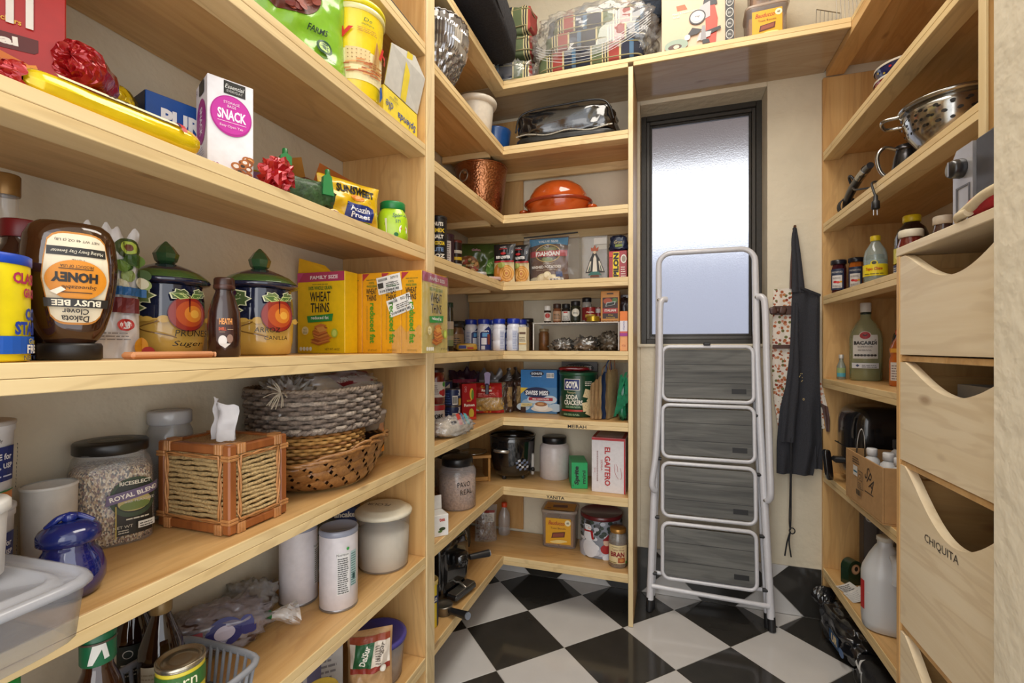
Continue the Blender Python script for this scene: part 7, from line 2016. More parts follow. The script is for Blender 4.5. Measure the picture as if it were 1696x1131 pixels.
m = MB(); tube(m, [(-.232, .030, .168), (.232, .030, .158)], .009, wl, 10); ob('rear_bar', m, lad)
tm = wood('X', '6E6E6A', '2C2D2E', rough=.6, dark='1A1B1C')
for k, (v0, v1) in enumerate(((.975, 1.232), (.712, .957), (.444, .687), (.166, .415))):
    m = MB(); pts = []
    for cx, cz, a0 in ((.165, v1 - .032, 0), (-.165, v1 - .032, PI / 2), (-.165, v0 + .032, PI), (.165, v0 + .032, 1.5 * PI)):
        for q in range(6):
            a = a0 + PI / 2 * q / 5
            pts.append((cx + .030 * cos(a), -.022, cz + .030 * sin(a)))
    tube(m, pts, .0088, wl, 12, closed=True); st_ = ob('tread_frame', m, lad)
    m = MB(); pl = []
    for cx, cz, a0 in ((.168, v1 - .034, 0), (-.168, v1 - .034, PI / 2), (-.168, v0 + .034, PI), (.168, v0 + .034, 1.5 * PI)):
        for q in range(5):
            a = a0 + PI / 2 * q / 4
            pl.append((cx + .018 * cos(a), cz + .018 * sin(a)))
    prism(m, pl, -.030, -.014, tm); ob('tread_mat', m, st_)
    for q in range(1, 3):
        zz = v0 + (v1 - v0) * q / 3
        ob('plank_groove', BX(-.184, -.0306, zz - .0011, .184, -.0300, zz + .0011, col('3A3B3C', .8), .0002), st_)
    ob('maker_plate', BX(.104, -.0312, v0 + .040, .164, -.0302, v0 + .062, col('1A1A1B', .5), .0003), st_)
ob('latch', BX(-.014, -.038, 1.236, .016, -.014, 1.250, bkp, .003), lad)

nail = T('wall_nail', 'small rusty nail in the wall holding the aprons right of the window', 'nail', (.552, YB - .0005, 1.766))
m = MB(); tube(m, [(0, 0, 0), (0, -.032, .004)], .003, col('5A3A24', .6, .6), 8); ob('shaft', m, nail)
m = MB(); tube(m, [(0, -.032, .004), (0, -.035, .0045)], .006, col('5A3A24', .6, .6), 10); ob('head', m, nail)
den = col('303137', .95, bump=.5, scale=240, vary=.18)
fab, fnt, fb_ = new_mat('floral_cloth')
vo = fnt.nodes.new('ShaderNodeTexVoronoi'); vo.inputs['Scale'].default_value = 72
tc_ = fnt.nodes.new('ShaderNodeTexCoord'); fnt.links.new(tc_.outputs['Object'], vo.inputs['Vector'])
sx_ = fnt.nodes.new('ShaderNodeSeparateColor'); fnt.links.new(vo.outputs['Color'], sx_.inputs[0])
rr = fnt.nodes.new('ShaderNodeValToRGB'); rr.color_ramp.interpolation = 'CONSTANT'
for q, (pos, c_) in enumerate(((0, 'A85A34'), (.18, 'C98A6E'), (.34, '6B6A3E'), (.48, '8E3E2A'), (.6, 'DDD3C6'), (.78, 'B5764A'), (.9, 'DDD3C6'))):
    e_ = rr.color_ramp.elements[q] if q < 2 else rr.color_ramp.elements.new(pos)
    e_.position = pos; e_.color = lin(c_)
fnt.links.new(sx_.outputs[0], rr.inputs[0])
mk = fnt.nodes.new('ShaderNodeMapRange'); mk.inputs[1].default_value = .46; mk.inputs[2].default_value = .54
fnt.links.new(vo.outputs['Distance'], mk.inputs[0])
mxx = fnt.nodes.new('ShaderNodeMix'); mxx.data_type = 'RGBA'; fnt.links.new(mk.outputs[0], mxx.inputs[0]); fnt.links.new(rr.outputs[0], mxx.inputs[6]); mxx.inputs[7].default_value = lin('DDD3C6')
fnt.links.new(mxx.outputs[2], fb_.inputs['Base Color']); fb_.inputs['Roughness'].default_value = .9
def cloth(par, name, L, R, y0, mat, fold, n=26, mvert=40, th=.003, seed=0):
    """hanging cloth between a left and a right edge given as (x, z) rows from top to bottom"""
    def at(E, b):
        f = b * (len(E) - 1); i = min(int(f), len(E) - 2); q = f - i
        return (E[i][0] + (E[i + 1][0] - E[i][0]) * q, E[i][1] + (E[i + 1][1] - E[i][1]) * q)
    m = MB()
    def fn(a, b, off=0):
        (xl, zl), (xr, zr) = at(L, b), at(R, b)
        return (xl + (xr - xl) * a, y0 + off + fold * (.3 + .7 * b) * (sin(a * 11 + b * 2.2 + seed) * .6 + nz(a * 4 + seed, b * 3) * .9), zl + (zr - zl) * a)
    grid(m, fn, n, mvert, mat); grid(m, lambda a, b: fn(a, b, th), n, mvert, mat)
    return ob(name, m, par)
ap = T('apron', 'black denim apron hanging in front on the wall nail', 'apron', (0, 0, 0), 0, 'aprons on the wall nail')
AY = YB - .052
cloth(ap, 'apron_body', [(.541, 1.50), (.535, 1.42), (.530, 1.2), (.512, 1.05), (.490, .95), (.478, .80), (.475, .655)], [(.645, 1.452), (.646, 1.40), (.644, 1.2), (.645, 1.05), (.646, .95), (.650, .80), (.622, .652)], AY, den, .018, 30, 44, seed=1)
cloth(ap, 'side_flap', [(.600, 1.20), (.604, 1.0), (.606, .85), (.615, .685)], [(.642, 1.22), (.652, 1.0), (.655, .85), (.658, .680)], AY + .016, den, .010, 12, 20, seed=4)
cloth(ap, 'folded_edge', [(.536, 1.42), (.522, 1.15), (.498, .98), (.488, .80)], [(.556, 1.42), (.560, 1.15), (.556, .98), (.545, .80)], AY - .016, den, .009, 10, 26, seed=7)
for k, (x0, x1) in enumerate(((.549, .547), (.556, .574))):
    m = MB(); pts = smooth_path([(.552, AY + .018, 1.765), (x0 - .004 + .006 * k, AY + .012, 1.70), ((x0 + x1) / 2, AY + .002, 1.60), (x1, AY - .006, 1.47)], 6)
    vs_ = []
    for q, pnt in enumerate(pts):
        w = .006 + .007 * q / len(pts)
        vs_ += [(pnt.x - w, pnt.y, pnt.z), (pnt.x + w, pnt.y - .002, pnt.z), (pnt.x + w, pnt.y + .003, pnt.z), (pnt.x - w, pnt.y + .004, pnt.z)]
    m.add(vs_, [(4 * i + j, 4 * i + (j + 1) % 4, 4 * i + 4 + (j + 1) % 4, 4 * i + 4 + j) for i in range(len(pts) - 1) for j in range(4)], den, True); ob('neck_strap', m, ap)
m = MB(); prism(m, [(.565, 1.485), (.645, 1.448), (.6455, 1.458), (.566, 1.496)], AY - .012, AY - .009, col('24252A', .9)); ob('bib_hem', m, ap)
tie = col('1E1E22', .8)
for k in range(2):
    m = MB(); tube(m, smooth_path([(.528 + .004 * k, AY - .018, .82), (.526 + .004 * k, AY - .014, .60), (.526 + .006 * k, AY, .45), (.530, AY + .004, .40)], 5), .0028, tie, 6); ob('waist_tie', m, ap)
m = MB(); tube(m, [(.537 + .011 * cos(q), AY, .400 + .013 * sin(q)) for q in [2 * PI * i / 18 for i in range(18)]], .0026, tie, 6, closed=True); ob('tie_loop', m, ap)
for x0, z0 in ((.508, .285), (.533, .282)):
    m = MB(); tube(m, smooth_path([(.530, AY, .397), (.524 + (x0 - .53) * .3, AY, .35), (x0, AY, z0)], 5), .0032, tie, 6); ob('tie_end', m, ap)
p = Print(front(AY - .026, 0, 0)); 
for k in range(7):
    p.ell(.566 + .008 * cos(k * 1.9) * (.5 + .07 * k), 1.09 + .018 * sin(k * 1.3), .0016, .0022, 'B5A06A', 6)
p.ell(.575, .995, .004, .005, 'B5A06A', 8); p.ell(.575, .995, .002, .003, '303137', 8); p.done(ap, 'embroidery')
fa = T('apron', 'floral apron with a brown bow hanging behind the black apron', 'apron', (0, 0, 0), 0, 'aprons on the wall nail')
FY2 = YB - .024
cloth(fa, 'apron_body', [(.468, 1.49), (.466, 1.40), (.464, 1.25), (.462, 1.1), (.470, .98), (.486, .86)], [(.56, 1.495), (.57, 1.40), (.58, 1.25), (.59, 1.1), (.66, .98), (.672, .86)], FY2, fab, .007, 26, 34, seed=2)
cloth(fa, 'skirt_corner', [(.646, 1.10), (.650, 1.02), (.662, .93)], [(.655, 1.08), (.672, 1.0), (.690, .92)], FY2 - .003, fab, .003, 8, 14, seed=3)
brn = col('4A2E26', .5, coat=.2, vary=.15)
cloth(fa, 'brown_hem', [(.655, .975), (.668, .91), (.676, .85)], [(.682, .96), (.690, .90), (.688, .85)], FY2 - .006, brn, .002, 6, 8)
ob('brown_band', BX(.464, FY2 - .011, 1.372, .560, FY2 - .007, 1.412, brn, .001), fa)
ob('waist_band', BX(.463, FY2 - .012, 1.218, .560, FY2 - .008, 1.236, brn, .001), fa)
bw_ = MB()
for s_ in (-1, 1):
    q = len(bw_.v); softbox(bw_, .032, .014, .034, brn, 3, .003, 20, 3 + s_, nu=18, nv=10, z0=-.017)
    bw_.xform(Matrix.Translation((.482 + s_ * .019, FY2 - .018, 1.391)) @ Matrix.Rotation(s_ * .25, 4, 'Y'), q)
ob('bow', bw_, fa); 
m = MB(); softbox(m, .012, .016, .016, brn, 3, .001, 20, 3, nu=12, nv=8, z0=-.008); ob('bow_knot', m.xform(Matrix.Translation((.482, FY2 - .019, 1.391))), fa)
for x in (.536, .556):
    m = MB(); tube(m, smooth_path([(.552, FY2 + .004, 1.76), (.548 + (x - .55) * .5, FY2, 1.62), (x, FY2 - .003, 1.49)], 5), .0045, brn, 6); ob('neck_strap', m, fa)

# ================================================================== things on the right-hand shelves
R1, R2, R3, R4, R5, R6 = 2.0945, 1.7765, 1.454, 1.0855, .6655, .2405
for k, (c_, r) in enumerate((('232A5E', .088), ('9E1E24', .089), ('232A5E', .088))):
    t = T('painted_bowl', ['navy patterned bowl at the bottom of the stack on the top right shelf', 'red bowl in the middle of the stack on the top right shelf', 'navy patterned bowl on the very top of the stack on the right shelf'][k], 'bowl', (.835, 2.11, R1 + .045 * k), .6, 'stacked painted bowls')
    turned(t, 'bowl_body', [(.042, .0), (.046, .003), (.07, .030), (r, .075), (r + .001, .079), (r - .004, .078), (.066, .034), (.04, .010), (.0001, .008)], col(c_, .2, coat=.6), 44)
    turned(t, 'rim_band', [(r + .0012, .072), (r + .0018, .075), (r + .0014, .0795), (r - .001, .0805)], col('C9C2B4', .3), 44, caps=False)
    p = Print(around(lambda v: .0715 + (v - .03) * (r - .07) / .045), True, .0005)
    for q in range(16):
        p.ell(-.14 + q * .018, .048 + .012 * (q % 2), .0035, .0035, 'B9A24A' if q % 3 else 'B52A2A', 6)
    p.done(t, 'painted_dots')

ss = col('A9A7A2', .16, .95, vary=.1)
t = T('colander', 'shiny steel colander with round holes on the second right shelf', 'colander', (.790, 1.70, R2))
turned(t, 'foot_ring', [(.052, 0), (.055, .002), (.052, .018), (.048, .019)], ss, 40, caps=False)
prof_c = [(.0001, .018), (.05, .019), (.075, .035), (.100, .075), (.112, .120), (.116, .150)]
turned(t, 'bowl_body', prof_c + [(.113, .150), (.097, .076), (.0001, .022)], ss, 56, caps=False)
turned(t, 'rolled_rim', [(.115, .147), (.122, .149), (.126, .154), (.123, .159), (.115, .156)], ss, 56, caps=False)
p = Print(around(lambda v: .100 + (v - .075) * .26), True, .0006); p.cur = .004
for r_ in range(3):
    for k in range(24):
        p.ell(-.27 + k * .0235 + .011 * (r_ % 2), .080 + r_ * .020, .0042, .0042, '1E1A16', 8)
p.done(t, 'drain_holes')
for a in (2.7, 5.8):
    m = MB(); ca, sa = cos(a), sin(a)
    tube(m, smooth_path([(.118 * ca - .045 * sa * s_, .118 * sa + .045 * ca * s_, .146 - .004 * abs(q)) if abs(q) == 2 else (.158 * ca - .034 * sa * s_, .158 * sa + .034 * ca * s_, .140) for q, s_ in ((-2, -1), (-1, -1), (1, 1), (2, 1))], 6), .0055, ss, 10); ob('handle', m, t)
t = T('steel_pitcher', 'small dark steel pitcher with a chrome loop handle beside the colander', 'pitcher', (.770, 1.925, R2), FC(.77, 1.92))
turned(t, 'pitcher_body', [(.036, 0), (.04, .003), (.042, .05), (.036, .09), (.030, .11), (.034, .125), (.031, .124), (.03, .05), (.0001, .006)], col('3E3C3E', .2, .8), 36)
turned(t, 'base_band', [(.0405, .002), (.0425, .004), (.0428, .016), (.042, .018)], ss, 36, caps=False)
m = MB(); tube(m, smooth_path([(-.028, -.01, .118), (-.060, -.02, .128), (-.078, -.026, .10), (-.07, -.024, .05), (-.044, -.014, .018)], 7), .006, ss, 10); ob('handle', m, t)
dk = col('2E2F33', .3, .2, coat=.3)
t = T('sandwich_iron', 'black long handled electric iron with its cord wound round it', 'appliance', (.740, 2.245, R2), 0)
m = MB(); softbox(m, .06, .30, .034, dk, 4, .002, 8, 2); ob('lower_body', m, t)
m = MB(); tube(m, smooth_path([(-.01, .14, .030), (-.018, .06, .075), (-.02, -.05, .11), (-.022, -.17, .122)], 6), .015, dk, 14, rf=lambda a: .8 + .3 * sin(PI * a)); up_ = ob('upper_arm', m, t)
m = MB(); tube(m, smooth_path([(-.02, -.06, .112), (-.02, -.10, .119), (-.022, -.13, .121)], 4), .0168, ss, 14); ob('steel_band', m, up_)
m = MB(); tube(m, smooth_path([(-.02, -.01, .118), (-.03, .0, .14), (-.03, .02, .142), (-.02, .03, .118)], 5), .005, bkp, 8); ob('latch', m, up_)
cb = col('1A1A1C', .45)
for k in range(3):
    m = MB(); tube(m, [(-.012 + .030 * cos(q), .09 + .012 * k, .045 + .034 * sin(q)) for q in [2 * PI * i / 20 for i in range(20)]], .0035, cb, 6, closed=True); ob('wound_cord', m, t)
m = MB(); tube(m, smooth_path([(-.01, .10, .07), (-.03, -.02, .085), (-.05, -.12, .05), (-.02, -.25, .02), (-.06, -.34, .008), (-.094, -.39, -.010), (-.098, -.42, -.05), (-.096, -.425, -.062)], 8), .0036, cb, 8); ob('cord', m, t)
m = MB(); lathe(m, [(.004, .0), (.006, -.004), (.0065, -.018), (.011, -.022), (.012, -.044), (.010, -.047), (.0001, -.047)], cb, 14, cx=-.096, cy=-.425, z=-.058); pl_ = ob('plug', m, t)
for dx in (-.005, .005):
    ob('prong', BX(-.096 + dx - .0008, -.4275, -.124, -.096 + dx + .0008, -.4225, -.1055, ss, .0003), pl_)

def jam(label, loc, c_, lab):
    t = T('jam_jar', label, 'jar', loc, FC(loc[0], loc[1], -.2), 'jam jars on the right shelf')
    turned(t, 'jar_body', [(.026, 0), (.028, .003), (.0285, .11), (.025, .126), (.0245, .130)], col(c_, .12, coat=.7), 8, smooth=False)
    turned(t, 'lid', [(.0285, .129), (.0295, .131), (.0295, .146), (.027, .148), (.0001, .148)], col('1A1C26', .3), 28)
    p = Print(around(.0287), True); p.rect(-.026, .018, .026, .108, '26304A'); p.rect(-.018, .026, .018, .080, 'D2CECA'); p.text('PRESERVES', 0, .094, .007, 'C9C6C0', w=.04); p.ell(-.006, .052, .007, .005, 'B52028', 8); p.ell(.004, .050, .006, .005, 'C9301E', 8); p.ell(.013, .052, .005, .004, 'D8A22A', 8); p.lines(-.014, .066, .014, .074, 2, '6A6668'); p.lines(-.014, .030, .014, .040, 2, '6A6668'); p.done(t)
    return t
jam('navy labelled jam jar closest to the window wall', (.712, 2.395, R3), '3A1420', '')
jam('amber jam jar beside the navy labelled jar', (.765, 2.355, R3), 'A85A1E', '')
jam('dark jam jar half hidden behind the amber jar', (.815, 2.305, R3), '2A1A1E', '')
t = T('tonic_bottle', 'clear soda bottle with a yellow cap and yellow label', 'bottle', (.730, 2.065, R3), FC(.73, 2.06, -.1))
turned(t, 'liquid', [(.032, .003), (.034, .006), (.034, .09), (.0001, .091)], film('BFD6D2', .6, .1), 30)
turned(t, 'bottle_body', [(.030, 0), (.0355, .004), (.036, .10), (.031, .125), (.018, .148), (.0135, .156), (.0135, .163)], film('CFE0DC', .72, .05, .7), 34)
turned(t, 'cap', [(.0152, .160), (.016, .162), (.016, .177), (.014, .179), (.0001, .179)], col('D9BE1E', .35), 24)
p = Print(around(.0363), True); p.rect(-.055, .03, .055, .072, 'DDC81E'); p.ell(0, .075, .011, .010, 'DDC81E'); p.ell(0, .077, .007, .006, '3A3A20'); p.text('Topo Chico', -.001, .054, .014, 'B5321E', shear=.2, bold=.03, w=.050); p.lines(-.03, .036, .03, .042, 1, '4A4A2A'); p.done(t)
t = T('dark_bottle', 'large dark juice bottle with a yellow cap behind the bin cabinet corner', 'bottle', (.775, 1.905, R3), FC(.77, 1.9, -.25))
turned(t, 'bottle_body', [(.040, 0), (.045, .004), (.043, .05), (.046, .10), (.046, .135), (.036, .165), (.022, .180), (.021, .186)], tinted('241016', .06, .95), 34)
turned(t, 'cap', [(.023, .185), (.0245, .187), (.0245, .205), (.022, .208), (.0001, .208)], col('D9BE1E', .35), 28)
p = Print(around(.0462), True); p.rect(-.07, .05, .07, .10, 'C9C04A'); p.ell(-.02, .075, .02, .016, 'E0D88A'); p.rect(-.07, .012, .07, .045, '26305A'); p.lines(-.05, .02, .0, .04, 3, 'C9C6C0'); p.done(t)
t = T('peanut_jar', 'red brown jar with a cream lid in front of the dark juice bottle', 'jar', (.708, 1.745, R3), FC(.7, 1.74))
turned(t, 'jar_body', [(.030, 0), (.033, .003), (.033, .08), (.028, .098), (.026, .104)], col('5E1A16', .15, coat=.6), 30)
turned(t, 'lid', [(.029, .104), (.0305, .106), (.0305, .124), (.028, .127), (.0001, .127)], col('D6CEBA', .4), 28)
for k, (x, y, r, h, c_, lc, lb) in enumerate(((.752, 1.665, .024, .145, '4A3430', 'D2C6B4', 'small spice jar with a cream lid before the teal lidded jars'), (.825, 1.80, .026, .150, '3A4A4E', '2E6A72', 'jar with a teal lid behind the dark juice bottle'), (.845, 1.65, .027, .152, '3A4A4E', '2E6A72', 'jar with a teal lid in the deepest row near the appliance'))):
    t = T('spice_jar', lb, 'jar', (x, y, R3), FC(x, y), 'small lidded jars on the right shelf')
    turned(t, 'jar_body', [(r * .9, 0), (r, .003), (r, h * .7), (r * .85, h * .8), (r * .85, h * .84)], col(c_, .2, coat=.5), 26)
    turned(t, 'lid', [(r * .93, h * .83), (r, h * .84), (r, h * .98), (r * .9, h), (.0001, h)], col(lc, .4), 26)
    if k == 0:
        p = Print(around(r), True); p.rect(-.02, .06, .02, .10, '2A2422'); p.text('Rosa', 0, .082, .010, 'D2C6B4', shear=.2); p.done(t)
t = carton('tea_tin', 'small red and white box beside the appliance on the cabinet', 'box', (.640, 1.235, 1.4515), (.07, .05, .055), 1.2, 'C9C2BC')
p = Print(front(-.025)); p.rect(-.034, .001, .0, .054, 'B0222A'); p.lines(.004, .01, .03, .045, 4, '8A7A74'); p.done(t)
CT = 1.4515
t = T('counter_appliance', 'silver and grey countertop appliance with a black knob on top of the bins', 'appliance', (.548, 1.075, CT))
sv = col('B9B9BE', .3, .5); g5 = col('6A6B70', .4, .3)
ob('housing', BX(.012, -.095, 0, .26, .100, .150, g5, .008), t)
m = MB(); prism(m, [(.040, 0), (.104, 0), (.104, .150), (.092, .163), (.040, .163)], 0, .011, sv, 'YZ'); fc = ob('front_panel', m, t)
m = MB()
for a, b, c_, d in ((.048, .012, .052, .088), (.088, .012, .092, .088), (.052, .012, .088, .016), (.052, .084, .088, .088)):
    box(m, -.0015, a, b, .0, c_, d, col('5A5A60', .4), .0003)
ob('window_trim', m, fc)
ob('knob', lathe(MB(), [(.018, 0), (.019, .003), (.0175, .016), (.015, .021), (.0001, .022)], col('1C1C1F', .3, coat=.4), 30).xform(Matrix.Translation((0, .072, .122)) @ Matrix.Rotation(-PI / 2, 4, 'Y')), fc)
ob('knob_mark', BX(-.0235, .070, .108, -.022, .074, .136, col('8E8E94', .3), .0004), fc)
ob('side_column', BX(.002, -.06, 0, .0115, .036, .165, col('3E3F44', .4), .004), t)
ob('top_bracket', BX(.01, -.07, .151, .12, .02, .172, bkp, .005), t)
t = T('oven_mitt', 'red and cream quilted oven mitt lying on the cabinet edge before the appliance', 'mitt', (.522, 1.000, CT + .002), 0)
m = MB(); softbox(m, .036, .13, .038, col('A8262E', .9, bump=.8, scale=60, vary=.2), 3, .008, 24, 5); ob('mitt_body', m, t)
m = MB(); tube(m, smooth_path([(-.012, .075, .010), (-.018, .03, .016), (-.018, -.01, .026), (-.016, -.05, .028)], 6), .009, col('D2C2A2', .9, bump=.5), 10); ob('cream_binding', m, t)
m = MB(); tube(m, smooth_path([(-.008, .085, .006), (-.020, .06, .008), (-.021, .03, .008)], 5), .008, col('D2C2A2', .9, bump=.5), 10); ob('cream_cuff', m, t)

t = T('rum_bottle', 'large clear rum bottle with a white cap and bat emblem label', 'bottle', (.795, 2.345, R4), FC(.8, 2.34, -.05))
rp_ = [(.050, 0), (.056, .004), (.057, .175), (.052, .205), (.030, .245), (.019, .258), (.0175, .300)]
turned(t, 'rum', [(.050, .003), (.0545, .007), (.0545, .075), (.0001, .076)], film('8A9A4A', .45, .08), 40, sy=.72)
turned(t, 'bottle_glass', rp_, film('C6CEA6', .62, .05, .7), 44, sy=.72)
turned(t, 'cap', [(.0185, .286), (.0195, .288), (.0195, .322), (.018, .325), (.0001, .325)], col('DAD8D2', .35), 28)
ob('neck_band', lathe(MB(), [(.0182, .276), (.019, .277), (.019, .284), (.0182, .285)], col('1E2A22', .3), 28, caps=False), t)
p = Print(oval(rp_, .72, 2.0), True, .0006)
p.rect(-.040, .092, .040, .190, 'D9D6D0'); p.ell(0, .188, .019, .017, 'D9D6D0'); p.ell(0, .188, .016, .015, 'A81E22'); p.poly([(-.009, .190), (0, .184), (.009, .190), (.004, .192), (0, .189), (-.004, .192)], '1E1414')
p.text('BACARDI', 0, .157, .015, '1E1C1C', bold=.04, w=.068); p.poly([(.026, .167), (.030, .171), (.032, .170), (.028, .166)], '1E1C1C'); p.text('SUPERIOR', 0, .141, .006, '3A3838', w=.042); p.lines(-.02, .124, .02, .132, 2, '6A6668')
for k in range(7):
    p.ell(-.027 + .009 * k, .106, .0045, .0045, '2A2828', 8)
p.rect(-.038, .052, .038, .074, 'C9CCD2'); p.poly([(-.026, .063), (-.020, .069), (-.014, .063), (-.020, .057)], '22315E'); p.lines(-.008, .056, .034, .070, 2, '4A4A52'); p.done(t)
t = T('miniature_bottle', 'tiny miniature liquor bottle at the shelf front by the window wall', 'bottle', (.722, 2.395, R4), FC(.72, 2.4))
turned(t, 'bottle_glass', [(.015, 0), (.017, .002), (.017, .055), (.009, .075), (.0075, .080), (.0075, .092)], film('A9B4AA', .5, .06, .7), 24)
turned(t, 'cap', [(.0088, .090), (.0092, .091), (.0092, .106), (.008, .107), (.0001, .107)], col('C9C6C0', .35, .3), 18)
p = Print(around(.0172), True); p.rect(-.016, .012, .016, .050, '8AA06A'); p.rect(-.016, .012, .016, .028, '4A9AB0'); p.done(t)
t = T('dark_wine_bottle', 'dark bottle with a stopper behind the orange syrup bottle', 'bottle', (.865, 2.19, R4), FC(.86, 2.19))
turned(t, 'bottle_glass', [(.035, 0), (.038, .004), (.038, .15), (.030, .19), (.014, .215), (.013, .26)], tinted('2A1E1A', .05, .95), 32)
turned(t, 'stopper', [(.011, .261), (.012, .263), (.014, .275), (.012, .285), (.006, .292), (.009, .302), (.005, .312), (.0001, .314)], col('A88A5A', .5), 20)
t = T('orange_bottle', 'orange mixer bottle with a white facts panel at the cabinet edge', 'bottle', (.800, 2.045, R4), FC(.8, 2.05, .5))
turned(t, 'bottle_body', [(.030, 0), (.034, .004), (.034, .09), (.030, .11), (.034, .13), (.026, .155), (.014, .175), (.013, .185)], film('D8742A', .25, .06, .7), 30)
turned(t, 'cap', [(.0155, .184), (.016, .186), (.016, .202), (.0001, .203)], col('D9571E', .4), 20)
p = Print(around(.0345), True); p.rect(-.05, .02, .05, .085, 'D2CECA'); p.lines(-.045, .025, .0, .08, 6, '7A6A6A'); p.rect(-.05, .12, .05, .135, 'E0A23A'); p.done(t)

t = T('air_fryer', 'bulky glossy black air fryer with a drawer handle on the fifth right shelf', 'appliance', (.835, 2.285, R5))
m = MB(); softbox(m, .275, .27, .325, col('17171A', .22, coat=.6), 5, .002, 6, 3, nu=56, nv=30); ob('fryer_body', m, t)
m = MB(); grid(m, lambda a, b: (-.139 + .012 * (b - .2) ** 2 + .004, -.10 + .16 * a, .20 + .085 * b * (1 - .5 * a)), 12, 8, film('6A6660', .2, .06, .9)); ob('control_window', m, t)
m = MB(); box(m, -.180, -.035, .085, -.136, .010, .108, bkp, .006); hb = ob('handle_arm', m, t)
m = MB(); softbox(m, .026, .034, .125, col('101012', .2, coat=.7), 6, .001, 6, 3, z0=.010)
ob('handle', m.xform(Matrix.Translation((-.190, -.012, 0)) @ Matrix.Rotation(-.10, 4, 'Y')), t)
ob('drawer_seam', BX(-.1385, -.11, .150, -.132, .11, .154, col('0A0A0B', .6), .001), t)
kb, kbe = col('B08A5C', .8, bump=.1, vary=.06), col('C29A68', .8)
t = T('cardboard_box', 'open cardboard box with SPA written on its side', 'box', (.770, 1.945, R5))
X0, X1, Y0, Y1, H_ = -.124, .17, -.172, .148, .180
for nm, b_ in (('bottom', (X0, Y0, 0, X1, Y1, .005)), ('side_wall', (X0, Y0, .0055, X0 + .005, Y1, H_)), ('side_wall', (X1 - .005, Y0, .0055, X1, Y1, H_)), ('end_wall', (X0 + .0055, Y0, .0055, X1 - .0055, Y0 + .005, H_)), ('end_wall', (X0 + .0055, Y1 - .005, .0055, X1 - .0055, Y1, H_))):
    ob(nm, BX(*b_, kb, .001), t)
p = Print(leftf(X0)); p.text('SPA', .075, .115, .05, '231C16', rot=-.7, w=.075); p.rect(.035, .068, .105, .071, '231C16'); p.rect(-.07, .10, -.03, .135, 'D9D6D0'); p.rect(-.066, .112, -.034, .118, '2E6A86'); p.lines(-.075, .145, -.01, .17, 3, '2A221A'); p.bars(-.04, .035, .005, .06, 10, bg='B08A5C')
for a, b, c_, d in ((-.02, .065, .025, .067), (-.02, .125, .025, .127), (-.02, .067, -.018, .125), (.023, .067, .025, .125), (-.018, .095, .023, .0965)):
    p.rect(a, b, c_, d, '3A2E22')
p.ell(.003, .11, .010, .008, '3A2E22'); p.ell(.003, .11, .007, .0055, 'B08A5C'); p.lines(-.012, .072, .018, .09, 3, '3A2E22'); p.done(t)
for k, (x, y, h, r, cc) in enumerate(((-.075, .05, .195, .026, 'D9DADD'), (-.01, .01, .235, .030, '2E3034'), (.055, -.03, .235, .030, '2E3034'), (-.060, -.045, .200, .028, 'D9DADD'), (-.055, -.115, .198, .028, 'D9DADD'), (.01, -.10, .205, .028, 'D9DADD'))):
    t = T('toiletry_bottle', ['small white bottle nearest the wire in the cardboard box', 'white bottle with a black cap in the middle of the cardboard box', 'white bottle with a black cap deeper in the cardboard box', 'white bottle with a white cap at the middle of the box side', 'white bottle with a white cap at the near corner of the box', 'white bottle with a white cap behind the near corner bottle'][k], 'bottle', (.770 + x, 1.945 + y, R5 + .0055), 0, 'white toiletry bottles in the cardboard box')
    turned(t, 'bottle_body', [(r * .9, 0), (r, .003), (r, h * .72), (r * .85, h * .80), (r * .5, h * .86), (r * .45, h * .88)], col('CFD2D6', .35), 28)
    turned(t, 'cap', [(r * .58, h * .87), (r * .62, h * .875), (r * .62, h * .985), (r * .55, h), (.0001, h)], col(cc, .35), 24)
t = T('wire_holder', 'bent silver wire holder sticking out of the cardboard box', 'holder', (.690, 2.065, R5 + .0055))
m = MB(); tube(m, smooth_path([(-.02, .0, .0), (-.02, .0, .12), (-.016, -.006, .22), (-.006, -.01, .252), (.002, -.012, .22), (.004, -.012, .12), (.004, -.01, 0)], 6), .0025, ss, 8); ob('outer_wire', m, t)
m = MB(); tube(m, smooth_path([(.012, -.02, 0), (.012, -.02, .15), (.018, -.026, .175), (.026, -.03, .15), (.026, -.03, 0)], 6), .0022, ss, 8); ob('inner_wire', m, t)

t = T('plastic_jug', 'frosted white gallon jug with a red label on the lowest right shelf', 'jug', (.730, 1.985, R6), FC(.75, 1.98, .15))
jp = [(.055, 0), (.066, .005), (.068, .03), (.068, .185), (.064, .205), (.045, .250), (.028, .282), (.022, .290), (.0215, .305)]
turned(t, 'jug_body', jp, film('D5D8DC', .12, .3), 44, e=2.6)
turned(t, 'contents', [(.052, .003), (.062, .008), (.064, .19), (.0001, .2)], col('B9BDC4', .5), 36, e=2.6)
turned(t, 'screw_ring', [(.0225, .304), (.0245, .306), (.0245, .318), (.022, .320), (.0001, .319)], col('C9C4B8', .4), 26)
m = MB(); tube(m, smooth_path([(.018, -.040, .262), (.020, -.066, .252), (.021, -.076, .215), (.020, -.072, .185)], 6), .013, col('D5D8DC', .35), 12); ob('handle', m, t)
p = Print(around(.0705, 0, -.95), True, .0006); p.rect(-.03, .065, .022, .165, 'B5201E'); p.rect(.006, .072, .015, .098, 'E6DAD6'); p.rect(.006, .104, .012, .112, 'E6DAD6'); p.rect(.004, .13, .014, .132, 'E6DAD6'); p.done(t)
t = T('rounded_tin', 'dark green round topped tin box with a copper picture on the lowest right shelf', 'tin', (.735, 2.315, R6), .42)
m = MB(); pts = [(-.032, 0), (.032, 0), (.032, .065)] + [(.032 * cos(q), .065 + .036 * sin(q)) for q in [PI * i / 12 for i in range(1, 12)]] + [(-.032, .065)]
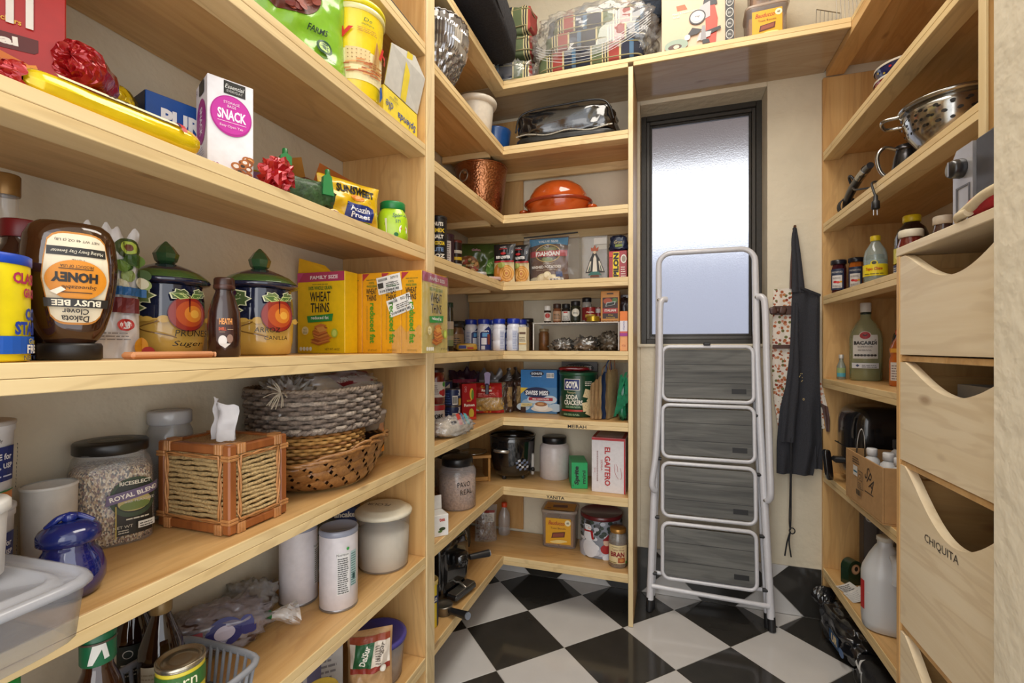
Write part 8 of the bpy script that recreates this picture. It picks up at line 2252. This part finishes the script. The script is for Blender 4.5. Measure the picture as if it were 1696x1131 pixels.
prism(m, pts, -.02, .02, col('16301F', .25, coat=.5)); ob('tin_body', m, t)
p = Print(front(-.02)); p.ell(0, .066, .019, .021, 'A87A5A', 14); p.ell(0, .066, .015, .017, 'C9A07A', 14); p.ell(.002, .068, .008, .010, '2A1E18', 10); p.done(t)
for k, (x, y, rz_, lb) in enumerate(((.700, 2.236, .35, 'striped leaflet under the white slip beside the green tin'), (.705, 2.175, .18, 'white printed slip lying on the shelf edge before the jug'))):
    t = T('leaflet', lb, 'paper', (x, y, R6), rz_, 'papers on the lowest right shelf')
    m = MB(); grid(m, lambda a, b: ((a - .5) * .06, (b - .5) * .07, .002 + .016 * a * a * (1 + k) + .002 * b), 6, 6, col('D2D0CC', .7)); ob('sheet', m, t)
    p = Print(lambda u, v, l: Vector((u, v, .002 + .016 * (u / .06 + .5) ** 2 * (1 + k) + .002 * (v / .07 + .5) + l)), True, .0005); p.lines(-.026, -.03, .024, .03, 6, '5A5A5C' if k == 0 else '9A9AA0', fill=.5 if k == 0 else .2); p.done(t)
t = carton('printed_package', 'dark glossy printed package standing behind the jug', 'package', (.885, 2.375, R6), (.19, .05, .30), 0, '3A3638')
p = Print(front(-.025)); p.rect(-.094, .1, -.05, .298, '5A5654'); p.ell(-.072, .27, .018, .020, 'B9B4AE'); p.ell(-.072, .27, .013, .015, '3A3638'); p.rect(-.04, .1, .09, .29, '6A625E'); p.lines(-.03, .12, .08, .28, 6, 'A9A29A'); p.done(t)
t = T('drinking_glass', 'drinking glass at the near end of the lowest right shelf', 'glass', (.725, 1.79, R6))
turned(t, 'glass_body', [(.026, 0), (.029, .002), (.033, .11), (.0335, .112), (.032, .111), (.027, .008), (.0001, .006)], film('D2D6D8', .6, .05, .8), 30)
turned(t, 'base', [(.0001, .001), (.0255, .001), (.0265, .005), (.0001, .0055)], film('D2D6D8', .4, .05, .8), 30)

# on the floor under the right-hand shelves
bagb = col('1B1B1E', .2, coat=.6, bump=.7, scale=35, vary=.5)
t = T('refuse_bag', 'shiny black plastic bag with blue and yellow lettering on the floor by the right shelves', 'bag', (.700, 2.228, 0), .1)
m = MB(); softbox(m, .15, .33, .15, bagb, 2.6, .024, 14, 5, nu=60, nv=34); ob('bag_body', m, t)
m = MB(); grid(m, lambda a, b: (-.02 + .05 * sin(2 * PI * a) * (.4 + .6 * b), .14 + .05 * b, .10 + .05 * cos(2 * PI * a) * (.4 + .6 * b) * .8 + .03 * b + .008 * nz(a * 12, b * 6)), 26, 8, bagb, smooth=False); ob('gathered_neck', m, t)
p = Print(lambda u, v, l: Vector((-.0755 - l, -.06 - u, .065 + v)), True, .0006); p.rect(-.05, -.02, .03, .03, '24486E'); p.text('UR', -.005, .006, .032, 'D9C49A', bold=.05); p.ell(.055, -.008, .022, .016, '4A6A9A'); p.done(t)
t = T('printed_bag', 'black rolled bag with white branching lines on the floor nearest the bins', 'bag', (.728, 1.89, 0), .10)
m = MB(); softbox(m, .14, .36, .12, col('1C1C1F', .45, bump=.3, vary=.2), 3, .016, 20, 9, nu=40, nv=24); ob('bag_body', m, t)
p = Print(lambda u, v, l: Vector((-.07 * max(.08, 1 - abs(2 * u / .36) ** 3 - abs(2 * v / .12) ** 3) ** (1 / 3) - l - .005, u, .06 + v)), True, .0008)
rnd = random.Random(2)
for L_ in ([(-.16, .02), (-.11, .035), (-.10, .0), (-.04, .01), (-.02, -.03), (.05, -.012), (.06, .03), (.12, .035)], [(-.10, .0), (-.12, -.035)], [(.05, -.012), (.10, -.035), (.16, -.02)], [(.06, .03), (.10, .05)], [(-.04, .01), (-.02, .045)]):
    for (x0, y0), (x1, y1) in zip(L_, L_[1:]):
        d = Vector((x1 - x0, y1 - y0)).normalized() * .0035
        p.poly([(x0 - d.y, y0 + d.x), (x0 + d.y, y0 - d.x), (x1 + d.y + d.x, y1 - d.x + d.y), (x1 - d.y + d.x, y1 + d.x + d.y)], 'C9CBCC')
p.done(t)
# lamp fitting on the ceiling
t = T('ceiling_light', 'flat white ceiling light fitting in the middle of the pantry', 'lamp', (-.02, 1.2, 3.285))
ob('housing', BX(-.40, -.78, .0, .40, .78, .0645, col('D8D6D0', .5), .006), t)
